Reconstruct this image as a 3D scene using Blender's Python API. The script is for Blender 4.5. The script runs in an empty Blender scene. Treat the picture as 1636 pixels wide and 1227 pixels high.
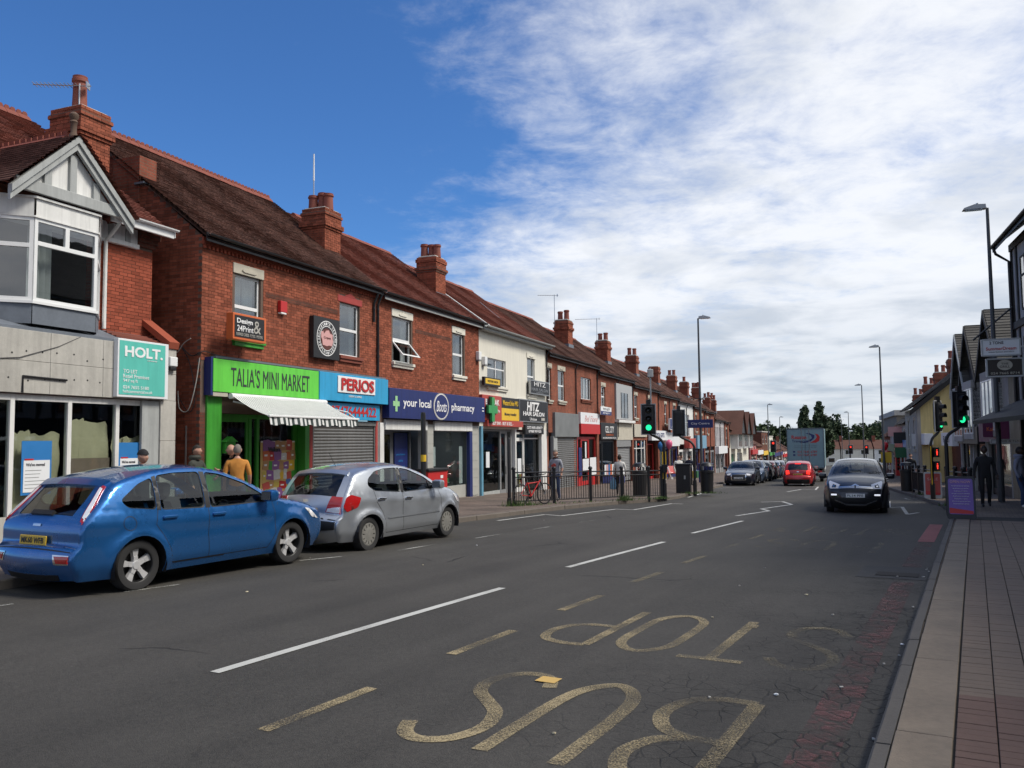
import bpy, bmesh, math, random
from mathutils import Vector, Matrix, geometry
R = math.radians
rnd = random.Random(7)
SC = bpy.context.scene
COL = SC.collection

# ------------------------------------------------------------------ camera
F_PX, W_PX = 1350.0, 1636.0
pit, rol = math.atan(92.5 / F_PX), R(0.6)
fw = Vector((0, math.cos(pit), math.sin(pit)))
up0 = Vector((0, -math.sin(pit), math.cos(pit)))
rt = Vector((1, 0, 0)) * math.cos(rol) - up0 * math.sin(rol)
up = up0 * math.cos(rol) + Vector((1, 0, 0)) * math.sin(rol)
cd = bpy.data.cameras.new('camera')
cam = bpy.data.objects.new('camera', cd)
COL.objects.link(cam)
cam.matrix_world = Matrix(((rt.x, up.x, -fw.x, 0), (rt.y, up.y, -fw.y, 0), (rt.z, up.z, -fw.z, 1.75), (0, 0, 0, 1)))
cd.sensor_width = 36
cd.lens = F_PX / W_PX * 36
cd.clip_start = 0.05
cd.clip_end = 5000
SC.camera = cam

# ------------------------------------------------------------------ view
SC.view_settings.view_transform = 'Standard'
SC.view_settings.look = 'None'
SC.view_settings.exposure = 0.25
SC.view_settings.gamma = 1.0
SC.render.engine = 'CYCLES'
SC.cycles.max_bounces = 5
SC.cycles.diffuse_bounces = 3
SC.cycles.glossy_bounces = 3
SC.cycles.transparent_max_bounces = 12
SC.cycles.use_denoising = True

# ------------------------------------------------------------------ sun direction (to the right and ahead, behind thin cloud)
SUN_EL, SUN_AZ = R(50), R(98)      # azimuth clockwise from +Y
sdir = Vector((math.sin(SUN_AZ) * math.cos(SUN_EL), math.cos(SUN_AZ) * math.cos(SUN_EL), math.sin(SUN_EL)))

# ------------------------------------------------------------------ node helpers
def nd(nt, t, ins=None, **kw):
    n = nt.nodes.new(t)
    for k, v in kw.items():
        setattr(n, k, v)
    for k, v in (ins or {}).items():
        s = n.inputs[k]
        if isinstance(v, bpy.types.NodeSocket):
            nt.links.new(v, s)
        else:
            s.default_value = v
    return n
def mth(nt, op, a, b=0.0, clamp=False):
    n = nd(nt, 'ShaderNodeMath', operation=op, use_clamp=clamp)
    for i, v in enumerate((a, b)):
        if isinstance(v, bpy.types.NodeSocket): nt.links.new(v, n.inputs[i])
        else: n.inputs[i].default_value = v
    return n.outputs[0]
def sstep(nt, v, a, b, o0=0.0, o1=1.0):
    n = nd(nt, 'ShaderNodeMapRange', {'Value': v, 'From Min': a, 'From Max': b, 'To Min': o0, 'To Max': o1}, interpolation_type='SMOOTHSTEP')
    return n.outputs[0]
def mixc(nt, f, a, b, mode='MIX'):
    n = nd(nt, 'ShaderNodeMix', data_type='RGBA', blend_type=mode)
    for s, v in ((n.inputs[0], f), (n.inputs[6], a), (n.inputs[7], b)):
        if isinstance(v, bpy.types.NodeSocket): nt.links.new(v, s)
        else: s.default_value = v if not (isinstance(v, tuple) and len(v) == 3) else (*v, 1)
    return n.outputs[2]
def noise(nt, vec, sc, det=4, rough=.55, out=0, dist=0.0):
    return nd(nt, 'ShaderNodeTexNoise', {'Vector': vec, 'Scale': sc, 'Detail': det, 'Roughness': rough, 'Distortion': dist}).outputs[out]

# ------------------------------------------------------------------ world: Nishita sky with broken cloud drifting in from the right
W = bpy.data.worlds.new('World'); SC.world = W; W.use_nodes = True
nt = W.node_tree; nt.nodes.clear()
sky = nd(nt, 'ShaderNodeTexSky', sky_type='NISHITA', sun_disc=False, sun_elevation=SUN_EL, sun_rotation=SUN_AZ,
         air_density=1.0, dust_density=.35, ozone_density=2.6)
tc = nd(nt, 'ShaderNodeTexCoord')
sep = nd(nt, 'ShaderNodeSeparateXYZ', {0: tc.outputs['Generated']})
zc = mth(nt, 'MAXIMUM', sep.outputs[2], 0.0)
den = mth(nt, 'ADD', zc, .13)
u_, v_ = mth(nt, 'DIVIDE', sep.outputs[0], den), mth(nt, 'DIVIDE', sep.outputs[1], den)
pl = nd(nt, 'ShaderNodeCombineXYZ', {0: u_, 1: v_, 2: 0.0}).outputs[0]
big = noise(nt, pl, .9, 3, .5)
fine = noise(nt, pl, 4.2, 9, .66, dist=.3)
fleck = noise(nt, pl, 13.0, 5, .6, dist=.2)
# the bank: cloud from the right edge of the clear wedge outwards
gv = mth(nt, 'DIVIDE', mth(nt, 'SUBTRACT', v_, 2.05), .45)
notch = mth(nt, 'MULTIPLY', mth(nt, 'POWER', 2.718, mth(nt, 'MULTIPLY', mth(nt, 'MULTIPLY', gv, gv), -1.0)), .25)
edge = mth(nt, 'SUBTRACT', mth(nt, 'ADD', u_, mth(nt, 'MULTIPLY', mth(nt, 'SUBTRACT', v_, 1.6), .19)), notch)
bank = sstep(nt, edge, -.60, .66, -.33, .48)
low = mth(nt, 'ADD', sstep(nt, zc, .30, .06, 0.0, .12), sstep(nt, v_, .7, -.5, 0.0, .50))
cov = mth(nt, 'ADD', mth(nt, 'ADD', bank, low), mth(nt, 'ADD', mth(nt, 'MULTIPLY', mth(nt, 'SUBTRACT', fine, .5), .98), mth(nt, 'ADD', mth(nt, 'MULTIPLY', mth(nt, 'SUBTRACT', big, .5), .55), mth(nt, 'MULTIPLY', mth(nt, 'SUBTRACT', fleck, .5), .30))))
cl = sstep(nt, cov, -.20, .62)
shade = noise(nt, pl, 1.7, 5, .55, dist=.3)
sh = mth(nt, 'ADD', mth(nt, 'MULTIPLY', sstep(nt, shade, .34, .60), .62), sstep(nt, zc, .06, .24, 0.0, .55), True)
ccol = mixc(nt, sh, (.45, .50, .57), (.83, .845, .87))
skyc = nd(nt, 'ShaderNodeVectorMath', {0: sky.outputs[0]}, operation='SCALE')
skyc.inputs['Scale'].default_value = .080
grade = mixc(nt, 1.0, skyc.outputs[0], (.54, .95, 1.45), 'MULTIPLY')
final = mixc(nt, mth(nt, 'MULTIPLY', cl, .93), grade, ccol)
bg = nd(nt, 'ShaderNodeBackground', {0: final, 1: 1.0})
wo = nd(nt, 'ShaderNodeOutputWorld', {0: bg.outputs[0]})

sl = bpy.data.lights.new('sun', 'SUN'); sl.energy = 3.1; sl.angle = R(17); sl.color = (1, .94, .84)
sun = bpy.data.objects.new('sun', sl); COL.objects.link(sun)
sun.rotation_euler = sdir.to_track_quat('Z', 'Y').to_euler()

# ------------------------------------------------------------------ materials
def hexc(h):
    v = [int(h[i:i + 2], 16) / 255 for i in (0, 2, 4)]
    return tuple(x / 12.92 if x <= .04045 else ((x + .055) / 1.055) ** 2.4 for x in v)
def newm(name):
    m = bpy.data.materials.new(name); m.use_nodes = True
    nt = m.node_tree; nt.nodes.clear()
    p = nd(nt, 'ShaderNodeBsdfPrincipled'); o = nd(nt, 'ShaderNodeOutputMaterial', {0: p.outputs[0]})
    return m, nt, p
MATS = {}
def mat(name, col, rough=.6, metal=0.0, var=.14, sc=2.5, bump=0.0, bsc=60., coat=0.0, island=0.0, streak=0.0, spec=.5, emit=0.0):
    if name in MATS: return MATS[name]
    m, nt, p = newm(name)
    if isinstance(col, str): col = hexc(col)
    g = nd(nt, 'ShaderNodeNewGeometry')
    c = None
    if var:
        f = noise(nt, g.outputs['Position'], sc, 6, .62)
        f2 = noise(nt, g.outputs['Position'], sc * 9, 3, .6)
        k = mth(nt, 'ADD', mth(nt, 'MULTIPLY', mth(nt, 'SUBTRACT', f, .5), var * 3), mth(nt, 'MULTIPLY', mth(nt, 'SUBTRACT', f2, .5), var * 1.2))
        k = mth(nt, 'ADD', k, 1.0)
        if island:
            k = mth(nt, 'MULTIPLY', k, mth(nt, 'ADD', mth(nt, 'MULTIPLY', mth(nt, 'SUBTRACT', g.outputs['Random Per Island'], .5), island * 2), 1.0))
        if streak:
            mp = nd(nt, 'ShaderNodeMapping', {0: g.outputs['Position'], 3: (5, 5, .35)})
            s_ = noise(nt, mp.outputs[0], 1.6, 6, .65)
            k = mth(nt, 'MULTIPLY', k, sstep(nt, s_, .36, .60, 1 - streak, 1.0))
        vm = nd(nt, 'ShaderNodeVectorMath', {0: (*col,)}, operation='SCALE'); nt.links.new(k, vm.inputs['Scale'])
        nt.links.new(vm.outputs[0], p.inputs['Base Color'])
        r_ = mth(nt, 'ADD', mth(nt, 'MULTIPLY', mth(nt, 'SUBTRACT', f, .5), .25), rough, True)
        nt.links.new(r_, p.inputs['Roughness'])
    else:
        p.inputs['Base Color'].default_value = (*col, 1); p.inputs['Roughness'].default_value = rough
    p.inputs['Metallic'].default_value = metal
    p.inputs['Specular IOR Level'].default_value = spec
    if coat: p.inputs['Coat Weight'].default_value = coat; p.inputs['Coat Roughness'].default_value = .03
    if bump:
        b = nd(nt, 'ShaderNodeBump', {'Strength': bump, 'Distance': .01, 'Height': noise(nt, g.outputs['Position'], bsc, 4, .6)})
        nt.links.new(b.outputs[0], p.inputs['Normal'])
    if emit:
        p.inputs['Emission Color'].default_value = (*col, 1); p.inputs['Emission Strength'].default_value = emit
    MATS[name] = m
    return m
def glassm(name, tint=(.55, .6, .6), refl=1.0, rough=.015, base=.055):
    m, nt, p = newm(name)
    nt.nodes.remove(p)
    tr = nd(nt, 'ShaderNodeBsdfTransparent', {0: (*tint, 1)})
    gl = nd(nt, 'ShaderNodeBsdfGlossy', {'Color': (1, 1, 1, 1), 'Roughness': rough})
    g = nd(nt, 'ShaderNodeNewGeometry')
    dt = nd(nt, 'ShaderNodeVectorMath', {0: g.outputs['Incoming'], 1: g.outputs['Normal']}, operation='DOT_PRODUCT')
    fz = mth(nt, 'POWER', mth(nt, 'SUBTRACT', 1.0, mth(nt, 'ABSOLUTE', dt.outputs['Value'])), 5.0)
    b = nd(nt, 'ShaderNodeBump', {'Strength': .05, 'Distance': .02, 'Height': noise(nt, g.outputs['Position'], 1.6, 2, .5)})
    nt.links.new(b.outputs[0], gl.inputs['Normal'])
    f = mth(nt, 'ADD', mth(nt, 'MULTIPLY', fz, .9 * refl), base * refl, True)
    mx = nd(nt, 'ShaderNodeMixShader', {0: f, 1: tr.outputs[0], 2: gl.outputs[0]})
    nt.links.new(mx.outputs[0], [n for n in nt.nodes if n.type == 'OUTPUT_MATERIAL'][0].inputs[0])
    MATS[name] = m
    return m
def brickm(name, c1, c2, mortar, bw=.225, bh=.075):
    """brick wall too far away to build brick by brick; object space: x along the wall, z up (y for end walls)"""
    m, nt, p = newm(name)
    tc = nd(nt, 'ShaderNodeTexCoord'); s = nd(nt, 'ShaderNodeSeparateXYZ', {0: tc.outputs['Object']})
    a = mth(nt, 'ADD', s.outputs[0], s.outputs[1])
    v = nd(nt, 'ShaderNodeCombineXYZ', {0: a, 1: s.outputs[2], 2: 0.0}).outputs[0]
    bt = nd(nt, 'ShaderNodeTexBrick', {'Vector': v, 'Color1': (*c1, 1), 'Color2': (*c2, 1), 'Mortar': (*mortar, 1), 'Scale': 1.0, 'Mortar Size': .008, 'Mortar Smooth': .3, 'Bias': 0.0, 'Brick Width': bw, 'Row Height': bh})
    g = nd(nt, 'ShaderNodeNewGeometry')
    f = noise(nt, g.outputs['Position'], .9, 7, .65)
    mp = nd(nt, 'ShaderNodeMapping', {0: g.outputs['Position'], 3: (4, 4, .4)})
    st = noise(nt, mp.outputs[0], 1.2, 5, .6)
    k = mth(nt, 'MULTIPLY', sstep(nt, f, .3, .7, .78, 1.18), sstep(nt, st, .36, .55, .82, 1.0))
    c = nd(nt, 'ShaderNodeVectorMath', {0: bt.outputs[0]}, operation='SCALE'); nt.links.new(k, c.inputs['Scale'])
    nt.links.new(c.outputs[0], p.inputs['Base Color'])
    p.inputs['Roughness'].default_value = .9; p.inputs['Specular IOR Level'].default_value = .2
    b = nd(nt, 'ShaderNodeBump', {'Strength': .5, 'Distance': .008, 'Height': mth(nt, 'SUBTRACT', 1.0, bt.outputs[1])})
    nt.links.new(b.outputs[0], p.inputs['Normal'])
    MATS[name] = m
    return m

M = MATS
mat('brick', (.275, .084, .049), .9, var=.18, sc=.8, island=.30, bump=.5, bsc=90, spec=.2, streak=.2)
mat('brick_red', (.290, .074, .043), .9, var=.14, sc=.8, island=.22, bump=.5, bsc=90, spec=.2)
mat('mortar', (.125, .085, .065), .95, var=.2, bump=.4)
brickm('brick_far', (.285, .085, .051), (.205, .064, .041), (.17, .11, .08))
brickm('brick_dark', (.17, .06, .04), (.12, .045, .032), (.09, .065, .05))
mat('tile_brown', (.112, .057, .044), .9, var=.22, sc=.7, island=.33, bump=.5, bsc=40, spec=.2)
mat('tile_red', (.175, .062, .045), .88, var=.2, sc=.7, island=.28, bump=.4, bsc=40, spec=.25)
mat('ridge', (.20, .052, .032), .8, var=.22, sc=3, bump=.3)
mat('pot', (.22, .06, .038), .7, var=.25, sc=3)
mat('white', (.72, .72, .70), .5, var=.09, sc=1.5, streak=.14)
mat('upvc', (.74, .75, .75), .3, var=.04)
mat('cream', (.69, .665, .58), .75, var=.05, sc=1.0, streak=.07, bump=.15)
mat('stone', (.45, .42, .35), .85, var=.2, sc=3, bump=.3)
mat('lead', (.13, .15, .18), .55, var=.25, sc=2)
mat('black', (.014, .014, .016), .45, var=.2)
mat('blackgloss', (.012, .012, .013), .25, var=.1)
mat('grey', (.22, .225, .23), .55, var=.1)
mat('greypaint', (.37, .385, .38), .6, var=.12, streak=.15)
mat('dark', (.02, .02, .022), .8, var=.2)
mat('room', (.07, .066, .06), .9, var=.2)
mat('curtain', (.42, .44, .44), .9, var=.15, sc=4)
mat('concrete', (.42, .405, .37), .85, var=.2, sc=1.6, bump=.3, bsc=50, streak=.12)
mat('shutter', (.175, .175, .172), .45, metal=.3, var=.14, sc=1.2, streak=.15)
mat('chrome', (.7, .7, .7), .12, metal=1, var=0)
mat('steel', (.42, .43, .44), .4, metal=.8, var=.12)
mat('yellow', (.72, .46, .03), .5, var=.08)
mat('red', (.48, .02, .02), .45, var=.1)
mat('blue', (.013, .025, .14), .45, var=.14, sc=1.2, streak=.18)
mat('skyblue', (.03, .34, .62), .45, var=.09, sc=1.2, streak=.14)
mat('lime', (.125, .58, .06), .45, var=.09, sc=1.2, streak=.14)
mat('green', (.05, .32, .035), .5, var=.16, streak=.22)
mat('teal', (.10, .50, .42), .5, var=.07, streak=.08)
mat('orange', (.58, .13, .035), .5, var=.08)
mat('paper', (.60, .53, .36), .9, var=.12, sc=3)
mat('ply', (.28, .20, .16), .8, var=.15, sc=3)
mat('posterblue', (.03, .18, .46), .4, var=.08)
mat('postwhite', (.72, .74, .76), .5, var=.05)
mat('ink', (.03, .03, .04), .6, var=0)
mat('whiteletter', (.80, .80, .80), .45, var=0)
mat('rubber', (.022, .022, .023), .85, var=.2, sc=10)
mat('skin', (.44, .24, .17), .6, var=.08, sc=8)
mat('skin_dark', (.05, .028, .02), .6, var=.1, sc=8)
mat('hair', (.02, .015, .012), .8, var=.25, sc=40)
mat('hair_grey', (.16, .14, .12), .8, var=.25, sc=40)
mat('jeans', (.035, .06, .13), .85, var=.25, sc=9, bump=1.0, bsc=13)
glassm('glass', (.66, .70, .70), 1.0, base=.15)
glassm('shopglass', (.80, .84, .83), .75)
glassm('carglass', (.60, .67, .65), 1.2)
glassm('darkglass', (.30, .33, .34), 1.3)

# ------------------------------------------------------------------ mesh collector
OFF = {}
class B:
    def __init__(s): s.v = []; s.f = []; s.m = []; s.cur = 0
    def add(s, vs, fs):
        o = len(s.v); s.v += [tuple(p) for p in vs]
        s.f += [tuple(i + o for i in f) for f in fs]; s.m += [s.cur] * len(fs); return s
    def box(s, x0, x1, y0, y1, z0, z1):
        return s.add([(x0, y0, z0), (x1, y0, z0), (x1, y1, z0), (x0, y1, z0), (x0, y0, z1), (x1, y0, z1), (x1, y1, z1), (x0, y1, z1)],
                     [(0, 3, 2, 1), (4, 5, 6, 7), (0, 1, 5, 4), (1, 2, 6, 5), (2, 3, 7, 6), (3, 0, 4, 7)])
    def bbox(s, x0, x1, y0, y1, z0, z1, b=.01):
        bm = bmesh.new(); bmesh.ops.create_cube(bm, size=1)
        for v in bm.verts: v.co = Vector(((x0 + x1) / 2 + v.co.x * (x1 - x0), (y0 + y1) / 2 + v.co.y * (y1 - y0), (z0 + z1) / 2 + v.co.z * (z1 - z0)))
        b = min(b, .45 * min(x1 - x0, y1 - y0, z1 - z0))
        bmesh.ops.bevel(bm, geom=bm.edges[:], offset=b, segments=2, affect='EDGES', profile=.5)
        bm.verts.index_update()
        s.add([v.co[:] for v in bm.verts], [[v.index for v in f.verts] for f in bm.faces]); bm.free(); return s
    def quad(s, a, b, c, d): return s.add([a, b, c, d], [(0, 1, 2, 3)])
    def poly(s, pts): return s.add(pts, [tuple(range(len(pts)))])
    def prism(s, poly, fn, d0, d1):
        """poly: 2-D points, fn(a, b, d) -> 3-D"""
        n = len(poly)
        return s.add([fn(a, b, d0) for a, b in poly] + [fn(a, b, d1) for a, b in poly],
                     [tuple(range(n))[::-1], tuple(range(n, 2 * n))] + [(i, (i + 1) % n, n + (i + 1) % n, n + i) for i in range(n)])
    def cyl(s, p0, p1, r0, r1=None, n=10, cap=True):
        r1 = r0 if r1 is None else r1
        p0, p1 = Vector(p0), Vector(p1); d = (p1 - p0)
        if d.length < 1e-6: return s
        d.normalize(); a = d.orthogonal().normalized(); b = d.cross(a)
        vs = []
        for p, r in ((p0, r0), (p1, r1)):
            for i in range(n):
                t = 2 * math.pi * i / n; vs.append(p + a * (math.cos(t) * r) + b * (math.sin(t) * r))
        fs = [(i, (i + 1) % n, n + (i + 1) % n, n + i) for i in range(n)]
        if cap: fs += [tuple(range(n))[::-1], tuple(range(n, 2 * n))]
        return s.add(vs, fs)
    def tube(s, pts, r, n=8):
        pts = [Vector(p) for p in pts]; rs = r if isinstance(r, (list, tuple)) else [r] * len(pts)
        vs = []; a = None
        for i, p in enumerate(pts):
            d = (pts[min(i + 1, len(pts) - 1)] - pts[max(i - 1, 0)]).normalized()
            a = d.orthogonal().normalized() if a is None else (a - d * a.dot(d)).normalized()
            b = d.cross(a)
            for k in range(n):
                t = 2 * math.pi * k / n; vs.append(p + a * (math.cos(t) * rs[i]) + b * (math.sin(t) * rs[i]))
        fs = [(i * n + k, i * n + (k + 1) % n, (i + 1) * n + (k + 1) % n, (i + 1) * n + k) for i in range(len(pts) - 1) for k in range(n)]
        fs += [tuple(range(n))[::-1], tuple(range((len(pts) - 1) * n, len(pts) * n))]
        return s.add(vs, fs)
    def lathe(s, prof, c=(0, 0, 0), ax='z', n=20):
        vs = []
        for r, h in prof:
            for k in range(n):
                t = 2 * math.pi * k / n; a, b = math.cos(t) * r, math.sin(t) * r
                q = {'z': (a, b, h), 'y': (a, h, b), 'x': (h, a, b)}[ax]
                vs.append((q[0] + c[0], q[1] + c[1], q[2] + c[2]))
        m = len(prof)
        return s.add(vs, [(i * n + k, i * n + (k + 1) % n, (i + 1) * n + (k + 1) % n, (i + 1) * n + k) for i in range(m - 1) for k in range(n)])
    def mesh(s, name, mats, smooth=False, off=(0, 0, 0)):
        me = bpy.data.meshes.new(name)
        me.from_pydata([(x - off[0], y - off[1], z - off[2]) for x, y, z in s.v], [], s.f)
        for m in (mats if isinstance(mats, (list, tuple)) else [mats]): me.materials.append(M[m] if isinstance(m, str) else m)
        if any(s.m): me.polygons.foreach_set('material_index', s.m)
        bm = bmesh.new(); bm.from_mesh(me); bmesh.ops.recalc_face_normals(bm, faces=bm.faces); bm.to_mesh(me); bm.free()
        if smooth:
            me.polygons.foreach_set('use_smooth', [True] * len(me.polygons))
            try: me.set_sharp_from_angle(angle=R(40))
            except Exception: pass
        me.update(); return me
    def build(s, name, mats, parent=None, smooth=False):
        off = OFF.get(parent.name, (0, 0, 0)) if parent else (0, 0, 0)
        return obj(name, s.mesh(name, mats, smooth, off), parent)
def obj(name, me, parent=None):
    o = bpy.data.objects.new(name, me); COL.objects.link(o)
    if parent:
        o.parent = parent
        if parent.name in OFF: OFF[o.name] = OFF[parent.name]
    return o
def tag(o, label=None, cat=None, group=None, kind=None):
    if label: o['label'] = label
    if cat: o['category'] = cat
    if group: o['group'] = group
    if kind: o['kind'] = kind
    return o
def thing(name, label, cat, loc=(0, 0, 0), rz=0.0, group=None, off=None):
    o = bpy.data.objects.new(name, None); COL.objects.link(o)
    o.empty_display_size = .2
    o.location = loc; o.rotation_euler = (0, 0, rz)
    if off: OFF[o.name] = off
    return tag(o, label, cat, group)
def dup(root, loc, rz, label=None, group=None):
    def cp(o, par):
        c = o.copy(); COL.objects.link(c); c.parent = par
        for ch in o.children: cp(ch, c)
        return c
    r = cp(root, None); r.location = loc; r.rotation_euler = (0, 0, rz)
    tag(r, label, None, group)
    return r

# ------------------------------------------------------------------ ground shape and the two street frontages
def gz(x, y):
    D = (.375 * x + .927 * y - 10) / 3.0
    return -.072 * (D if D > 40 else math.log1p(math.exp(max(D, -40))))
HL, HR = R(21.5), R(20)
OLx, OLy, ORx, ORy = -1.35, 34.0, 7.0, 0.0
RZL = math.pi / 2 - HL            # left frames: local x runs away down the street, local y into the building
RZR = -math.pi / 2 - HR           # right frames: local x runs towards the camera, local y into the building
def Lw(s, o=0.0, z=0.0): return (OLx + s * math.sin(HL) + o * math.cos(HL), OLy + s * math.cos(HL) - o * math.sin(HL), z)
def Rw(s, o=0.0, z=0.0): return (ORx + s * math.sin(HR) - o * math.cos(HR), ORy + s * math.cos(HR) + o * math.sin(HR), z)
def thingL(name, label, cat, s, z=None, o=0.0, group=None):
    p = Lw(s, o); zz = gz(p[0], p[1]) + .12 if z is None else z
    return thing(name, label, cat, (p[0], p[1], zz), RZL, group, (s, -o, zz))
def thingR(name, label, cat, s, z=None, o=0.0, group=None):
    """right side: meshes are written with x = -s (towards the camera positive)"""
    p = Rw(s, o); zz = gz(p[0], p[1]) + .12 if z is None else z
    return thing(name, label, cat, (p[0], p[1], zz), RZR, group, (-s, -o, zz))

# ------------------------------------------------------------------ lettering
def textmesh(txt, h, w=None, bold=.0, align='CENTER', shear=0.0, ext=.004):
    cu = bpy.data.curves.new('t', 'FONT'); cu.body = txt; cu.align_x = align; cu.offset = bold; cu.extrude = ext; cu.shear = shear
    cu.resolution_u = 3
    o = bpy.data.objects.new('t', cu)
    me = bpy.data.meshes.new_from_object(o)
    bpy.data.objects.remove(o); bpy.data.curves.remove(cu)
    xs = [v.co.x for v in me.vertices]; ys = [v.co.y for v in me.vertices]
    if not xs: return me
    cx, cy = (min(xs) + max(xs)) / 2, (min(ys) + max(ys)) / 2
    sy = h / max(max(ys) - min(ys), 1e-4); sx = sy if w is None else w / max(max(xs) - min(xs), 1e-4)
    for v in me.vertices: v.co = Vector(((v.co.x - cx) * sx, -v.co.z, (v.co.y - cy) * sy))   # stands up, faces -y
    return me
def text(par, txt, x, y, z, h, m, w=None, bold=.0, shear=0.0, name='lettering', rot=0.0):
    """lettering centred on (x, z), facing local -y"""
    me = textmesh(txt, h, w, bold, shear=shear); me.name = name
    off = OFF.get(par.name, (0, 0, 0))
    mx = Matrix.Translation((x - off[0], y - off[1], z - off[2])) @ Matrix.Rotation(rot, 4, 'Y')
    me.transform(mx); me.materials.clear(); me.materials.append(M[m] if isinstance(m, str) else m)
    return obj(name, me, par)
# ================================================================== SETTING
def interp(pts, y):
    for (x0, y0), (x1, y1) in zip(pts, pts[1:]):
        if y <= y1 or (x1, y1) == pts[-1]: return x0 + (x1 - x0) * (y - y0) / (y1 - y0)
KL = [(-15.8, -6.5), (-6.4, 10.7), (-1.31, 20.97), (0, 23.53), (1.56, 26.48), (3.57, 29.45), (5.45, 31.6), (6.45, 33.6), (8.11, 38.01), (10.3, 44.4), (12.15, 49.3), (12.2, 49.9), (11.9, 50.6), (50.4, 151), (90.0, 254)]
KR = [(-4.2, -6.5), (1.9, 4.66), (10.28, 20.11), (12.0, 23.3), (13.99, 27.96), (15.89, 33.4), (17.76, 39.1), (19.8, 45.1), (58.5, 152), (95.2, 254)]
ys = [-6 + .8 * i for i in range(80)] + [58 + 4 * i for i in range(49)]
def sheet(name, xa, xb, off, m, n=10, yl=ys, kind='structure'):
    b = B()
    vs = [(xa(y) + (xb(y) - xa(y)) * j / n, y) for y in yl for j in range(n + 1)]
    b.add([(x, y, gz(x, y) + off) for x, y in vs], [(i * (n + 1) + j, i * (n + 1) + j + 1, (i + 1) * (n + 1) + j + 1, (i + 1) * (n + 1) + j) for i in range(len(yl) - 1) for j in range(n)])
    o = b.build(name, m, smooth=True); o['kind'] = kind
    return o

# asphalt: aggregate speckle, worn wheel paths, crazed patch towards the right gutter
m, nt, p = newm('asphalt'); M['asphalt'] = m
g = nd(nt, 'ShaderNodeNewGeometry'); P = g.outputs['Position']
rot = nd(nt, 'ShaderNodeMapping', {0: P, 2: (0, 0, R(28.6))}); Pr = rot.outputs[0]
sx = nd(nt, 'ShaderNodeSeparateXYZ', {0: Pr})
lanes = nd(nt, 'ShaderNodeMapping', {0: Pr, 3: (1.0, .04, 1)})
lane = noise(nt, lanes.outputs[0], 1.1, 4, .6)
patch = noise(nt, P, .35, 6, .65)
agg = noise(nt, P, 120, 2, .75)
agg2 = noise(nt, P, 30, 4, .75)
k = mth(nt, 'ADD', mth(nt, 'MULTIPLY', mth(nt, 'SUBTRACT', agg, .5), 1.9), mth(nt, 'ADD', mth(nt, 'MULTIPLY', mth(nt, 'SUBTRACT', patch, .5), 1.0), mth(nt, 'ADD', mth(nt, 'MULTIPLY', mth(nt, 'SUBTRACT', lane, .5), 1.0), mth(nt, 'MULTIPLY', mth(nt, 'SUBTRACT', agg2, .5), 1.2))))
k = mth(nt, 'MAXIMUM', mth(nt, 'ADD', k, 1.0), .25)
vor = nd(nt, 'ShaderNodeTexVoronoi', {'Vector': mixc(nt, .06, P, nd(nt, 'ShaderNodeTexNoise', {'Vector': P, 'Scale': 6.0}).outputs[1]), 'Scale': 7.0}, feature='DISTANCE_TO_EDGE')
crk = sstep(nt, vor.outputs[0], .012, .05)
cmask = mth(nt, 'MULTIPLY', sstep(nt, sx.outputs[0], -3.3, -.7), sstep(nt, noise(nt, P, .9, 4, .6), .40, .60))
cmask = mth(nt, 'MULTIPLY', cmask, sstep(nt, sx.outputs[1], 17, 10))
crack = mth(nt, 'MULTIPLY', mth(nt, 'SUBTRACT', 1.0, crk), cmask)
big = nd(nt, 'ShaderNodeTexVoronoi', {'Vector': mixc(nt, .22, P, nd(nt, 'ShaderNodeTexNoise', {'Vector': P, 'Scale': 1.6, 'Detail': 6.0}).outputs[1]), 'Scale': .42}, feature='DISTANCE_TO_EDGE')
bigc = mth(nt, 'MULTIPLY', mth(nt, 'SUBTRACT', 1.0, sstep(nt, big.outputs[0], .002, .007)), sstep(nt, noise(nt, P, .5, 3, .5), .58, .68))
k = mth(nt, 'MULTIPLY', k, mth(nt, 'SUBTRACT', 1.0, mth(nt, 'MULTIPLY', mth(nt, 'MAXIMUM', crack, bigc), .72)))
k = mth(nt, 'MULTIPLY', k, mth(nt, 'SUBTRACT', 1.0, mth(nt, 'MULTIPLY', cmask, .22)))
ac = nd(nt, 'ShaderNodeVectorMath', {0: (.050, .0465, .041)}, operation='SCALE'); nt.links.new(k, ac.inputs['Scale'])
nt.links.new(ac.outputs[0], p.inputs['Base Color'])
p.inputs['Roughness'].default_value = .78; p.inputs['Specular IOR Level'].default_value = .35
b_ = nd(nt, 'ShaderNodeBump', {'Strength': .7, 'Distance': .006, 'Height': mth(nt, 'SUBTRACT', mth(nt, 'ADD', agg, agg2), mth(nt, 'MULTIPLY', mth(nt, 'MAXIMUM', crack, bigc), 2.0))})
nt.links.new(b_.outputs[0], p.inputs['Normal'])

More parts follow.
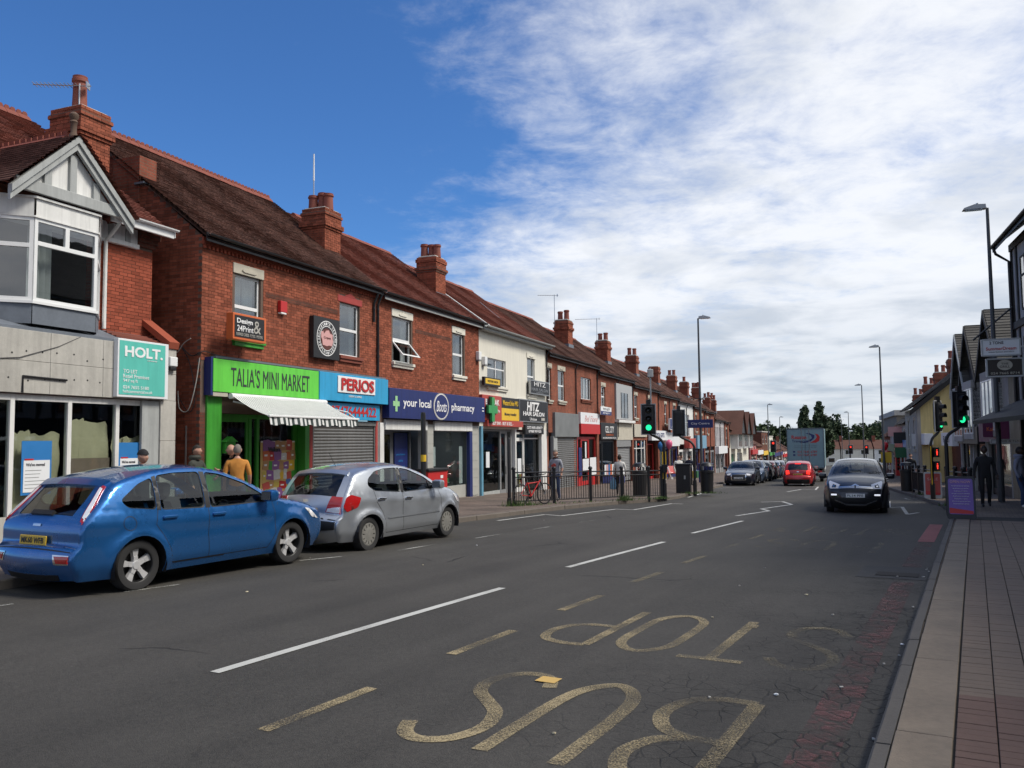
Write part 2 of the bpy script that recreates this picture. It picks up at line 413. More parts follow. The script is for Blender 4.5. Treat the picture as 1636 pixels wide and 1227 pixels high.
def paintm(name, col, lo, hi, sc=30., alpha=1.0, crazed=False):
    m, nt, p = newm(name); g = nd(nt, 'ShaderNodeNewGeometry'); P = g.outputs['Position']
    n1 = noise(nt, P, sc * 3, 3, .7); n2 = noise(nt, P, 1.3, 4, .6)
    a = mth(nt, 'ADD', mth(nt, 'MULTIPLY', n1, .75), mth(nt, 'MULTIPLY', n2, .5))
    al = mth(nt, 'MULTIPLY', sstep(nt, a, lo, hi), alpha)
    if crazed:
        vo = nd(nt, 'ShaderNodeTexVoronoi', {'Vector': mixc(nt, .06, P, nd(nt, 'ShaderNodeTexNoise', {'Vector': P, 'Scale': 6.0}).outputs[1]), 'Scale': 7.0}, feature='DISTANCE_TO_EDGE')
        al = mth(nt, 'MULTIPLY', al, mth(nt, 'MULTIPLY', sstep(nt, vo.outputs[0], .01, .07), sstep(nt, noise(nt, P, 2.6, 5, .7), .36, .60, .12, 1.0)))
    k = nd(nt, 'ShaderNodeVectorMath', {0: col}, operation='SCALE'); nt.links.new(mth(nt, 'ADD', mth(nt, 'MULTIPLY', n2, .7), .65), k.inputs['Scale'])
    nt.links.new(k.outputs[0], p.inputs['Base Color']); p.inputs['Roughness'].default_value = .75
    tr = nd(nt, 'ShaderNodeBsdfTransparent'); mx = nd(nt, 'ShaderNodeMixShader', {0: al, 1: tr.outputs[0], 2: p.outputs[0]})
    nt.links.new(mx.outputs[0], [n for n in nt.nodes if n.type == 'OUTPUT_MATERIAL'][0].inputs[0]); M[name] = m
paintm('paint_white', (.46, .46, .43), .34, .60)
paintm('paint_thin', (.40, .40, .37), .52, .78)
paintm('paint_yellow', (.33, .265, .15), .50, .80)
paintm('paint_ghost', (.29, .24, .14), .56, .90)
paintm('paint_red', (.165, .062, .062), .40, .84, 9., .72, True)
paintm('paint_redfresh', (.27, .065, .068), .28, .60, 12., .9)

# block paving seen from afar
def pavem(name, c1, c2, mo, ang, bw, bh):
    m, nt, p = newm(name); g = nd(nt, 'ShaderNodeNewGeometry')
    mp = nd(nt, 'ShaderNodeMapping', {0: g.outputs['Position'], 2: (0, 0, ang)})
    s = nd(nt, 'ShaderNodeSeparateXYZ', {0: mp.outputs[0]})
    v = nd(nt, 'ShaderNodeCombineXYZ', {0: s.outputs[0], 1: s.outputs[1], 2: 0.0}).outputs[0]
    bt = nd(nt, 'ShaderNodeTexBrick', {'Vector': v, 'Color1': (*c1, 1), 'Color2': (*c2, 1), 'Mortar': (*mo, 1), 'Scale': 1.0, 'Mortar Size': .006, 'Brick Width': bw, 'Row Height': bh, 'Mortar Smooth': .2})
    f = noise(nt, g.outputs['Position'], .8, 8, .68); f2 = noise(nt, g.outputs['Position'], 14, 3, .7)
    k = mth(nt, 'MULTIPLY', sstep(nt, f, .3, .7, .66, 1.25), sstep(nt, f2, .3, .7, .85, 1.12))
    c = nd(nt, 'ShaderNodeVectorMath', {0: bt.outputs[0]}, operation='SCALE'); nt.links.new(k, c.inputs['Scale'])
    nt.links.new(c.outputs[0], p.inputs['Base Color']); p.inputs['Roughness'].default_value = .85
    b = nd(nt, 'ShaderNodeBump', {'Strength': .5, 'Distance': .006, 'Height': mth(nt, 'SUBTRACT', f2, bt.outputs[1])})
    nt.links.new(b.outputs[0], p.inputs['Normal']); M[name] = m
pavem('pave_left', (.150, .110, .087), (.115, .086, .07), (.06, .052, .045), R(21.5), .2, .1)
pavem('pave_right', (.185, .138, .102), (.145, .108, .082), (.04, .036, .032), R(28.6), .2, .1)
mat('bed', (.035, .032, .027), .95, var=.3, sc=12)
mat('slab', (.225, .180, .132), .85, var=.32, sc=2.2, bump=.4, bsc=70)
mat('paver', (.195, .145, .106), .85, var=.24, sc=1.4, bump=.4, bsc=80)
mat('paver_red', (.150, .092, .070), .85, var=.24, sc=2.4, bump=.4, bsc=80)
mat('kerbstone', (.105, .095, .083), .85, var=.25, sc=3, bump=.4, bsc=60)
mat('kerb_left', (.125, .105, .088), .85, var=.25, sc=3, bump=.4, bsc=60)
mat('earth', (.10, .10, .06), .95, var=.3, sc=.05)

# terrain out to the horizon
b = B(); xs = [-1500, -500, -200, -80, -30, 0, 30, 60, 100, 160, 260, 520, 1600]; yy = [-400, -60, -12, 0, 20, 60, 120, 200, 260, 330, 420, 700, 2600]
def tz(x, y): return gz(x, min(y, 330)) - .35 if y < 330 else gz(x * .4, 330) - .35
b.add([(x, y, tz(max(min(x, 200), -80), y)) for y in yy for x in xs], [(i * 13 + j, i * 13 + j + 1, i * 13 + 14 + j, i * 13 + 13 + j) for i in range(12) for j in range(12)])
b.build('ground', 'earth')['kind'] = 'structure'
kl = lambda y: interp(KL, y); kr = lambda y: interp(KR, y)
road = sheet('road', lambda y: kl(y) - .02, lambda y: kr(y) + .02, 0.0, 'asphalt', 16)
fl = lambda y: OLx + (y - OLy) * math.tan(HL); fr = lambda y: ORx + (y - ORy) * math.tan(HR)
pavL = sheet('pavement_left', lambda y: fl(y) - 11, lambda y: kl(y) - .12, .12, 'pave_left', 8)
pavR = sheet('pavement_right', lambda y: kr(y) + .11, lambda y: max(fr(y), kr(y)) + 11, .103, 'pave_right', 8)
# side road beyond the terrace at the far T junction
b = B()
far = [(60, 252), (135, 238)]
b.add([(55, 250, gz(55, 250) + .01), (150, 232, gz(150, 250) + .01), (152, 242, gz(150, 252) + .01), (57, 260, gz(57, 260) + .01)], [(0, 1, 2, 3)])
b.build('side_road', 'asphalt')['kind'] = 'structure'

# kerb stones, one object each (shared mesh)
def along(pts, step, y0, y1):
    out = []; carry = 0.0
    for (x0, ya), (x1, yb) in zip(pts, pts[1:]):
        d = math.hypot(x1 - x0, yb - ya); t = carry
        while t < d:
            f = t / d; y = ya + (yb - ya) * f
            if y0 < y < y1: out.append((x0 + (x1 - x0) * f, y, math.atan2(yb - ya, x1 - x0)))
            t += step
        carry = t - d
    return out
def kerbs(pts, par, m, side, y0, y1, w):
    a = -side; prof = [(0, -.10), (a * .012, .105), (a * .028, .122), (a * w, .124), (a * w, -.10)]
    b = B(); b.prism(prof, lambda p, q, d: (d, p, q), .004, .906); me = b.mesh('kerb_stone', m)
    for x, y, an in along(pts, .912, y0, y1):
        o = obj('kerb_stone', me, par); sl_ = (gz(x + .9 * math.cos(an), y + .9 * math.sin(an)) - gz(x, y)) / .9
        o.location = (x, y, gz(x, y) + rnd.uniform(-.003, .003)); o.rotation_euler = (0, -math.atan(sl_), an + rnd.uniform(-.004, .004))
    b = B()                                       # the run of kerb beyond those that can be told apart
    for x, y, an in along(pts, .912, y1, 250):
        c, s = math.cos(an), math.sin(an); z = gz(x, y)
        b.add([(x + u * c - v * s, y + u * s + v * c, z + q) for u in (0, .912) for v, q in prof], [(0, 1, 6, 5), (1, 2, 7, 6), (2, 3, 8, 7)])
    b.build('kerb_run', m, par)['kind'] = 'stuff'
kerbs(KL, pavL, 'kerb_left', -1, 8, 62, .14)
kerbs(KR, pavR, 'kerbstone', 1, 2, 62, .10)

# right pavement: row of slabs behind the kerb, then columns of block pavers
kx, ky = math.sin(R(28.6)), math.cos(R(28.6)); qx, qy = ky, -kx
def Kp(t, q): return (1.9 + t * kx + q * qx, 4.66 + t * ky + q * qy)
KROT = math.atan2(ky, kx)
b = B()
n = 30
b.add([(*Kp(-4 + i * .8, q), 0) for i in range(n) for q in (.095, 3.1)], [(2 * i, 2 * i + 1, 2 * i + 3, 2 * i + 2) for i in range(n - 1)])
b.v = [(x, y, gz(x, y) + .1065) for x, y, z in b.v]
b.build('paving_bed', 'bed', pavR)
def place(o, t, q, z, jit=.002):
    x, y = Kp(t, q); o.location = (x, y, gz(x, y) + z + rnd.uniform(-jit, jit))
    o.rotation_euler = (rnd.uniform(-.004, .004), rnd.uniform(-.003, .003) + .024 * max(0, min(1, (y - 6) / 8)), KROT + rnd.uniform(-.003, .003))
me = B().bbox(-.446, .446, -.143, .143, -.03, .006, .007).mesh('slab', 'slab')
for i in range(23):
    place(obj('slab', me, pavR), -2.9 + i * .915, .25, .121)
pm = [B().bbox(-.0475, .0475, -.0985, .0985, -.03, .006, .004).mesh('paver', 'paver'), B().bbox(-.0475, .0475, -.0985, .0985, -.03, .006, .004).mesh('paver', 'paver_red')]
cells = []
for j in range(13):
    for i in range(-34, 172):
        t, q = i * .1013 + .05, .505 + j * .2035
        x, y = Kp(t, q); px = 818 + 1350 * x / max(y, .1)
        cells.append((t, q, y, y > 2.9 and px < 1650))
cells.sort(key=lambda c: (not c[3], c[2]))
stuff = B(), B()
for n_, (t, q, y, vis) in enumerate(cells):
    redp = t < 1.35 + .12 * math.sin(q * 9)
    if n_ < 300: place(obj('paver', pm[redp], pavR), t, q, .121)
    else:
        z = gz(*Kp(t, q)) + .121 + rnd.uniform(-.002, .003); c = [Kp(t + a * .047, q + e * .098) for a, e in ((-1, -1), (1, -1), (1, 1), (-1, 1))]
        cc = [Kp(t + a * .0485, q + e * .0995) for a, e in ((-1, -1), (1, -1), (1, 1), (-1, 1))]
        stuff[redp].add([(*p_, z + .006) for p_ in c] + [(*p_, z - .01) for p_ in cc], [(0, 1, 2, 3), (0, 4, 5, 1), (1, 5, 6, 2), (2, 6, 7, 3), (3, 7, 4, 0)])
for b, mm in zip(stuff, ('paver', 'paver_red')):
    if b.v: b.build('paver_field', mm, pavR)['kind'] = 'stuff'

# ------------------------------------------------------------------ road markings
def strip(b, pts, w, off=.005):
    """a painted stroke of width w along points in (t, q)"""
    pts = [Vector(p) for p in pts]; vs = []
    for i, p_ in enumerate(pts):
        d = (pts[min(i + 1, len(pts) - 1)] - pts[max(i - 1, 0)]).normalized(); nrm = Vector((-d.y, d.x)) * w / 2
        for s_ in (1, -1):
            x, y = Kp(*(p_ + nrm * s_)); vs.append((x, y, gz(x, y) + off))
    b.add(vs, [(2 * i, 2 * i + 1, 2 * i + 3, 2 * i + 2) for i in range(len(pts) - 1)])
def line(t0, t1, q0, q1, w, n=6): return [(t0 + (t1 - t0) * i / n, q0 + (q1 - q0) * i / n) for i in range(n + 1)]
def smooth(pts, n=6):
    pts = [Vector(p) for p in pts]; out = []
    for i in range(len(pts) - 1):
        p0, p1, p2, p3 = pts[max(i - 1, 0)], pts[i], pts[i + 1], pts[min(i + 2, len(pts) - 1)]
        for k_ in range(n):
            t = k_ / n
            out.append(.5 * ((2 * p1) + (p2 - p0) * t + (2 * p0 - 5 * p1 + 4 * p2 - p3) * t * t + (3 * p1 - p0 - 3 * p2 + p3) * t ** 3))
    return out + [pts[-1]]
def mark(name, strokes, w, m, kind='structure', off=.005):
    b = B()
    for s_ in strokes: strip(b, s_, w, off)
    o = b.build(name, m); o['kind'] = kind
    return o
for t0, t1 in ((-.24, 4.2), (6.26, 10.38), (12.44, 16.5), (-6.6, -2.4)):
    mark('centre_line', [line(t0, t1, -4.69, -4.62, .1)], .10, 'paint_white')
for i in range(-1, 8):
    mark('bus_bay_dash', [line(-1.06 + i * 2.13, -.02 + i * 2.13, -3.36 + .004 * i, -3.33 + .004 * i, .1)], .10, 'paint_yellow' if i < 3 else 'paint_ghost')
S_ = [(.50, -.02), (.70, .08), (.80, .24), (.72, .42), (.50, .50), (.22, .46), (.02, .32), (-.06, .16), (-.30, .06), (-.56, .08), (-.74, .24), (-.70, .40), (-.48, .52)]
def letter(ch, t0, t1, q0):
    """strokes in (t, q): t grows down the letter (away from the camera), q falls along the reading direction"""
    w = .48
    T = lambda f: t0 + (t1 - t0) * f
    Q = lambda a: q0 - a * w
    L_ = {'B': [[(0, 0), (1, 0)], smooth([(0, 0), (0, .55), (.06, .85), (.22, 1), (.38, .85), (.46, .5), (.47, 0)]), smooth([(.47, .5), (.54, .85), (.72, 1.05), (.92, .88), (1, .5), (1, 0)])],
          'U': [smooth([(0, 0), (.6, 0), (.85, .1), (.98, .38), (.98, .62), (.85, .9), (.6, 1), (0, 1)])],
          'S': [smooth([(.16, 1.0), (.04, .8), (0, .5), (.06, .16), (.22, 0), (.40, .16), (.52, .5), (.64, .86), (.80, 1), (.95, .82), (1, .5), (.95, .2), (.82, .02)])],
          'T': [[(0, -.05), (0, 1.05)], [(0, .5), (1, .5)]],
          'O': [smooth([(.5, 0), (.85, .06), (1, .5), (.85, .94), (.5, 1), (.15, .94), (0, .5), (.15, .06), (.5, 0)])],
          'P': [[(0, 0), (1, 0)], smooth([(0, 0), (0, .5), (.07, .9), (.25, 1.05), (.42, .9), (.5, .5), (.5, 0)])]}[ch]
    return [[(T(p_[0]), Q(p_[1])) for p_ in s_] for s_ in L_]
for ch, q0 in zip('BUS', (-.78, -1.52, -2.18)): mark('road_letter', letter(ch, -.74, .84, q0), .105, 'paint_yellow')
for ch, q0 in zip('STOP', (-.50, -1.16, -1.80, -2.50)): mark('road_letter', letter(ch, 1.88, 3.5, q0), .095, 'paint_ghost' if ch == 'S' else 'paint_yellow')
mark('fresh_paint_chip', [[(.66, -2.28), (.80, -2.28)]], .16, mat('paint_chip', (.52, .34, .10), .7, var=.1), off=.009)
mark('fresh_paint_chip', [[(3.20, -1.37), (3.34, -1.37)]], .11, 'paint_yellow', off=.009)
for ch, q0 in zip('BUS', (-1.0, -1.75, -2.45)): mark('road_letter', letter(ch, 10.2, 12.0, q0), .10, 'paint_ghost')
for ch, q0 in zip('STOP', (-.72, -1.36, -2.0, -2.7)): mark('road_letter', letter(ch, 13.6, 15.4, q0), .10, 'paint_ghost')
mark('red_edge_band', [line(-5, 6.9, -.30, -.30, .3, 14), line(8.5, 12.6, -.31, -.31, .3, 6)], .25, 'paint_red')
mark('red_edge_band', [line(12.6, 17.4, -.31, -.31, .3, 6)], .28, 'paint_redfresh')
# utility patch of newer asphalt beside the right kerb, with its iron cover
b = B(); strip(b, [(7.15, -.48), (8.4, -.48)], .85, .004); b.build('asphalt_patch', mat('asphalt_new', (.03, .03, .031), .8, var=.25, sc=6, bump=.5, bsc=120))['kind'] = 'structure'
b = B(); x, y = Kp(7.55, -.42); z = gz(x, y)
b.add([(*Kp(7.55 + a * .16, -.42 + e * .26), gz(x, y) + .008 + h_) for h_ in (0, .006) for a, e in ((-1, -1), (1, -1), (1, 1), (-1, 1))], [(4, 5, 6, 7), (0, 1, 5, 4), (1, 2, 6, 5), (2, 3, 7, 6), (3, 0, 4, 7)])
tag(b.build('gully_cover', mat('castiron', (.03, .028, .026), .95, var=.3, sc=20)), 'iron gully cover in the dark patch beside the right kerb', 'drain cover')
# parking bay marks beside the two parked cars
for t0, t1, q0, q1 in ((-.2, .8, -9.3, -9.05), (1.9, 2.6, -8.62, -8.48), (5.1, 5.8, -8.75, -8.5), (6.9, 8.1, -8.2, -8.2), (9.4, 10.4, -8.15, -8.15), (11.8, 12.8, -8.1, -8.1), (14.2, 15.1, -8.05, -8.0)):
    mark('parking_bay_mark', [line(t0, t1, q0, q1, .06)], .06, 'paint_thin')
# white zig-zags before the crossing (world metres)
def wmark(name, lines, w, m):
    conv = lambda x, y: ((x - 1.9) * kx + (y - 4.66) * ky, (x - 1.9) * qx + (y - 4.66) * qy)
    b = B()
    for l_ in lines:
        for a, c in zip(l_, l_[1:]): strip(b, [conv(a[0] + (c[0] - a[0]) * i / 4, a[1] + (c[1] - a[1]) * i / 4) for i in range(5)], w)
    b.build(name, m)['kind'] = 'structure'
wmark('zigzag_line', [[(6.1, 23.3), (7.65, 25.5), (7.75, 26.6), (9.55, 29.2), (9.9, 31.3), (9.0, 30.9)]], .12, 'paint_white')
wmark('zigzag_line', [[(-.4, 21.6), (.9, 24.0), (1.3, 23.4), (3.2, 26.6), (3.7, 26.2), (5.6, 30.0), (5.9, 29.6)]], .10, 'paint_white')
wmark('zigzag_line', [[(11.7, 24.6), (11.0, 23.8), (12.6, 27.6), (12.0, 27.2), (13.9, 31.5)]], .10, 'paint_white')
wmark('zigzag_line', [[(13.2, 41.0), (15.1, 44.5), (15.5, 43.6), (17.4, 48.5), (17.0, 49.5)]], .10, 'paint_white')
wmark('stop_line', [[(7.2, 35.0), (9.3, 41.0)]], .10, 'paint_white')
wmark('stop_line', [[(9.3, 42.0), (10.9, 46.5), (12.9, 47.5)]], .10, 'paint_white')
wmark('lane_line', [[(16.0, 42), (16.8, 44.2)], [(18.0, 53), (19.2, 56)], [(21.5, 62), (23, 66)], [(26, 74), (28, 79)], [(33, 92), (36, 100)]], .10, 'paint_white')
wmark('lane_line', [[(15.6, 33.9), (15.0, 32.2)], [(16.6, 37.0), (16.1, 35.6)]], .08, 'paint_thin')
# litter and grit in the gutter
for i in range(26):
    t, q = rnd.uniform(-.6, 9), rnd.choice([rnd.uniform(-.14, -.02), rnd.uniform(-2.2, -.1)])
    if i > 18: t, q = rnd.uniform(2, 22), rnd.uniform(-9.6, -5)
    x, y = Kp(t, q); s_ = rnd.uniform(.008, .02); a = rnd.uniform(0, 6.3)
    pts = [(x + s_ * rnd.uniform(.5, 1.3) * math.cos(a + k_ * 1.05), y + s_ * rnd.uniform(.5, 1.3) * math.sin(a + k_ * 1.05)) for k_ in range(6)]
    b = B(); n = len(pts)
    b.add([(px_, py_, gz(x, y) + .006) for px_, py_ in pts] + [(px_, py_, gz(x, y) + .011 + rnd.uniform(0, .006)) for px_, py_ in pts], [tuple(range(n, 2 * n))] + [(k_, (k_ + 1) % n, n + (k_ + 1) % n, n + k_) for k_ in range(n)])
    o = b.build('litter_scrap', rnd.choice(['postwhite', 'concrete', 'paper', 'concrete', 'concrete']))
    tag(o, 'tiny scrap of pale litter lying in the road gutter', 'litter', 'scraps of litter on the road')
# ================================================================== BUILDING KIT (local: x along the front, y into the building, z up, absolute heights)
def wall(par, x0, x1, z0, z1, ops, m, y=0.0, t=.22, name='wall', back=None):
    """front face with openings and their reveals; ops = (xa, xb, za, zb)"""
    b = B(); X = sorted({x0, x1, *[v for o in ops for v in o[:2]]}); Z = sorted({z0, z1, *[v for o in ops for v in o[2:4]]})
    X = [v for v in X if x0 <= v <= x1]; Z = [v for v in Z if z0 <= v <= z1]
    for xa, xb in zip(X, X[1:]):
        for za, zb in zip(Z, Z[1:]):
            cx, cz = (xa + xb) / 2, (za + zb) / 2
            if any(o[0] < cx < o[1] and o[2] < cz < o[3] for o in ops): continue
            b.quad((xa, y, za), (xb, y, za), (xb, y, zb), (xa, y, zb))
    for xa, xb, za, zb in ops:
        za = max(za, z0); zb = min(zb, z1)
        b.quad((xa, y, za), (xa, y + t, za), (xa, y + t, zb), (xa, y, zb)); b.quad((xb, y, za), (xb, y + t, za), (xb, y + t, zb), (xb, y, zb))
        b.quad((xa, y, zb), (xb, y, zb), (xb, y + t, zb), (xa, y + t, zb)); b.quad((xa, y, za), (xb, y, za), (xb, y + t, za), (xa, y + t, za))
    return b.build(name, m, par)
def bricks(par, x0, x1, z0, z1, ops, y=0.0, m='brick', ax='x', bands=()):
    """every brick its own block, proud of the mortar; ax='y' lays them along y on the plane x=y-argument"""
    b = B(); ch = .0745; n = int((z1 - z0) / ch); band = B()
    for r_ in range(n):
        za, zb = z0 + r_ * ch + .009, z0 + (r_ + 1) * ch; cz = (za + zb) / 2
        cuts = sorted((o[0], o[1]) for o in ops if o[2] - .01 < cz < o[3] + .01)
        segs = []; c = x0
        for a, e in cuts:
            if a > c: segs.append((c, a))
            c = max(c, e)
        if c < x1: segs.append((c, x1))
        tgt = b
        for a, e in segs:
            p_ = a; first = True
            while p_ < e - .02:
                L_ = (.105 if r_ % 2 else .215) if first else .215
                q_ = min(p_ + L_, e); first = False
                if q_ - p_ > .025:
                    d = rnd.uniform(.004, .011); xa, xb = p_ + .005, q_ - .004
                    if ax == 'x': vs = [(xa, y - d, za), (xb, y - d, za), (xb, y - d, zb), (xa, y - d, zb), (xa, y + .01, za), (xb, y + .01, za), (xb, y + .01, zb), (xa, y + .01, zb)]
                    else: vs = [(y - d, xa, za), (y - d, xb, za), (y - d, xb, zb), (y - d, xa, zb), (y + .01, xa, za), (y + .01, xb, za), (y + .01, xb, zb), (y + .01, xa, zb)]
                    tgt.add(vs, [(0, 1, 2, 3), (0, 4, 5, 1), (1, 5, 6, 2), (2, 6, 7, 3), (3, 7, 4, 0)])
                p_ += L_ + .001
    o = b.build('brick_courses', m, par); o['kind'] = 'stuff'
    return o
def roof(par, x0, x1, ze, zr, yr=4.0, ye=-.28, m='tile_brown', tiles=True, sag=.03, back=True, name='roof', mid=None):
    L_ = math.hypot(yr - ye, zr - ze); c, s_ = (yr - ye) / L_, (zr - ze) / L_
    b = B(); g_ = .1; n = int(L_ / g_); w = .168
    def P_(x, l, h):
        f = (x - x0) / (x1 - x0); sg = -sag * math.sin(math.pi * f) * math.sin(math.pi * min(1, l / L_)) - .012 * math.sin(x * 2.1 + l)
        return (x, ye + l * c - h * s_, ze + l * s_ + h * c + sg)
    N = int((x1 - x0) / w)
    for k_ in range(n + 1):
        l0, l1 = k_ * g_, min((k_ + 1) * g_ + .01, L_)
        if tiles:
            for j in range(N + 1):
                xa = x0 + j * w - (w / 2 if k_ % 2 else 0); xb = min(xa + w - .004, x1); xa = max(xa, x0)
                if xb - xa < .02: continue
                h = .032 + rnd.uniform(-.003, .004)
                b.add([P_(xa, l0, h), P_(xb, l0, h), P_(xb, l1, .007), P_(xa, l1, .007), P_(xa, l0, 0), P_(xb, l0, 0)], [(0, 1, 2, 3), (4, 5, 1, 0)])
        else:
            M_ = max(1, int((x1 - x0) / 1.2))
            for j in range(M_):
                xa, xb = x0 + (x1 - x0) * j / M_, x0 + (x1 - x0) * (j + 1) / M_
                b.add([P_(xa, l0, .028), P_(xb, l0, .028), P_(xb, l1, .004), P_(xa, l1, .004), P_(xa, l0, 0), P_(xb, l0, 0)], [(0, 1, 2, 3), (4, 5, 1, 0)])
    rf = thing_part = B()
    rf.quad((x0, ye + .02, ze - .05), (x1, ye + .02, ze - .05), (x1, yr, zr - .16), (x0, yr, zr - .16)); rf.quad((x0, ye + .02, ze - .05), (x1, ye + .02, ze - .05), (x1, ye + 2, ze - .17 - sag * 1.2 + 2 * s_ / c), (x0, ye + 2, ze - .17 - sag * 1.2 + 2 * s_ / c)) if False else None
    if back: rf.quad((x0, yr, zr), (x1, yr, zr), (x1, 2 * yr + .3, ze), (x0, 2 * yr + .3, ze))
    ro = rf.build(name, m, par)
    t_ = b.build('roof_tiles', m, ro); t_['kind'] = 'stuff'
    return ro
def ridge(par, x0, x1, yr, zr, crest=False, n=None):
    b = B(); L_ = .32
    prof = [(-.15, -.09), (-.13, -.05), (-.05, .04), (0, .06), (.05, .04), (.13, -.05), (.15, -.09)]
    b.prism(prof, lambda p_, q, d: (d, p_, q), -.156, .156)
    if crest:
        for i in range(2):
            cx = -.078 + i * .156
            b.prism([(cx - .07, .05), (cx - .07, .10), (cx - .035, .145), (cx + .035, .145), (cx + .07, .10), (cx + .07, .05)], lambda p_, q, d: (p_, d, q), -.012, .012)
    me = b.mesh('ridge_tile', 'ridge'); off = OFF.get(par.name, (0, 0, 0))
    for i in range(int((x1 - x0) / L_)):
        o = obj('ridge_tile', me, par); o.location = (x0 + (i + .5) * L_ - off[0], yr - off[1], zr - off[2] + rnd.uniform(-.006, .006)); o.rotation_euler = (rnd.uniform(-.02, .02), 0, rnd.uniform(-.012, .012))
def chimney(par, x0, x1, y0, y1, z0, z1, pots=3, m='brick_far', h=.72, round_=False, lead=True, real=False):
    b = B(); hgt = z1 - z0
    b.box(x0 + .08, x1 - .08, y0 + .08, y1 - .08, z0, z1 - .62)
    for i, (e, za, zb) in enumerate(((.045, .62, .54), (.0, .54, .42), (.06, .42, .20), (.03, .20, .10), (.07, .10, 0))):
        b.box(x0 + e, x1 - e, y0 + e, y1 - e, z1 - za, z1 - zb + .001)
    if real:                                          # near stacks: every brick proud of the joints
        c = b.build('chimney', 'mortar', par); q = B(); z = z0; r_ = 0
        while z < z1 - .04:
            top = z1 - z - .037; e = .08 if top > .62 else .045 if top > .54 else 0.0 if top > .42 else .06 if top > .20 else .03 if top > .10 else .07
            xa, xb, ya, yb = x0 + e - .009, x1 - e + .009, y0 + e - .009, y1 - e + .009
            for (px_, py_), (dx, dy), L_ in (((xa, ya), (1, 0), xb - xa), ((xa, yb), (0, -1), yb - ya), ((xb, ya), (0, 1), yb - ya)):
                u = .0 if r_ % 2 else -.11
                while u < L_ - .01:
                    a, g_ = max(u, 0) + .003, min(u + .215, L_) - .004
                    if g_ - a > .02:
                        d = rnd.uniform(-.003, .003); nx, ny = (dy, -dx) if (dx, dy) != (0, 1) else (1, 0)
                        if (dx, dy) == (0, -1): nx, ny = -1, 0
                        vs = [(px_ + dx * s_ + nx * o_, py_ + dy * s_ + ny * o_, zz) for o_ in (d, -.02) for zz in (z + .005, z + .070) for s_ in (a, g_)]
                        q.add(vs, [(0, 1, 3, 2), (0, 4, 5, 1), (2, 3, 7, 6), (0, 2, 6, 4), (1, 5, 7, 3)])
                    u += .22
            z += .0745; r_ += 1
        o_ = q.build('brick_courses', 'brick', c); o_['kind'] = 'stuff'
    else: c = b.build('chimney', m, par)
    B().bbox(x0 + .10, x1 - .10, y0 + .10, y1 - .10, z1 - .02, z1 + .07, .04).build('flaunching', 'concrete', c)
    if lead:
        B().box(x0 + .04, x1 - .04, y0 + .03, y1 - .04, z0 + .25, z0 + .62).build('flashing', 'lead', c)
    for i in range(pots):
        px_ = (x0 + x1) / 2 + (.06 if i % 2 else -.05); py_ = y0 + (y1 - y0) * ((i + .5) / pots * .86 + .07)
        hh = h * rnd.uniform(.85, 1.08); q = B()
        q.lathe([(.165, 0), (.15, hh * .5), (.145, hh * .8), (.175, hh * .84), (.175, hh * .92), (.155, hh * .94), (.16, hh), (.12, hh), (.12, hh - .2), (0, hh - .2)], (px_, py_, z1 + .03), n=14)
        q.build('chimney_pot', 'pot', c, True)
    return c
def pane(par, x0, x1, z0, z1, y, m='glass', name='pane'):
    b = B(); b.box(x0, x1, y, y + .012, z0, z1); return b.build(name, m, par)
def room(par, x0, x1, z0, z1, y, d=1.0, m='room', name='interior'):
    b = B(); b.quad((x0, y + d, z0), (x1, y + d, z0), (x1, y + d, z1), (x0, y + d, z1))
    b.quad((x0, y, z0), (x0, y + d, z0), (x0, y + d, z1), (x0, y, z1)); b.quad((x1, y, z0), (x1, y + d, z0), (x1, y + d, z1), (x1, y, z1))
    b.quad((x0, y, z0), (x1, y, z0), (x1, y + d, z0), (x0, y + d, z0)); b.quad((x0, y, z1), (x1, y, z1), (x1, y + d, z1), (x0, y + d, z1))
    return b.build(name, m, par)
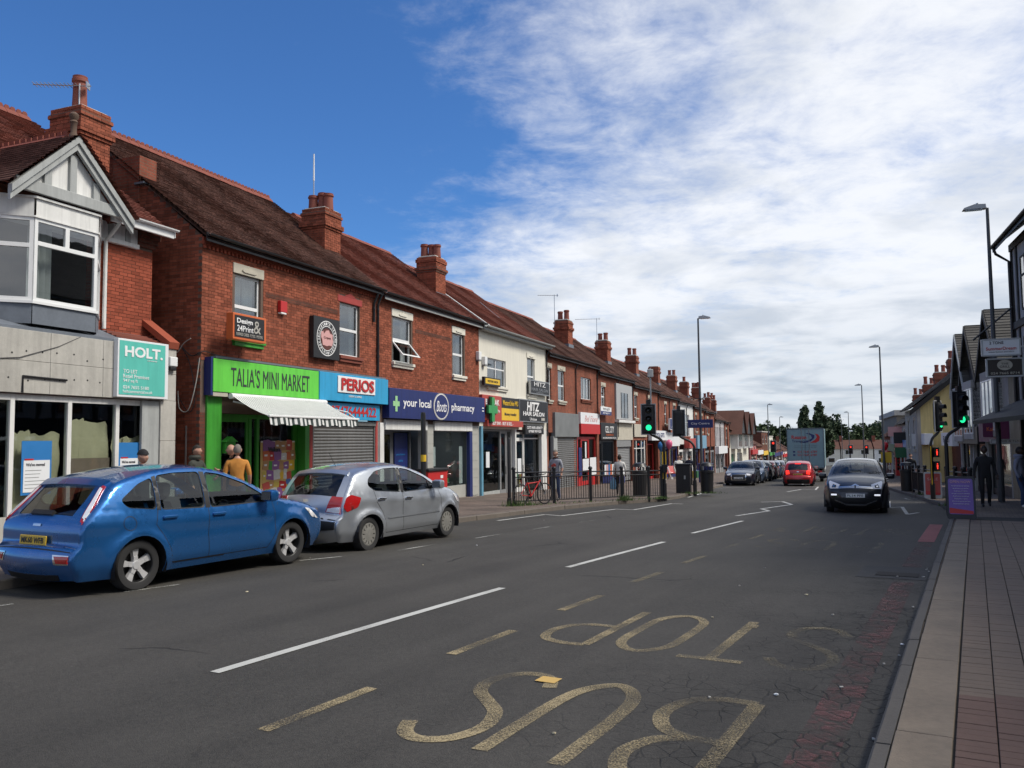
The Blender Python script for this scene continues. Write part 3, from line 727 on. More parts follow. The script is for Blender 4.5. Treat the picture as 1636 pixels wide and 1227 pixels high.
def win(par, x0, x1, z0, z1, y=0.0, dep=.07, kind='sash', lintel='stone', sill='stone', curtain=None, fm='upvc', f=.055, tilt=0.0, label=None):
    b = B(); yy = y + dep
    b.box(x0, x0 + f, yy, yy + .06, z0, z1); b.box(x1 - f, x1, yy, yy + .06, z0, z1)
    b.box(x0 + f, x1 - f, yy, yy + .06, z0, z0 + f); b.box(x0 + f, x1 - f, yy, yy + .06, z1 - f, z1)
    xm, zm = (x0 + x1) / 2, z0 + (z1 - z0) * (.5 if kind in ('sash', 'tilt') else .64)
    cells = [(x0 + f, x1 - f, z0 + f, z1 - f)]
    if kind in ('sash', 'tilt'):
        b.box(x0 + f, x1 - f, yy - .02, yy + .06, zm - f * .75, zm + f * .75); cells = [(x0 + f, x1 - f, zm + f * .75, z1 - f), (x0 + f, x1 - f, z0 + f, zm - f * .75)]
    elif kind == 'quad':
        b.box(x0 + f, x1 - f, yy - .003, yy + .057, zm - f * .5, zm + f * .5); b.box(xm - f * .5, xm + f * .5, yy - .006, yy + .054, z0 + f, z1 - f)
        cells = [(x0 + f, xm - f * .5, z0 + f, zm - f * .5), (xm + f * .5, x1 - f, z0 + f, zm - f * .5), (x0 + f, xm - f * .5, zm + f * .5, z1 - f), (xm + f * .5, x1 - f, zm + f * .5, z1 - f)]
    elif kind == 'three':
        for q in (1 / 3, 2 / 3): xq = x0 + (x1 - x0) * q; b.box(xq - f * .5, xq + f * .5, yy - .004, yy + .056, z0 + f, z1 - f)
        cells = [(x0 + (x1 - x0) * i / 3 + f * .6, x0 + (x1 - x0) * (i + 1) / 3 - f * .6, z0 + f, z1 - f) for i in range(3)]
    w = b.build('window', fm, par)
    for i, c in enumerate(cells):
        if kind == 'tilt' and i == 1: continue
        pane(w, *c, yy + .02)
    if kind == 'tilt':                            # lower sash hinged at its head and pushed out at the foot
        c = cells[1]; h_ = c[3] - c[2]; o_ = B(); out = .42
        pf = lambda x, l, d: (x, yy - .02 - l / h_ * out + d, c[3] - l * math.sqrt(1 - (out / h_) ** 2))
        for (xa, xb, la, lb) in ((c[0] - .03, c[0] + .04, 0, h_), (c[1] - .04, c[1] + .03, 0, h_), (c[0] + .04, c[1] - .04, 0, .06), (c[0] + .04, c[1] - .04, h_ - .06, h_)):
            o_.add([pf(xa, la, 0), pf(xb, la, 0), pf(xb, lb, 0), pf(xa, lb, 0), pf(xa, la, .05), pf(xb, la, .05), pf(xb, lb, .05), pf(xa, lb, .05)], [(0, 1, 2, 3), (4, 7, 6, 5), (0, 4, 5, 1), (1, 5, 6, 2), (2, 6, 7, 3), (3, 7, 4, 0)])
        o_.build('open_sash', fm, w)
        g_ = B(); g_.quad(pf(c[0] + .04, .06, .02), pf(c[1] - .04, .06, .02), pf(c[1] - .04, h_ - .06, .02), pf(c[0] + .04, h_ - .06, .02)); g_.build('pane', 'glass', w)
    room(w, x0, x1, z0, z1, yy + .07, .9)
    if curtain:
        cb = B(); n = 14; zt = z1 - f; zb_ = z0 + (z1 - z0) * curtain[0]
        for a, e in ((x0 + f, x0 + f + (x1 - x0 - 2 * f) * curtain[1]), (x1 - f - (x1 - x0 - 2 * f) * curtain[1], x1 - f)):
            pts = [(a + (e - a) * i / n, yy + .14 + .025 * math.sin(i * 1.9)) for i in range(n + 1)]
            cb.add([(p_[0], p_[1], z) for z in (zb_, zt) for p_ in pts], [(i, i + 1, n + 2 + i, n + 1 + i) for i in range(n)])
        cb.build('curtain', 'curtain', w, True)
    if sill:
        sb = B(); sb.bbox(x0 - .10, x1 + .10, y - .11, y + dep, z0 - .10, z0, .012); sb.bbox(x0 - .06, x1 + .06, y - .07, y + .02, z0 - .19, z0 - .10, .01)
        sb.build('sill', sill, w)
    if lintel:
        lb = B(); xm = (x0 + x1) / 2; lb.bbox(x0 - .09, x1 + .09, y - .035, y + dep, z1, z1 + .25, .012)
        lb.prism([(xm - .28, z1 + .10), (xm - .22, z1 + .16), (xm - .1, z1 + .13), (xm, z1 + .22), (xm + .1, z1 + .13), (xm + .22, z1 + .16), (xm + .28, z1 + .10), (xm + .2, z1 + .06), (xm - .2, z1 + .06)], lambda a, q, d: (a, d, q), y - .06, y - .03)
        lb.build('lintel', lintel, w)
    return w
def shutter(par, x0, x1, z0, z1, y, m='shutter', pitch=.088):
    b = B(); b.box(x0, x0 + .05, y - .03, y + .04, z0, z1); b.box(x1 - .05, x1, y - .03, y + .04, z0, z1); b.box(x0 + .05, x1 - .05, y + .05, y + .08, z0, z1)
    s_ = b.build('shutter', m, par); off = OFF.get(par.name, (0, 0, 0))
    n = int((z1 - z0) / pitch); p_ = (z1 - z0) / n
    me = B().prism([(0, 0), (-.012, p_ * .18), (-.02, p_ * .5), (-.012, p_ * .82), (0, p_ * .94), (.012, p_ * .94), (.012, 0)], lambda a, q, d: (d, a, q), x0 + .05 - off[0], x1 - .05 - off[0]).mesh('slat', m)
    for i in range(n):
        o = obj('slat', me, s_); o.location = (0, y + .015 - off[1], z0 + i * p_ - off[2])
    return s_
STOCK = [mat('stock%d' % i, c, .6, var=.15, sc=9) for i, c in enumerate([(.5, .08, .06), (.06, .16, .42), (.55, .42, .08), (.08, .32, .12), (.6, .6, .58), (.25, .10, .30), (.45, .25, .10), (.12, .12, .13), (.15, .4, .45)])]
def stock(par, x0, x1, z0, z1, y0, seed=0, rows=4, dens=.8):
    """shelves of goods inside a shop"""
    r = random.Random(seed); sh = B(); items = B()
    for k_ in range(rows):
        z = z0 + (z1 - z0) * k_ / rows; sh.box(x0, x1, y0, y0 + .3, z - .02, z); x = x0
        while x < x1 - .1:
            w, h = r.uniform(.05, .22), r.uniform(.10, (z1 - z0) / rows * .85)
            if r.random() < dens: items.cur = r.randrange(9); items.box(x, x + w * .92, y0 + .02, y0 + .22, z, z + h)
            x += w
    s_ = sh.build('shelf', 'greypaint', par); i_ = items.build('goods', STOCK, s_); i_['kind'] = 'stuff'
def front(par, x0, x1, z0, z1, y, posts, fm, riser=.5, rm=None, door=None, transom=None, glass='shopglass', f=.07, depth=2.6, im='room', seed=1, goods=True):
    """shopfront: posts = inner mullion positions, door = (xa, xb); z0 pavement, z1 underside of fascia"""
    b = B(); X = [x0] + list(posts) + [x1]
    for i, x in enumerate(X):
        w = f * (1.3 if i in (0, len(X) - 1) else .8); a, e = (x, x + w) if i == 0 else (x - w, x) if i == len(X) - 1 else (x - w / 2, x + w / 2); b.box(a, e, y, y + .09, z0 - .25, z1)
    b.box(x0 + f * 1.3, x1 - f * 1.3, y + .005, y + .085, z1 - f, z1 - .001)
    fr_ = b.build('shopfront', fm, par)
    for xa, xb in zip(X, X[1:]):
        isd = door and abs(door[0] - xa) < .05
        zb_ = z0 - .02 if isd else z0 + riser
        if not isd and riser > .05: B().box(xa + f * .4, xb - f * .4, y + .01, y + .16, z0 - .25, z0 + riser).build('stall_riser', rm or fm, fr_)
        zt = z1 - f
        if transom:
            B().box(xa + f * .4, xb - f * .4, y + .012, y + .07, transom - .03, transom + .03).build('transom', fm, fr_); pane(fr_, xa + f * .4, xb - f * .4, transom + .03, zt, y + .04, glass); zt = transom - .03
        if isd:
            d = B(); g_ = .09; d.box(xa + f * .5, xa + f * .5 + g_, y + .015, y + .06, zb_, zt); d.box(xb - f * .5 - g_, xb - f * .5, y + .015, y + .06, zb_, zt); d.box(xa + f * .5 + g_, xb - f * .5 - g_, y + .015, y + .06, zb_, zb_ + .22); d.box(xa + f * .5 + g_, xb - f * .5 - g_, y + .015, y + .06, zt - g_, zt)
            do = d.build('door', fm, fr_); pane(do, xa + f * .5 + g_, xb - f * .5 - g_, zb_ + .22, zt - g_, y + .035, glass)
            h_ = B(); h_.cyl((xb - .2, y - .03, z0 + .85), (xb - .2, y - .03, z0 + 1.2), .014, n=8); h_.build('handle', 'chrome', do)
        else: pane(fr_, xa + f * .4, xb - f * .4, zb_, zt, y + .04, glass)
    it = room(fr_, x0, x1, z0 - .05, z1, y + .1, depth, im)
    if goods:
        stock(it, x0 + .2, x1 - .2, z0 + .1, z0 + 2.0, y + depth * .62, seed); stock(it, x0 + .3, x1 - .5, z0 + .1, z0 + 1.0, y + .5, seed + 5, 2, .6)
    return fr_
def sign(name, label, side, s0, s1, z0, z1, o0, o1, m, edge=None, cat='sign', group=None):
    """a board standing o1 proud of the frontage (o0 = its back); returns the thing; draw on y = -o1"""
    t = (thingL if side == 'L' else thingR)(name, label, cat, s0, z0, 0.0, group)
    a, e = (s0, s1) if side == 'L' else (-s1, -s0)
    B().bbox(a, e, -o1, -o0, z0, z1, .008).build('board', m, t)
    if edge:
        b = B(); w = .035
        for q in ((a - .01, a + w, z0, z1), (e - w, e + .01, z0, z1), (a + w, e - w, z0 - .01, z0 + w), (a + w, e - w, z1 - w, z1 + .01)): b.box(q[0], q[1], -o1 - .012, -o0 + .003, q[2], q[3])
        b.build('rim', edge, t)
    return t
def pipe(par, x, y, zt, zb, r=.038, m='black', swan=True):
    b = B(); p_ = [(x, y - .05, zt), (x, y - .05, zb)]
    if swan: p_ = [(x, y - .2, zt), (x, y - .2, zt - .12), (x, y - .06, zt - .4), (x, y - .06, zb)]
    b.tube(p_, r, 8)
    z = zt - .6
    while z > zb: b.cyl((x, y - .06, z), (x, y - .06, z + .07), r * 1.25, n=8); z -= 1.5
    return b.build('downpipe', m, par, True)
def gutter(par, x0, x1, z, y=-.30, m='black', r=.06):
    prof = [(r * math.cos(a), r * math.sin(a)) for a in [math.pi + math.pi * i / 6 for i in range(7)]]; prof += [(a * .85, b_ * .85) for a, b_ in reversed(prof)]
    b = B(); b.prism(prof, lambda p_, q, d: (d, y + p_, z + q), x0, x1); b.box(x0, x1, y + .07, y + .10, z - .16, z + .03)
    return b.build('gutter', m, par)
def gable_end(par, x, yr, ze, zr, z0, m, y0=0.0, name='end_wall'):
    b = B(); d = 2 * yr; pts = [(x, y0, z0), (x, d, z0), (x, d, ze), (x, yr, zr - .05), (x, y0, ze)]; b.poly(pts); return b.build(name, m, par)
def aerial(label, loc, h=1.6, el=7, L_=1.1, rz=0.0, tilt=0.0, dish=False, group='rooftop aerials'):
    t = thing('tv_aerial', label, 'aerial', loc, rz, group)
    b = B(); b.cyl((0, 0, 0), (0, 0, h), .018, n=6); b.build('mast', 'steel', t)
    b = B(); b.cyl((-L_, 0, h - .05), (.25, 0, h - .05), .012, n=6); b.build('boom', 'steel', t)
    b = B()
    for i in range(el): x = -L_ + L_ * i / el + .04; b.cyl((x, -.14, h - .05), (x, .14, h - .05), .008, n=5)
    b.box(.17, .19, -.10, .10, h - .12, h + .03)
    b.build('elements', 'steel', t)
    return t
def smooth3(pts, n=5):
    pts = [Vector(p) for p in pts]; out = []
    for i in range(len(pts) - 1):
        p0, p1, p2, p3 = pts[max(i - 1, 0)], pts[i], pts[i + 1], pts[min(i + 2, len(pts) - 1)]
        for k_ in range(n):
            t_ = k_ / n
            out.append(.5 * ((2 * p1) + (p2 - p0) * t_ + (2 * p0 - 5 * p1 + 4 * p2 - p3) * t_ * t_ + (3 * p1 - p0 - 3 * p2 + p3) * t_ ** 3))
    return out + [pts[-1]]
# ================================================================== LEFT SIDE: the vacant shop with the gabled bay
t = thingL('vacant_shop', 'red brick vacant shop with a timbered gable over a white bay window', 'building', -19.0)
UW = .7                                              # the upper wall stands back this far behind the shop
zb = .10
wall(t, -23.5, -16.6, 3.95, 6.15, [(-20.75, -18.05, 4.3, 6.2)], 'mortar', y=UW, name='upper_wall')
bricks(t, -18.05, -16.6, 4.0, 6.15, [], y=UW, m='brick_red')
bricks(t, -23.5, -20.75, 4.0, 6.15, [], y=UW, m='brick_red')
b = B(); b.quad((-16.6, UW, zb - .4), (-16.6, 8.6, zb - .4), (-16.6, 8.6, 6.6), (-16.6, UW, 6.6)); b.add([(-16.6, UW, 6.6), (-16.6, 8.6, 6.6), (-16.6, 4.5, 9.65)], [(0, 1, 2)]); b.build('end_wall', 'brick_far', t)
# corbelled brick corner and render frieze under the eaves
b = B()
for i, (z0, z1, e) in enumerate(((6.15, 6.25, .03), (6.25, 6.35, .07), (6.35, 6.47, .11))): b.box(-17.05, -16.58 + e, UW - .02 - e, UW + .2, z0, z1)
b.build('corbel', 'brick_dark', t)
B().box(-18.3, -17.06, UW - .03, UW + .1, 6.15, 6.5).build('frieze', 'white', t)
b = B(); b.bbox(-18.35, -17.06, UW - .1, UW, 6.06, 6.16, .01); b.build('frieze_moulding', 'white', t)
for x in (-17.86, -17.4): B().box(x, x + .13, UW - .05, UW - .029, 6.16, 6.48).build('frieze_board', 'greypaint', t)
# main roof, ridge with pierced crest
rf = roof(t, -24.5, -16.45, 6.55, 9.72, yr=4.6, ye=UW - .42, m='tile_red', sag=.02)
ridge(rf, -24.4, -16.5, 4.6, 9.74, True)
b = B(); b.bbox(-18.15, -16.42, UW - .46, UW - .40, 6.40, 6.56, .01); b.build('fascia', 'upvc', t)
gutter(t, -18.15, -16.35, 6.60, UW - .50, 'upvc', .055)
b = B(); b.tube([(-17.95, UW - .45, 6.52), (-17.95, UW - .42, 6.38), (-17.95, UW - .07, 6.05), (-17.95, UW - .07, 4.2)], .04, 8); b.build('downpipe', 'white', t, True)
# bay window
bay = [(-20.75, UW), (-20.1, .06), (-18.7, .06), (-18.05, UW)]
def baypanel(par, pts, z0, z1, m, name, out=0.0):
    b = B()
    for (xa, ya), (xb, yb) in zip(pts, pts[1:]):
        d = Vector((xb - xa, yb - ya)).normalized(); n_ = Vector((d.y, -d.x)) * out
        b.add([(xa + n_.x, ya + n_.y, z0), (xb + n_.x, yb + n_.y, z0), (xb + n_.x, yb + n_.y, z1), (xa + n_.x, ya + n_.y, z1)], [(0, 1, 2, 3)])
    return b.build(name, m, par)
baypanel(t, bay, 6.0, 6.32, 'white', 'bay_spandrel', .05)
b = B(); b.prism([(-20.83, UW), (-20.13, -.03), (-18.67, -.03), (-17.97, UW)], lambda a, q, d: (a, q, d), 6.32, 6.36); b.prism([(-20.8, UW), (-20.12, .0), (-18.68, .0), (-18.0, UW)], lambda a, q, d: (a, q, d), 5.97, 6.0); b.build('bay_cornice', 'white', t)
b = B(); b.prism([(-20.8, UW), (-20.13, -.0), (-18.67, -.0), (-18.0, UW)], lambda a, q, d: (a, q, d), 4.37, 4.42); b.build('bay_sill', 'upvc', t)
def baywin(xa, ya, xb, yb, z0, z1, split, top):
    d = Vector((xb - xa, yb - ya)); L_ = d.length; d.normalize(); n_ = Vector((d.y, -d.x)); f = .065
    fn = lambda l, o, z: (xa + d.x * l + n_.x * o, ya + d.y * l + n_.y * o, z)
    b = B(); g_ = []
    def bar(l0, l1, za, zb_, o=.0): b.add([fn(l, o_, z) for z in (za, zb_) for o_ in (o + .03, o - .03) for l in (l0, l1)], [(0, 1, 3, 2), (4, 6, 7, 5), (0, 4, 5, 1), (2, 3, 7, 6), (0, 2, 6, 4), (1, 5, 7, 3)])
    bar(0, f, z0, z1); bar(L_ - f, L_, z0, z1); bar(f, L_ - f, z0, z0 + f); bar(f, L_ - f, z1 - f, z1)
    zt = z0 + (z1 - z0) * top; bar(f, L_ - f, zt - f * .6, zt + f * .6, .004)
    if split: bar(L_ / 2 - f * .7, L_ / 2 + f * .7, zt + f * .6, z1 - f, .002)
    w = b.build('window', 'upvc', t)
    xs_ = [f, L_ / 2 - f * .7, L_ / 2 + f * .7, L_ - f] if split else [f, L_ - f]
    for i in range(0, len(xs_), 2):
        q = B(); q.quad(fn(xs_[i], 0, zt + f * .6), fn(xs_[i + 1], 0, zt + f * .6), fn(xs_[i + 1], 0, z1 - f), fn(xs_[i], 0, z1 - f)); q.build('pane', 'glass', w)
    q = B(); q.quad(fn(f, 0, z0 + f), fn(L_ - f, 0, z0 + f), fn(L_ - f, 0, zt - f * .6), fn(f, 0, zt - f * .6)); q.build('pane', 'glass', w)
baywin(-20.1, .06, -18.7, .06, 4.42, 5.97, True, .70)
baywin(-20.75, UW, -20.1, .06, 4.42, 5.97, False, .66)
baywin(-18.7, .06, -18.05, UW, 4.42, 5.97, False, .66)
room(t, -20.7, -18.1, 4.3, 6.2, UW + .3, 2.2, 'room')
b = B(); n = 12
b.add([(-20.0 + .5 * i / n, .35 + .03 * math.sin(i * 2), z) for z in (4.5, 5.9) for i in range(n + 1)], [(i, i + 1, n + 2 + i, n + 1 + i) for i in range(n)]); b.build('curtain', 'curtain', t, True)
# gable with barge boards
gx0, gx1, gxa, gz0, gza = -20.74, -17.97, -19.37, 6.42, 7.70
yg = -.12
b = B(); b.add([(gx0 + .35, yg + .12, gz0 + .05), (gx1 - .35, yg + .12, gz0 + .05), (gxa, yg + .12, gza - .2)], [(0, 1, 2)]); b.build('gable_render', 'white', t)
B().bbox(gx0 + .15, gx1 - .15, yg + .04, yg + .12, gz0 - .02, gz0 + .2, .01).build('tie_beam', 'greypaint', t)
for x in (-20.0, -19.45, -18.9): B().box(x, x + .15, yg + .06, yg + .118, gz0 + .2, gza - .35 - abs(x + .07 - gxa) * .75).build('stud', 'greypaint', t)
sl_ = (gza - gz0) / (gxa - gx0)
for sgn in (-1, 1):
    xe = gx0 if sgn < 0 else gx1
    for nm, w0, w1, ya, yb in (('barge_board', 0, .22, yg - .02, yg + .05), ('barge_moulding', .0, .11, yg - .06, yg - .021)):
        b = B(); b.prism([(xe, gz0 - .02 - w0), (gxa, gza + .02 - w0), (gxa, gza + .02 - w1 * 1.25), (xe, gz0 - .02 - w1 * 1.25)], lambda a, q, d: (a, d, q), ya, yb); b.build(nm, 'greypaint', t)
    # the little gable roof runs back into the main slope
    r_ = B(); k_ = 0
    while k_ < 16:
        f0, f1 = k_ / 16, (k_ + 1) / 16 + .01
        xa, xb = xe + (gxa - xe) * f0 + sgn * .08, xe + (gxa - xe) * f1 + sgn * .08 * (1 - f1); za, zc_ = gz0 + (gza - gz0) * f0, gz0 + (gza - gz0) * f1
        y = yg - .1
        while y < 2.6:
            r_.add([(xa, y, za + .05), (xa, y + .16, za + .05), (xb, y + .16, zc_ + .025), (xb, y, zc_ + .025), (xa, y, za + .02), (xa, y + .16, za + .02)], [(0, 1, 2, 3), (4, 5, 1, 0)]); y += .165
        k_ += 1
    o = r_.build('gable_roof_tiles', 'tile_brown' if sgn < 0 else 'tile_red', rf); o['kind'] = 'stuff'
b = B()
for i in range(7):
    y = yg + .25 + i * .32; b.prism([(gxa - .13, gza), (gxa, gza + .1), (gxa + .13, gza)], lambda a, q, d: (a, d, q), y, y + .31)
    for j in range(2): b.box(gxa - .012, gxa + .012, y + .02 + j * .155, y + .13 + j * .155, gza + .08, gza + .17)
b.build('gable_ridge', 'ridge', rf)
b = B(); b.lathe([(.0, 0), (.09, 0), (.08, .08), (.055, .12), (.06, .3), (.08, .33), (.055, .37), (.09, .44), (.09, .48), (.04, .53), (0, .54)], (gxa, yg + .1, gza - .02), n=12); b.build('finial', mat('oldterracotta', (.11, .07, .05), .9, var=.3, sc=9), rf, True)
chimney(rf, -17.72, -16.78, 1.7, 2.75, 7.0, 9.28, 1, 'brick_far', .78, lead=False, real=True)
# shop: pale stone fascia and piers, sloped lead roof behind, big bare windows
b = B(); X = [-23.5, -20.9, -19.75, -18.55, -17.3, -16.58]
for i, (xa, xb) in enumerate(zip(X, X[1:])):
    for za, zc_ in ((2.72, 3.30), (3.305, 3.86)): pnl = B(); pnl.bbox(xa + .003, xb - .003, -.03, .25, za, zc_, .006); pnl.build('stone_panel', 'concrete', t)
for za, zc_ in ((-.2, .9), (.905, 1.85), (1.855, 2.715)): pnl = B(); pnl.bbox(-17.02, -16.58, -.035, .3, za, zc_, .006); pnl.build('stone_panel', 'concrete', t)
B().box(-23.5, -16.6, .02, .3, 3.86, 3.92).build('lead_edge', 'lead', t)
b = B(); b.quad((-23.5, .03, 3.92), (-16.6, .03, 3.92), (-16.6, UW, 4.18), (-23.5, UW, 4.18)); b.build('lead_roof', 'lead', t)
baypanel(t, bay, 4.0, 4.37, 'lead', 'bay_apron', .02)
b = B()
for k_ in range(4): b.box(-18.0, -16.75, .1 + k_ * .13, .26 + k_ * .13, 3.95 + k_ * .05, 3.99 + k_ * .05)
b.build('apron_tiles', 'tile_red', t)
b = B(); b.prism([(-.06, 3.86), (UW + .02, 4.42), (UW + .02, 4.56), (-.1, 4.0)], lambda a, q, d: (d, a, q), -16.86, -16.56); b.build('coping', 'brick_red', t)
front(t, -23.3, -17.03, zb, 2.7, .06, [-21.6, -20.42, -19.22, -18.08], 'white', .42, 'concrete', None, None, 'shopglass', .11, 2.8, 'dark', goods=False)
B().box(-17.5, -17.03, .0, .06, zb - .3, 2.7).build('pier_panel', 'greypaint', t)
# holes left by the old sign
b = B()
for i in range(26): x = -20.9 + (i % 13) * .33 + rnd.uniform(-.05, .05); z = (3.45, 2.98)[i // 13] + rnd.uniform(-.06, .06); b.cyl((x, -.034, z), (x, -.028, z), .018, n=7)
b.build('fixing_holes', 'black', t)
b = B(); b.tube([(-20.32, -.05, 2.72), (-20.32, -.05, 3.02), (-19.4, -.05, 3.0)], .02, 6); b.build('cable', 'black', t)
b = B(); b.tube([(-21.2, -.04, 3.25), (-20.4, -.05, 3.35), (-19.6, -.04, 3.62), (-19.1, -.03, 3.86)], .008, 5); b.build('cable', 'black', t)
# brown paper and ply behind the glass
def paper(x0, x1, z0, z1, y, m, seed):
    r = random.Random(seed); n = 8; b = B()
    b.add([(x0 + (x1 - x0) * i / n, y + r.uniform(-.03, .03), z0 + (z1 + r.uniform(-.05, .04) * (j == n) - z0) * j / n) for j in range(n + 1) for i in range(n + 1)], [(j * 9 + i, j * 9 + i + 1, j * 9 + i + 10, j * 9 + i + 9) for j in range(n) for i in range(n)])
    return b.build('window_paper', m, t, True)
for i, a in enumerate([(-21.5, -20.9, .5, 1.9), (-20.38, -19.9, .5, 2.03), (-20.02, -19.3, .5, 2.0), (-19.18, -18.72, .5, 2.3), (-18.85, -18.15, .5, 2.22), (-18.05, -17.65, .5, 1.9), (-17.78, -17.05, .5, 1.95)]): paper(*a, .24, 'paper', i)
B().box(-19.15, -18.14, .19, .205, .52, 1.52).build('plywood', 'ply', t)
for x0, z0, w, h in ((-20.2, .88, .62, .98), (-18.02, .92, .56, .90)):
    s_ = thingL('moved_notice', 'blue and white closing notice taped inside the window, %s' % ('left of the plywood' if x0 < -19 else 'under the letting board'), 'poster', x0, z0, 0.0, 'notices in the vacant shop window')
    B().box(x0, x0 + w, .08, .088, z0, z0 + h).build('sheet', 'posterblue', s_)
    B().box(x0 + .04, x0 + w - .04, .073, .079, z0 + .05, z0 + h * .64).build('panel', 'postwhite', s_)
    B().box(x0 + .06, x0 + .24, .070, .079, z0 + h * .64, z0 + h * .67).build('red_tab', 'red', s_)
    text(s_, "We've moved", x0 + w * .45, .07, z0 + h * .56, .055, 'ink', w * .62, .01)
    for k_ in range(6): B().box(x0 + .07, x0 + w - rnd.uniform(.1, .3), .0715, .0725, z0 + h * (.12 + .065 * k_), z0 + h * (.125 + .065 * k_) + .006).build('print_line', 'grey', s_)
# letting board
s_ = sign('letting_board', 'turquoise to-let board with white lettering on the vacant shop front', 'L', -18.30, -16.93, 2.74, 3.93, .03, .14, 'postwhite')
B().box(-18.26, -17.03, -.146, -.141, 2.79, 3.89).build('face', 'teal', s_)
text(s_, 'HOLT.', -17.62, -.15, 3.68, .22, 'whiteletter', 1.02, .03)
for k_, (tx, z, w, h) in enumerate((('TO LET', 3.27, .36, .075), ('Retail Premises', 3.17, .68, .075), ('947 sq ft', 3.07, .38, .08), ('024 7655 5180', 2.945, .68, .065), ('holtcommercial.co.uk', 2.86, .78, .06), ('commercial', 3.53, .26, .03))):
    text(s_, tx, -18.16 + w / 2 if k_ < 5 else -17.4, -.148, z, h, 'whiteletter', w)
s_ = thingL('alarm_box', 'white burglar alarm box with black base beside the letting board', 'alarm box', -16.75, 3.4)
b = B(); b.bbox(-16.86, -16.64, -.13, -.036, 3.47, 3.68, .02); b.build('cover', 'upvc', s_); b = B(); b.bbox(-16.84, -16.66, -.12, -.036, 3.38, 3.47, .02); b.build('base', 'black', s_)
# passage between the buildings: meter boxes and cables
for x, z in ((-16.35, 2.1), (-16.12, 2.15)):
    s_ = thingL('cable_box', 'black cable junction box in the passage, %s' % ('nearer the vacant shop' if x < -16.2 else 'nearer the brick corner'), 'box', x, z, -.9)
    b = B(); b.bbox(x - .09, x + .09, .9, 1.02, z, z + .5, .015); b.build('case', 'black', s_)
aerial('long tv aerial pointing left from the vacant shop chimney', Lw(-17.42, -2.1, 9.22), .70, 12, 1.0, R(6), group='rooftop aerials')

# ================================================================== the green corner shop and the shuttered dessert shop
E1, ZR1 = 6.60, 9.90
t = thingL('corner_terrace', 'red brick pair of shops holding the green mini market and the shuttered blue dessert shop', 'building', -12.0)
wins = [(-14.66, -13.68, 4.34, 5.93), (-10.07, -9.0, 4.34, 5.92)]
wall(t, -15.8, -7.9, 2.5, E1, wins, 'mortar')
ops = [(a - .09, e + .09, c - .19, d + .26) for a, e, c, d in wins[:1]] + [(a - .02, e + .02, c - .16, d + .2) for a, e, c, d in wins[1:]]
bricks(t, -15.8, -7.9, 3.7, E1 - .28, ops)
b = B(); b.quad((-15.8, 0, -.5), (-15.8, 8.4, -.5), (-15.8, 8.4, E1), (-15.8, 0, E1)); b.add([(-15.8, 0, E1), (-15.8, 8.4, E1), (-15.8, 4.0, ZR1 - .03)], [(0, 1, 2)]); b.build('end_wall', 'mortar', t)
b = B(); ch = .0745
for r_ in range(int(9.2 / ch)):                      # end wall laid brick by brick, following the verge
    za = .0 + r_ * ch; y1_ = 6.2 if za < E1 else 6.2; y0_ = .0 if za < E1 else (za - E1 + .06) / (ZR1 - E1) * 4.0
    p_ = y0_ + (.1 if r_ % 2 else 0)
    while p_ < y1_:
        d = rnd.uniform(.003, .010)
        if za < E1 or p_ + .2 < 8 - y0_: b.add([(-15.8 - d, p_, za + .009), (-15.8 - d, p_ + .207, za + .009), (-15.8 - d, p_ + .207, za + ch), (-15.8 - d, p_, za + ch), (-15.79, p_, za + .009), (-15.79, p_ + .207, za + .009), (-15.79, p_ + .207, za + ch), (-15.79, p_, za + ch)], [(0, 1, 2, 3), (0, 4, 5, 1), (1, 5, 6, 2), (2, 6, 7, 3), (3, 7, 4, 0)])
        p_ += .217
o = b.build('end_brick_courses', 'brick', t); o['kind'] = 'stuff'
b = B()                                              # dentil course under the gutter, darker band between the windows
for i in range(58): x = -15.78 + i * .1356; b.box(x, x + .07, -.055, 0, E1 - .28, E1 - .20)
b.box(-15.8, -7.9, -.07, .0, E1 - .20, E1 - .12); b.box(-15.8, -7.9, -.04, .0, E1 - .12, E1 - .02); b.build('dentil_course', 'brick_red', t)
B().box(-13.5, -10.2, -.0125, .0, 5.52, 5.66).build('dark_band', 'brick_dark', t)
win(t, *wins[0], kind='sash', lintel='stone', sill='green', curtain=(.0, .48))
win(t, *wins[1], kind='sash', lintel=None, sill='ridge', curtain=(.0, .2))
b = B(); b.bbox(-10.2, -8.87, -.03, .04, 5.92, 6.12, .02); b.prism([(-9.85, 6.12), (-9.53, 6.24), (-9.2, 6.12)], lambda a, q, d: (a, d, q), -.03, .02); b.build('red_lintel', mat('redpaint', (.34, .045, .04), .7, var=.2), t)
rf = roof(t, -15.88, -7.9, E1 - .05, ZR1, m='tile_brown', sag=.07)
ridge(rf, -15.85, -7.95, 4.0, ZR1 + .03, True)
gutter(t, -15.9, -7.9, E1 + .0)
chimney(rf, -8.75, -7.70, 1.40, 2.40, 7.2, 9.26, 3, 'brick_far', .62, real=True)
b = B(); b.box(-15.84, -15.3, 1.9, 2.75, 7.6, 8.75); c = b.build('chimney_stub', 'brick_far', rf); B().box(-15.9, -15.2, 1.7, 2.0, 8.02, 8.07).build('flashing', 'lead', c)
pipe(t, -7.98, 0, E1 - .05, 3.6); pipe(t, -8.22, 0, E1 - .05, 5.55, swan=True)
zp = -.05
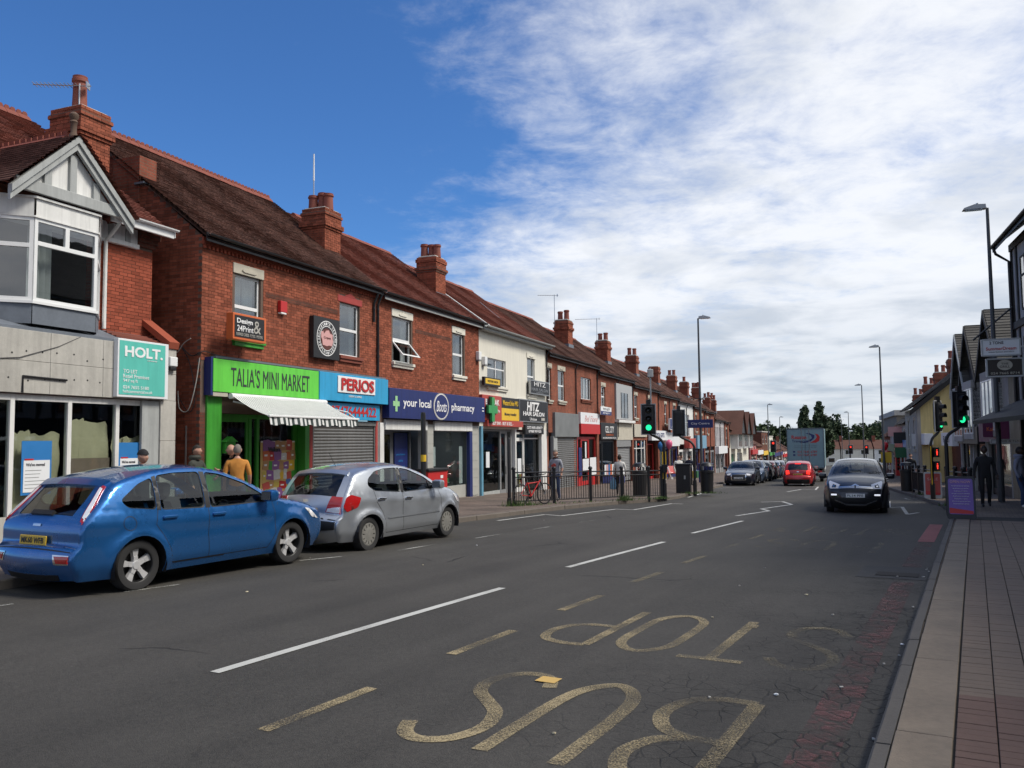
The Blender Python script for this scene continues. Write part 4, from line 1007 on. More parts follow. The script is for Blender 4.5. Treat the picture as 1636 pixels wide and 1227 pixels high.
# mini market front
wall(t, -15.8, -7.9, -.6, 2.5, [(-15.55, -11.58, -.5, 2.9), (-11.45, -8.0, -.5, 2.9)], 'brick_dark', y=.0, t=.3, name='shop_wall')
B().bbox(-15.62, -15.12, -.05, .3, zp - .2, 2.98, .01).build('pilaster', 'green', t)
B().bbox(-11.78, -11.58, -.03, .3, zp - .2, 2.98, .01).build('pilaster', 'green', t)
B().bbox(-11.57, -11.42, -.02, .28, zp - .2, 2.6, .01).build('pilaster', 'redpaint', t)
B().bbox(-8.06, -7.92, -.02, .28, zp - .2, 2.6, .01).build('pilaster', 'redpaint', t)
fr_ = front(t, -15.1, -11.8, zp, 2.52, .22, [-13.75, -13.45], 'green', .05, 'green', (-15.1, -13.75), None, 'shopglass', .12, 3.2, 'dark', 3)
B().box(-15.1, -11.8, .05, .3, 2.5, 2.98).build('header_panel', 'green', t)
B().box(-13.7, -12.0, .0, .048, 2.56, 2.9).build('red_panel', 'red', t)
b = B(); x0, x1, z0, z1 = -14.98, -14.2, 2.54, 2.93; y = .045   # union flag panel
fl_ = thingL('union_flag', 'union flag panel over the mini market doorway', 'flag', -14.98, 2.54)
B().box(x0, x1, y - .01, y, z0, z1).build('field', 'blue', fl_)
def bar2(par, p0, p1, w, y, m, nm):
    d = (Vector(p1) - Vector(p0)).normalized(); n_ = Vector((-d.y, d.x)) * w / 2; q = B(); a = Vector(p0); e = Vector(p1)
    q.prism([tuple(a + n_), tuple(e + n_), tuple(e - n_), tuple(a - n_)], lambda u, v, d_: (u, d_, v), y - .004, y); q.build(nm, m, par)
for a, e in (((x0 + .03, z0 + .02), (x1 - .03, z1 - .02)), ((x0 + .03, z1 - .02), (x1 - .03, z0 + .02))): bar2(fl_, a, e, .075, y - .011, 'whiteletter', 'saltire'); bar2(fl_, a, e, .025, y - .016, 'red', 'saltire')
xm, zm = (x0 + x1) / 2, (z0 + z1) / 2
for w, yy, m_ in ((.13, y - .021, 'whiteletter'), (.075, y - .026, 'red')): bar2(fl_, (x0, zm), (x1, zm), w, yy, m_, 'cross'); bar2(fl_, (xm, z0), (xm, z1), w, yy - .0005, m_, 'cross')
# poster of groceries on the window
gp = thingL('grocery_poster', 'colourful grocery poster filling the mini market window', 'poster', -13.4, .25)
B().box(-13.38, -11.95, .19, .2, zp + .1, 1.82).build('sheet', mat('postergold', (.60, .42, .14), .35, var=.15, sc=3), gp)
B().box(-13.38, -11.95, .185, .189, 1.8, 1.84).build('rim', 'whiteletter', gp)
r = random.Random(5); k_ = 0; cells = []
cm = ['stock0', 'stock1', 'stock2', 'stock3', 'stock4', 'stock5', 'stock6', 'red', 'yellow', 'green', 'orange']
for row in range(7):
    x = -13.3
    while x < -12.1:
        w, h = r.uniform(.14, .34), r.uniform(.18, .29); z = zp + .14 + row * .25
        ra = r.uniform(-.22, .22); pts = [(x + w * .5 + (p_ * math.cos(ra) - q_ * math.sin(ra)), z + h * .5 + (p_ * math.sin(ra) + q_ * math.cos(ra))) for p_, q_ in ((-w * .5, -h * .5), (w * .5, -h * .52), (w * .48, h * .42), (w * .2, h * .52), (-w * .46, h * .5))]
        q = B(); q.prism(pts, lambda u, v, d_: (u, d_, v), .183 - .0004 * k_ % .005, .1885); q.build('printed_pack', r.choice(cm), gp)
        k_ += 1; x += w * .9
        if r.random() < .5:
            q = B(); q.box(x - w * .7, x - w * .3, .176, .179, z + h * .4, z + h * .58); q.build('print_line', 'whiteletter', gp)
text(gp, 'Walkers', -12.85, .172, 1.62, .12, 'ink', .5, .02); text(gp, 'JOE', -12.2, .172, .62, .16, 'yellow', .3, .03)
# letter box by the door
s_ = thingL('post_box_green', 'green letter box on the mini market pilaster', 'letter box', -14.95, 1.6)
b = B(); b.bbox(-15.05, -14.7, -.12, .0, 1.55, 1.82, .01); b.build('case', 'green', s_); b = B(); b.prism([(-15.1, 1.82), (-14.875, 1.95), (-14.65, 1.82)], lambda a, q, d: (a, d, q), -.15, .0); b.build('lid', 'green', s_)
# dessert shop shutter
shutter(t, -11.4, -8.08, zp, 2.28, .02)
B().bbox(-11.42, -8.06, -.04, .1, 2.28, 2.42, .01).build('shutter_box', 'shutter', t)
# fascia signs
s_ = sign('mini_market_sign', 'lime green fascia with narrow black capitals above the striped awning', 'L', -15.62, -11.43, 2.98, 3.75, .0, .22, 'lime')
text(s_, "TALIA'S MINI MARKET", -13.45, -.224, 3.37, .46, 'ink', 3.15, .0)
B().box(-15.68, -15.6, -.2, .02, 2.9, 3.78).build('end_cap', 'blue', s_)
B().box(-15.6, -15.1, -.2, .0, 2.88, 2.975).build('bare_timber', 'stone', s_)
s_ = sign('dessert_shop_sign', 'sky blue fascia with bold red letters on a white plate', 'L', -11.42, -7.66, 2.97, 3.76, .0, .24, 'skyblue')
B().bbox(-10.55, -8.5, -.27, -.243, 3.22, 3.70, .01).build('plate', 'whiteletter', s_)
text(s_, 'PERIOS', -9.5, -.29, 3.47, .36, 'red', 1.8, .03); text(s_, 'DESSERT & SHAKES', -9.6, -.246, 3.13, .055, 'whiteletter', .7)
s_ = sign('phone_number_sign', 'narrow light blue strip with a red phone number over the shutter', 'L', -11.2, -7.98, 2.45, 2.93, .0, .12, 'skyblue')
text(s_, '07476444422', -9.45, -.126, 2.70, .30, 'red', 2.5, .02)
b = B(); b.box(-15.5, -7.7, -.18, .02, 3.77, 3.82); b.build('fascia_flashing', 'lead', t)
# round dessert sign on its black board
s_ = sign('round_logo_board', 'square black board with a white ring of words and a pink splash', 'L', -11.6, -10.32, 4.14, 5.3, .02, .16, 'black')
def ringtext(par, txt, cx, cz, r, y, h, m, a0, a1, flip=False):
    for i, ch_ in enumerate(txt):
        if ch_ == ' ': continue
        a = a0 + (a1 - a0) * i / (len(txt) - 1)
        text(par, ch_, cx + r * math.sin(a), y, cz + r * math.cos(a), h, m, h * .72, .01, rot=(a + (math.pi if flip else 0)), name='ring_letter')
cx, cz = -10.96, 4.72
for ro_, ri_, m_ in ((.50, .475, 'whiteletter'), (.355, .335, 'whiteletter')):
    q = B(); n = 40; q.add([(cx + rr * math.cos(6.2832 * i / n), -.164, cz + rr * math.sin(6.2832 * i / n)) for rr in (ro_, ri_) for i in range(n)], [(i, (i + 1) % n, n + (i + 1) % n, n + i) for i in range(n)]); q.build('ring', m_, s_)
ringtext(s_, 'SHAKES-ICE CREAM', cx, cz, .415, -.166, .075, 'whiteletter', R(-88), R(88))
ringtext(s_, 'WAFFLES-CREPES', cx, cz, .415, -.166, .075, 'whiteletter', R(262), R(98), True)
q = B(); q.prism([(cx + .3 * math.cos(a), cz - .02 + .31 * math.sin(a)) for a in [6.283 * i / 24 for i in range(24)]], lambda u, v, d_: (u, d_, v), -.166, -.161); q.build('brown_disc', mat('cocoa', (.10, .028, .02), .5, var=.1), s_)
pts = [(-.3, .16), (-.2, .2), (-.16, .12), (-.05, .22), (.08, .24), (.14, .15), (.28, .13), (.26, .02), (.3, -.06), (.24, -.2), (.1, -.19), (-.02, -.22), (-.14, -.2), (-.22, -.2), (-.24, -.06), (-.3, .02)]
q = B(); q.prism([(cx + a, cz + e) for a, e in pts], lambda u, v, d_: (u, d_, v), -.171, -.1665); q.build('pink_splash', mat('pink', (.62, .34, .33), .5, var=.06), s_)
text(s_, 'Crepes', cx, -.174, cz + .01, .09, 'cocoa', .34)
# projecting print-shop box sign
s_ = thingL('print_shop_sign', 'orange edged black box sign with white words under the upstairs window', 'sign', -14.7, 4.2, 0.0)
th = R(8)
B().bbox(-15.45, -14.25, -.62, -.42, 4.2, 4.82, .012).build('case', 'orange', s_)
B().box(-15.4, -14.33, -.627, -.621, 4.26, 4.77).build('face', 'black', s_)
text(s_, 'Design', -15.05, -.632, 4.63, .15, 'whiteletter', .56, .02); text(s_, '24Print', -15.03, -.632, 4.47, .14, 'whiteletter', .58, .004); text(s_, '&', -14.6, -.632, 4.55, .30, 'concrete', .26)
text(s_, 'BUSINESS CARDS - FLYERS - POSTERS', -14.87, -.632, 4.33, .07, 'concrete', .95)
b = B(); b.box(-14.95, -14.9, -.42, .0, 4.3, 4.35); b.box(-14.95, -14.9, -.42, .0, 4.68, 4.73); b.build('bracket', 'black', s_)
s_ = thingL('fire_alarm_box', 'red alarm box on the brick wall above the green fascia', 'alarm box', -12.87, 5.16)
b = B(); b.bbox(-13.01, -12.73, -.12, -.01, 5.2, 5.5, .015); b.build('case', 'red', s_); B().box(-12.98, -12.76, -.11, -.01, 5.16, 5.2).build('base', 'whiteletter', s_)
# awning
aw = thingL('striped_awning', 'white and dark green striped awning sloping out over the mini market', 'awning', -13.0, 2.4)
ax0, ax1 = -15.02, -11.2
n = 46; P0 = lambda x: (x, -.26, 2.93); P1 = lambda x: (x, -1.32, 2.42)
mat('awnwhite', (.66, .67, .66), .8, var=.1, sc=3); mat('awngreen', (.035, .05, .05), .8, var=.15)
bw, bg_ = B(), B(); vw, vg = B(), B()
for i in range(n * 2):
    xa, xb = ax0 + (ax1 - ax0) * i / (2 * n), ax0 + (ax1 - ax0) * (i + 1) / (2 * n); shift = 0.0
    wide = i % 2 == 0
    if wide: c = xb + .012
    a_, e_ = (xa, xb + .012) if wide else (xa + .012, xb)
    tgt = bw if wide else bg_
    sg = [0, .25, .5, .75, 1]
    for f0, f1 in zip(sg, sg[1:]):
        pt = lambda x, f: (x, -.26 - 1.06 * f, 2.93 - .51 * f - .05 * math.sin(math.pi * f) + .012 * math.sin(x * 3))
        tgt.quad(pt(a_, f0), pt(e_, f0), pt(e_, f1), pt(a_, f1))
for i in range(40):
    xa, xb = ax0 + (ax1 - ax0) * i / 40, ax0 + (ax1 - ax0) * (i + 1) / 40; tgt = (vw, vg)[i % 2]; wv = lambda x: -1.33 - .02 * math.sin(x * 9)
    dz = .19 + .02 * math.sin(i * 1.1)
    tgt.quad((xa, wv(xa), 2.40), (xb, wv(xb), 2.40), (xb + .02, wv(xb) - .02, 2.40 - dz), (xa + .02, wv(xa) - .02, 2.40 - dz))
cv = bw.build('canopy_stripes_white', 'awnwhite', aw); bg_.build('canopy_stripes_dark', 'awngreen', aw); vw.build('valance_white', 'awnwhite', aw); vg.build('valance_dark', 'awngreen', aw)
B().bbox(ax0 - .03, ax1 + .03, -1.36, -1.30, 2.385, 2.44, .015).build('front_bar', 'upvc', aw)
b = B(); b.cyl((ax0 - .05, -.25, 2.90), (ax1 + .05, -.25, 2.90), .07, n=12); b.build('roller', 'upvc', aw)
for x in (ax0 + .1, ax1 - .1): b = B(); b.tube([(x, -.2, 2.78), (x + .5, -.75, 2.62), (x + .05, -1.3, 2.41)], .022, 6); b.build('arm', 'upvc', aw)
# loose cables on the brick corner
for i, pts in enumerate(([(-15.82, .5, 4.0), (-15.86, .2, 3.8), (-15.75, -.04, 3.9), (-15.2, -.05, 3.85), (-14.0, -.03, 3.84), (-12.4, -.03, 3.80), (-10.5, -.03, 3.82), (-8.3, -.03, 3.78)], [(-15.84, 1.0, 3.9), (-15.85, .7, 4.15), (-15.85, .3, 3.7), (-15.85, .1, 2.9), (-15.86, .25, 2.5), (-15.85, .6, 2.9)], [(-15.84, 1.3, 4.1), (-15.84, .8, 3.5), (-15.85, .7, 2.6), (-15.84, .75, 1.9)], [(-15.84, .35, 2.2), (-15.84, .35, .0)])):
    b = B(); b.tube(smooth3(pts), (.012, .010, .010, .02)[i], 5); b.build('cable', 'black' if i < 3 else 'steel', t)
s_ = thingL('wall_cables', 'tangle of pale loose cables hanging on the shaded end wall', 'cable', -15.8, 2.4)
b = B(); b.tube(smooth3([(-15.9, 1.3, 4.05), (-15.9, .7, 3.85), (-15.9, .4, 4.1), (-15.9, .2, 4.2)]), .012, 5); b.build('loop', 'concrete', s_)
b = B(); b.tube(smooth3([(-15.85, -.02, 3.75), (-15.9, .05, 3.1), (-15.9, .25, 2.55), (-15.9, .5, 2.6), (-15.9, .55, 3.0)]), .012, 5); b.build('loop', 'concrete', s_)
s_ = thingL('roof_antenna', 'slim white pole antenna on the three-pot chimney', 'antenna', -7.5, 9.4, -2.45)
b = B(); b.cyl((-8.1, 2.3, 9.3), (-8.1, 2.3, 10.4), .02, n=6); b.build('mast', 'steel', s_); b = B(); b.cyl((-8.1, 2.3, 10.4), (-8.1, 2.3, 11.3), .03, .022, 8); b.build('whip', 'upvc', s_)
# ================================================================== LEFT SIDE: the pharmacy
t = thingL('pharmacy_terrace', 'red brick pair of houses above the navy pharmacy shopfront', 'building', -4.0)
wins = [(-6.95, -5.68, 4.42, 5.92), (-2.4, -1.4, 4.30, 5.90)]
wall(t, -7.9, .05, 2.4, 6.55, wins, 'mortar')
bricks(t, -7.88, .05, 3.5, 6.36, [(a - .09, e + .09, c - .19, d + .26) for a, e, c, d in wins])
b = B(); b.box(-7.9, .05, -.05, .0, 6.36, 6.44); b.box(-7.9, .05, -.03, .0, 6.44, 6.53); b.build('eaves_course', 'brick_red', t)
B().box(-5.4, -2.6, -.0125, .0, 5.55, 5.68).build('dark_band', 'brick_dark', t)
win(t, *wins[0], kind='tilt', lintel='cream', sill='cream', curtain=(.0, .3)); win(t, *wins[1], kind='sash', lintel='cream', sill='cream', curtain=(.0, .25))
rf = roof(t, -7.9, .1, 6.5, 9.75, m='tile_red', sag=.05); ridge(rf, -6.9, .0, 4.0, 9.78, False)
gutter(t, -7.85, .2, 6.56, m='black'); B().box(-7.8, .15, -.225, -.2, 6.34, 6.48).build('soffit_board', 'greypaint', t)
chimney(rf, -.92, .12, 1.40, 2.40, 7.2, 9.28, 3, 'brick_far', .62, real=True)
zp = -.33
wall(t, -7.9, .05, -1.0, 2.4, [(-7.55, -4.55, -.9, 2.4), (-4.05, -.75, -.9, 2.4)], mat('tilewall', (.40, .40, .37), .4, var=.1), y=.0, t=.35, name='shop_wall')
b = B()
for i in range(8):
    z = zp + i * .34
    for xa, xb in ((-4.53, -4.07), (-.72, -.12)): pnl = B(); pnl.bbox(xa, xb, -.02, .02, z + .004, z + .336, .004); pnl.build('wall_tile', 'tilewall', t)
front(t, -7.5, -4.6, zp, 2.2, .6, [-6.55, -5.9], 'grey', .1, 'blue', (-6.55, -5.9), None, 'shopglass', .07, 2.6, 'room', 11)
b = B(); b.box(-3.6, -1.4, 1.4, 1.55, 2.12, 2.16); b.build('ceiling_tube', mat('tube_on', (.9, .95, 1.0), .4, var=0, emit=3.0), t)
fr_ = front(t, -4.0, -.8, zp, 2.2, .12, [], 'grey', .45, 'tilewall', None, None, 'shopglass', .05, 3.4, mat('roomlight', (.30, .31, .30), .8, var=.1), 12)
B().box(-5.85, -4.95, .55, .59, zp + .1, 2.1).build('navy_panel', 'blue', t)
for k_, tx in enumerate(('prescriptions', 'advice', 'healthcare', 'beauty', 'baby & child')): text(t, tx, -5.45, .54, 1.35 - k_ * .2, .09, 'posterblue', .6 if k_ != 1 else .3)
B().bbox(-.98, -.72, -.04, .1, zp - .2, 2.3, .01).build('navy_post', 'blue', t); B().bbox(-7.85, -7.6, -.06, .1, zp - .3, 2.4, .01).build('white_post', 'white', t)
B().box(-1.35, -1.05, .25, .26, zp + .5, 1.6).build('opening_hours', 'postwhite', t); B().box(-3.85, -3.5, .19, .2, .9, 1.6).build('window_notice', 'postwhite', t)
for a, e in ((-7.52, -4.6), (-4.05, -.78)): B().bbox(a, e, -.07, .08, 2.18, 2.52, .012).build('shutter_box', 'white', t)
s_ = sign('pharmacy_sign', 'navy fascia reading your local pharmacy with a round script logo', 'L', -7.62, .02, 2.55, 3.52, .0, .26, 'blue')
mat('plusgreen', (.32, .60, .30), .4, var=.03)
for w, h in ((.14, .5), (.42, .16)): q = B(); q.box(-7.18 - w / 2, -7.18 + w / 2, -.268 - (w < .2) * .002, -.261, 3.02 - h / 2, 3.02 + h / 2); q.build('green_cross', 'plusgreen', s_)
text(s_, 'your local', -5.72, -.264, 3.05, .36, 'whiteletter', 2.0, .012); text(s_, 'pharmacy', -2.05, -.264, 3.02, .36, 'whiteletter', 2.05, .012)
cx, cz = -3.92, 3.04
for r_, m_, yy in ((.62, 'concrete', -.268), (.57, 'whiteletter', -.272), (.54, 'blue', -.276)):
    q = B(); q.prism([(cx + r_ * math.cos(6.2832 * i / 36), cz + r_ * .78 * math.sin(6.2832 * i / 36)) for i in range(36)], lambda u, v, d_: (u, d_, v), yy, yy + .006); q.build('logo_disc', m_, s_)
text(s_, 'Boots', cx, -.28, cz, .38, 'whiteletter', .84, .0, .45)
text(s_, '=', -.18, -.264, 3.05, .16, 'whiteletter', .18)
# ================================================================== cream rendered pair
t = thingL('cream_terrace', 'cream rendered pair of shops with a grey gutter, hair salon on the right', 'building', 4.2)
wins = [(.9, 2.96, 4.10, 5.26), (5.63, 6.65, 3.95, 5.66)]
wall(t, .05, 8.3, 2.3, 6.42, wins, 'cream')
win(t, *wins[0], kind='quad', lintel=None, sill='cream', curtain=(0, .2)); win(t, *wins[1], kind='sash', lintel='cream', sill='cream', curtain=(0, .3))
rf = roof(t, 1.0, 8.45, 6.4, 9.5, m='tile_red', tiles=False, sag=.05); roof(t, .08, 1.0, 6.4, 9.5, m='tile_brown', tiles=False, name='roof_slip'); ridge(rf, .9, 8.4, 4.0, 9.53, False)
b = B(); b.add([(1.0, -.28, 6.46), (1.12, -.28, 6.46), (1.12, 4.0, 9.56), (1.0, 4.0, 9.56), (1.0, -.28, 6.4), (1.12, -.28, 6.4), (1.12, 4.0, 9.48), (1.0, 4.0, 9.48)], [(0, 1, 2, 3), (4, 0, 3, 7), (5, 6, 2, 1), (4, 5, 1, 0)]); b.build('verge_strip', 'white', rf)
for x in (5.2, 7.0): b = B(); b.add([(x, 1.2, 7.55), (x + .06, 1.2, 7.55), (x + 1.0, 2.6, 8.55), (x + .9, 2.6, 8.55)], [(0, 1, 2, 3)]); b.build('lead_strip', 'lead', rf) if x < 6 else None
gutter(t, .0, 8.5, 6.48, -.36, 'greypaint', .08); B().bbox(.05, 8.45, -.27, -.02, 6.30, 6.42, .01).build('soffit', 'greypaint', t)
pipe(t, 8.25, 0, 6.4, 2.0)
zp = -.50
wall(t, .05, 8.3, -1.2, 2.3, [(.2, 4.0, -1.1, 2.3), (4.15, 7.7, -1.1, 2.3)], 'white', y=.0, t=.3, name='shop_wall')
front(t, .22, 3.95, zp, 2.3, .15, [2.6, 3.35], 'grey', .2, 'greypaint', (2.6, 3.35), None, 'shopglass', .09, 3.0, 'room', 21, False)
B().bbox(.02, .2, -.1, .1, zp - .3, 2.4, .01).build('blue_post', mat('bluepost', (.12, .30, .42), .5, var=.15), t)
front(t, 4.2, 7.65, zp, 2.2, .12, [5.4], 'white', .05, 'white', (4.2, 5.4), 1.9, 'shopglass', .1, 3.2, 'dark', 22)
B().bbox(7.35, 7.75, -.06, .1, zp - .3, 2.35, .01).build('white_post', 'white', t); B().box(4.5, 4.95, .08, .1, .3, 1.0).build('door_notice', 'postwhite', t); B().box(.95, 1.3, .1, .12, .7, 1.35).build('window_notice', 'postwhite', t)
s_ = sign('red_exchange_sign', 'red fascia with white capitals behind the hanging green cross', 'L', .05, 2.1, 2.66, 3.68, .0, .14, mat('signred', (.42, .06, .045), .45, var=.06))
text(s_, 'BUY BAK', 1.1, -.146, 3.40, .24, 'whiteletter', 1.45, .02); text(s_, 'Pre', 1.75, -.146, 3.05, .14, 'whiteletter', .3)
gc = thingL('green_cross_sign', 'green pharmacy cross hanging in front of the red fascia', 'sign', .75, 2.75, .0)
for w, h in ((.30, 1.0), (.95, .32)): q = B(); q.bbox(.72 - w / 2, .72 + w / 2, -.34 - (w < .5) * .004, -.24, 3.08 - h / 2, 3.08 + h / 2, .01); q.build('cross_arm', mat('crossgreen', (.04, .30, .09), .35, var=.05), gc)
for w, h in ((.38, 1.08), (1.03, .40)): q = B(); q.box(.72 - w / 2, .72 + w / 2, -.239 - (w < .5) * .004, -.21, 3.08 - h / 2, 3.08 + h / 2); q.build('cross_rim', 'black', gc)
B().box(.66, .78, -.21, .0, 3.4, 3.46).build('bracket', 'black', gc)
s_ = sign('black_union_sign', 'black panel with yellow lettering above the yellow panel', 'L', 2.1, 4.15, 3.2, 3.66, .0, .14, 'black'); text(s_, 'WesternUnion WU', 3.12, -.146, 3.43, .22, 'yellow', 1.8, .01)
s_ = sign('yellow_transfer_sign', 'yellow panel with dark words below the black one', 'L', 2.1, 4.15, 2.67, 3.195, .0, .14, 'yellow'); text(s_, 'Money transfer', 3.12, -.146, 2.93, .17, 'ink', 1.4, .005)
s_ = sign('red_strip_sign', 'narrow red strip of white words under the red fascia', 'L', .45, 4.5, 2.40, 2.655, .0, .2, 'signred'); text(s_, 'BUY BAK - BUY & SELL -', 2.1, -.206, 2.53, .14, 'whiteletter', 2.3, .01)
s_ = sign('salon_sign', 'grey rimmed black hair salon fascia with large slanted white letters', 'L', 4.2, 7.98, 2.66, 3.68, .0, .14, 'black', 'steel')
text(s_, 'HITZ', 6.0, -.146, 3.38, .42, 'whiteletter', 1.7, .03, .15); text(s_, 'HAIR SALON', 6.1, -.146, 3.04, .20, 'whiteletter', 2.9, .02, .1); text(s_, 'Unisex', 6.0, -.146, 2.80, .14, 'whiteletter', .95); B().box(7.1, 7.6, -.148, -.141, 2.75, 2.88).build('price_tag', 'concrete', s_)
s_ = sign('salon_phone_sign', 'small black board of white words above the salon door', 'L', 4.9, 7.4, 2.1, 2.52, .0, .16, 'black'); text(s_, 'CUTS HAIR & BEAUTY', 6.15, -.166, 2.40, .13, 'whiteletter', 2.1, .01); text(s_, '07988 909 920', 6.15, -.166, 2.23, .12, 'whiteletter', 1.7, .01)
s_ = sign('salon_hanging_sign', 'black sign with thin white capitals hung below the cream upstairs window', 'L', 5.5, 8.12, 3.98, 4.62, .12, .2, 'black', 'steel')
text(s_, 'HITZ', 6.8, -.206, 4.46, .2, 'whiteletter', 1.6); text(s_, 'HAIR SALON', 6.8, -.206, 4.2, .14, 'steel', 2.3); text(s_, 'UNISEX', 6.8, -.206, 4.06, .08, 'steel', 1.0)
s_ = sign('yellow_hanging_sign', 'small yellow and black sign hung beside the cream window', 'L', .1, 1.82, 4.06, 4.40, .1, .22, 'black'); B().box(.2, 1.72, -.226, -.221, 4.13, 4.35).build('face', 'yellow', s_); text(s_, 'WESTERN UNION', .95, -.23, 4.24, .09, 'ink', 1.1)
for x, z in ((-.15, 5.05), (.45, 4.9)):
    s_ = thingL('security_box', 'white security box on the %s' % ('brick corner of the pharmacy' if x < 0 else 'cream wall beside the window'), 'alarm box', x, z); b = B(); b.bbox(x - .13, x + .13, -.16, -.01, z, z + .34, .02); b.build('case', 'upvc', s_); B().box(x - .1, x + .1, -.14, -.01, z - .05, z).build('base', 'grey', s_)
aerial('tv aerial on the cream shop chimney, pointing left', Lw(16.3, -2.2, 8.6), 1.9, 7, 1.0, R(5)); aerial('long tv aerial on the second pair of pots down the street', Lw(25.5, -2.2, 8.3), 2.0, 8, 1.5, R(-5))

# ================================================================== the long brick terrace down the hill
mat('greyclad', (.36, .37, .38), .6, var=.06)
def pair(s0, s1, ze, label, wl, wm='brick_far', rm='tile_brown', pots=2, chim=True, pipes=True, ridge_on=True, cat='building', tiles=False, hh=3.1):
    p_ = Lw((s0 + s1) / 2); g0 = gz(p_[0], p_[1]) + .12
    t = thingL('brick_terrace', label, cat, s0)
    wall(t, s0, s1, g0 - 1, ze, [(a, e, c, d) for a, e, c, d, *_ in wl] + [(s0 + .25, s0 + (s1 - s0) / 2 - .15, g0 - 1.0, g0 + 2.9), (s0 + (s1 - s0) / 2 + .15, s1 - .25, g0 - 1.0, g0 + 2.9)], wm)
    for a, e, c, d, *k in wl: win(t, a, e, c, d, kind=k[0] if k else 'sash', lintel=(k[1] if len(k) > 1 else 'stone'), sill=(k[1] if len(k) > 1 else 'stone') or 'brick_far', curtain=(0, rnd.uniform(.15, .4)))
    rf = roof(t, s0, s1 + .05, ze - .05, ze + hh, m=rm, tiles=False, sag=.06)
    if ridge_on: ridge(rf, s0, s1, 4.0, ze + hh + .03, False)
    gutter(t, s0, s1, ze)
    if chim: chimney(rf, s1 - .95, s1 + .12, 1.4, 2.4, ze + .8, ze + 2.85, pots, 'brick_far', .62, real=s1 < 30)
    if pipes: pipe(t, s1 - .1, 0, ze - .05, g0 + 2.9); pipe(t, s0 + (s1 - s0) * .52, 0, ze - .05, g0 + 2.9)
    gable_end(t, s0 + .01, 4.0, ze, ze + hh, g0 - 1, wm)
    return t, g0
# A: grey shuttered shop and red shop
t, g0 = pair(8.3, 17.5, 6.13, 'brick pair above the grey shuttered shop and the pink and red shop', [(8.52, 9.05, 3.82, 5.42), (10.13, 11.25, 3.85, 5.42), (14.2, 16.2, 4.1, 5.36, 'three', None)], pots=2)
zp = g0
B().bbox(9.2, 13.25, -.14, .1, 1.98, 3.22, .01).build('grey_fascia', mat('fasciagrey', (.17, .18, .185), .6, var=.25, sc=1.5), t)
B().bbox(9.1, 9.7, -.08, .1, zp - .3, 2.0, .01).build('grey_pier', 'greypaint', t); shutter(t, 9.7, 13.2, zp, 2.0, .0, pitch=.1)
front(t, 13.6, 17.35, zp, 2.0, .1, [14.4, 15.9], 'red', .6, 'red', (14.4, 15.9), None, 'shopglass', .14, 2.6, 'room', 31)
B().box(14.55, 15.75, .06, .08, .1, .75).build('door_posters', 'postwhite', t); B().box(13.75, 14.3, .04, .06, -.2, 1.4).build('blue_poster', 'blue', t); B().box(15.0, 15.25, .05, .07, .8, 1.7).build('door_notice', 'postwhite', t); B().box(15.9, 17.2, .04, .06, -.2, .8).build('window_poster', 'postwhite', t)
s_ = sign('pink_lettered_sign', 'white fascia with faded pink lettering over a red band', 'L', 13.55, 17.4, 2.72, 3.0 + .35, .0, .16, 'postwhite'); text(s_, 'Bel Fiore', 15.6, -.166, 3.02, .34, 'pink', 2.6, 0, .3)
B().bbox(13.55, 17.4, -.18, -.0, 2.15, 2.715, .01).build('red_band', 'red', s_)
# B: phone shop and the grey-clad bay
t, g0 = pair(17.5, 26.4, 5.86, 'brick pair above the black phone shop with a grey-clad panel', [(18.4, 19.3, 3.84, 5.06), (22.7, 24.6, 3.25, 4.92, 'three', None)], pots=2, rm='tile_brown')
B().bbox(21.6, 25.9, -.12, -.005, 3.15, 5.45, .01).build('grey_cladding', 'greyclad', t)
q = B(); q.box(22.75, 24.55, -.135, -.121, 3.25, 4.9); q.build('tall_glazing', 'darkglass', t)
for x in (22.75, 23.6, 24.5): B().box(x, x + .06, -.15, -.121, 3.25, 4.9).build('glazing_bar', 'black', t)
B().bbox(21.5, 26.0, -.3, .0, 2.92, 3.1, .02).build('canopy', 'white', t)
zp = g0
front(t, 17.8, 21.5, zp, 1.8, .1, [18.8], 'black', .5, 'blue', (17.8, 18.8), None, 'shopglass', .12, 2.6, 'room', 41)
for i in range(5): B().box(19.0 + i * .45, 19.4 + i * .45, .03, .05, zp + .55, zp + 1.2).build('window_poster', ['postwhite', 'pink', 'posterblue', 'orange', 'postwhite'][i], t)
s_ = sign('phone_shop_sign', 'black phone shop fascia with tall white letters', 'L', 17.75, 21.65, 1.83, 2.85, .0, .14, 'black'); text(s_, 'CELL CITY', 19.7, -.146, 2.45, .4, 'whiteletter', 2.0, .005); text(s_, 'ACCESSORIES LTD', 19.7, -.146, 2.12, .1, 'orange', 1.8); text(s_, 'UNLOCKING REPAIRS BUY AND SELL', 19.7, -.146, 1.93, .1, 'whiteletter', 3.2)
s_ = sign('agent_board', 'white and blue estate agent board on the brick wall', 'L', 17.0, 19.4, 3.3, 3.78, .3, .36, 'postwhite'); B().box(17.0, 19.4, -.366, -.361, 3.3, 3.52).build('blue_half', 'blue', s_); text(s_, 'TO LET', 18.2, -.37, 3.65, .12, 'ink', 1.5); text(s_, '024 7622 8111', 18.2, -.37, 3.41, .1, 'whiteletter', 1.6); B().box(18.1, 18.2, -.3, 0, 3.5, 3.56).build('bracket', 'black', s_)
B().bbox(21.9, 25.7, -.02, .2, 1.35, 1.8, .01).build('shutter_box', 'grey', t); shutter(t, 21.9, 25.7, zp, 1.4, .1, 'grey', .11)
B().bbox(21.6, 26.2, -.05, .1, 1.8, 2.9, .01).build('peeling_fascia', 'stone', t)
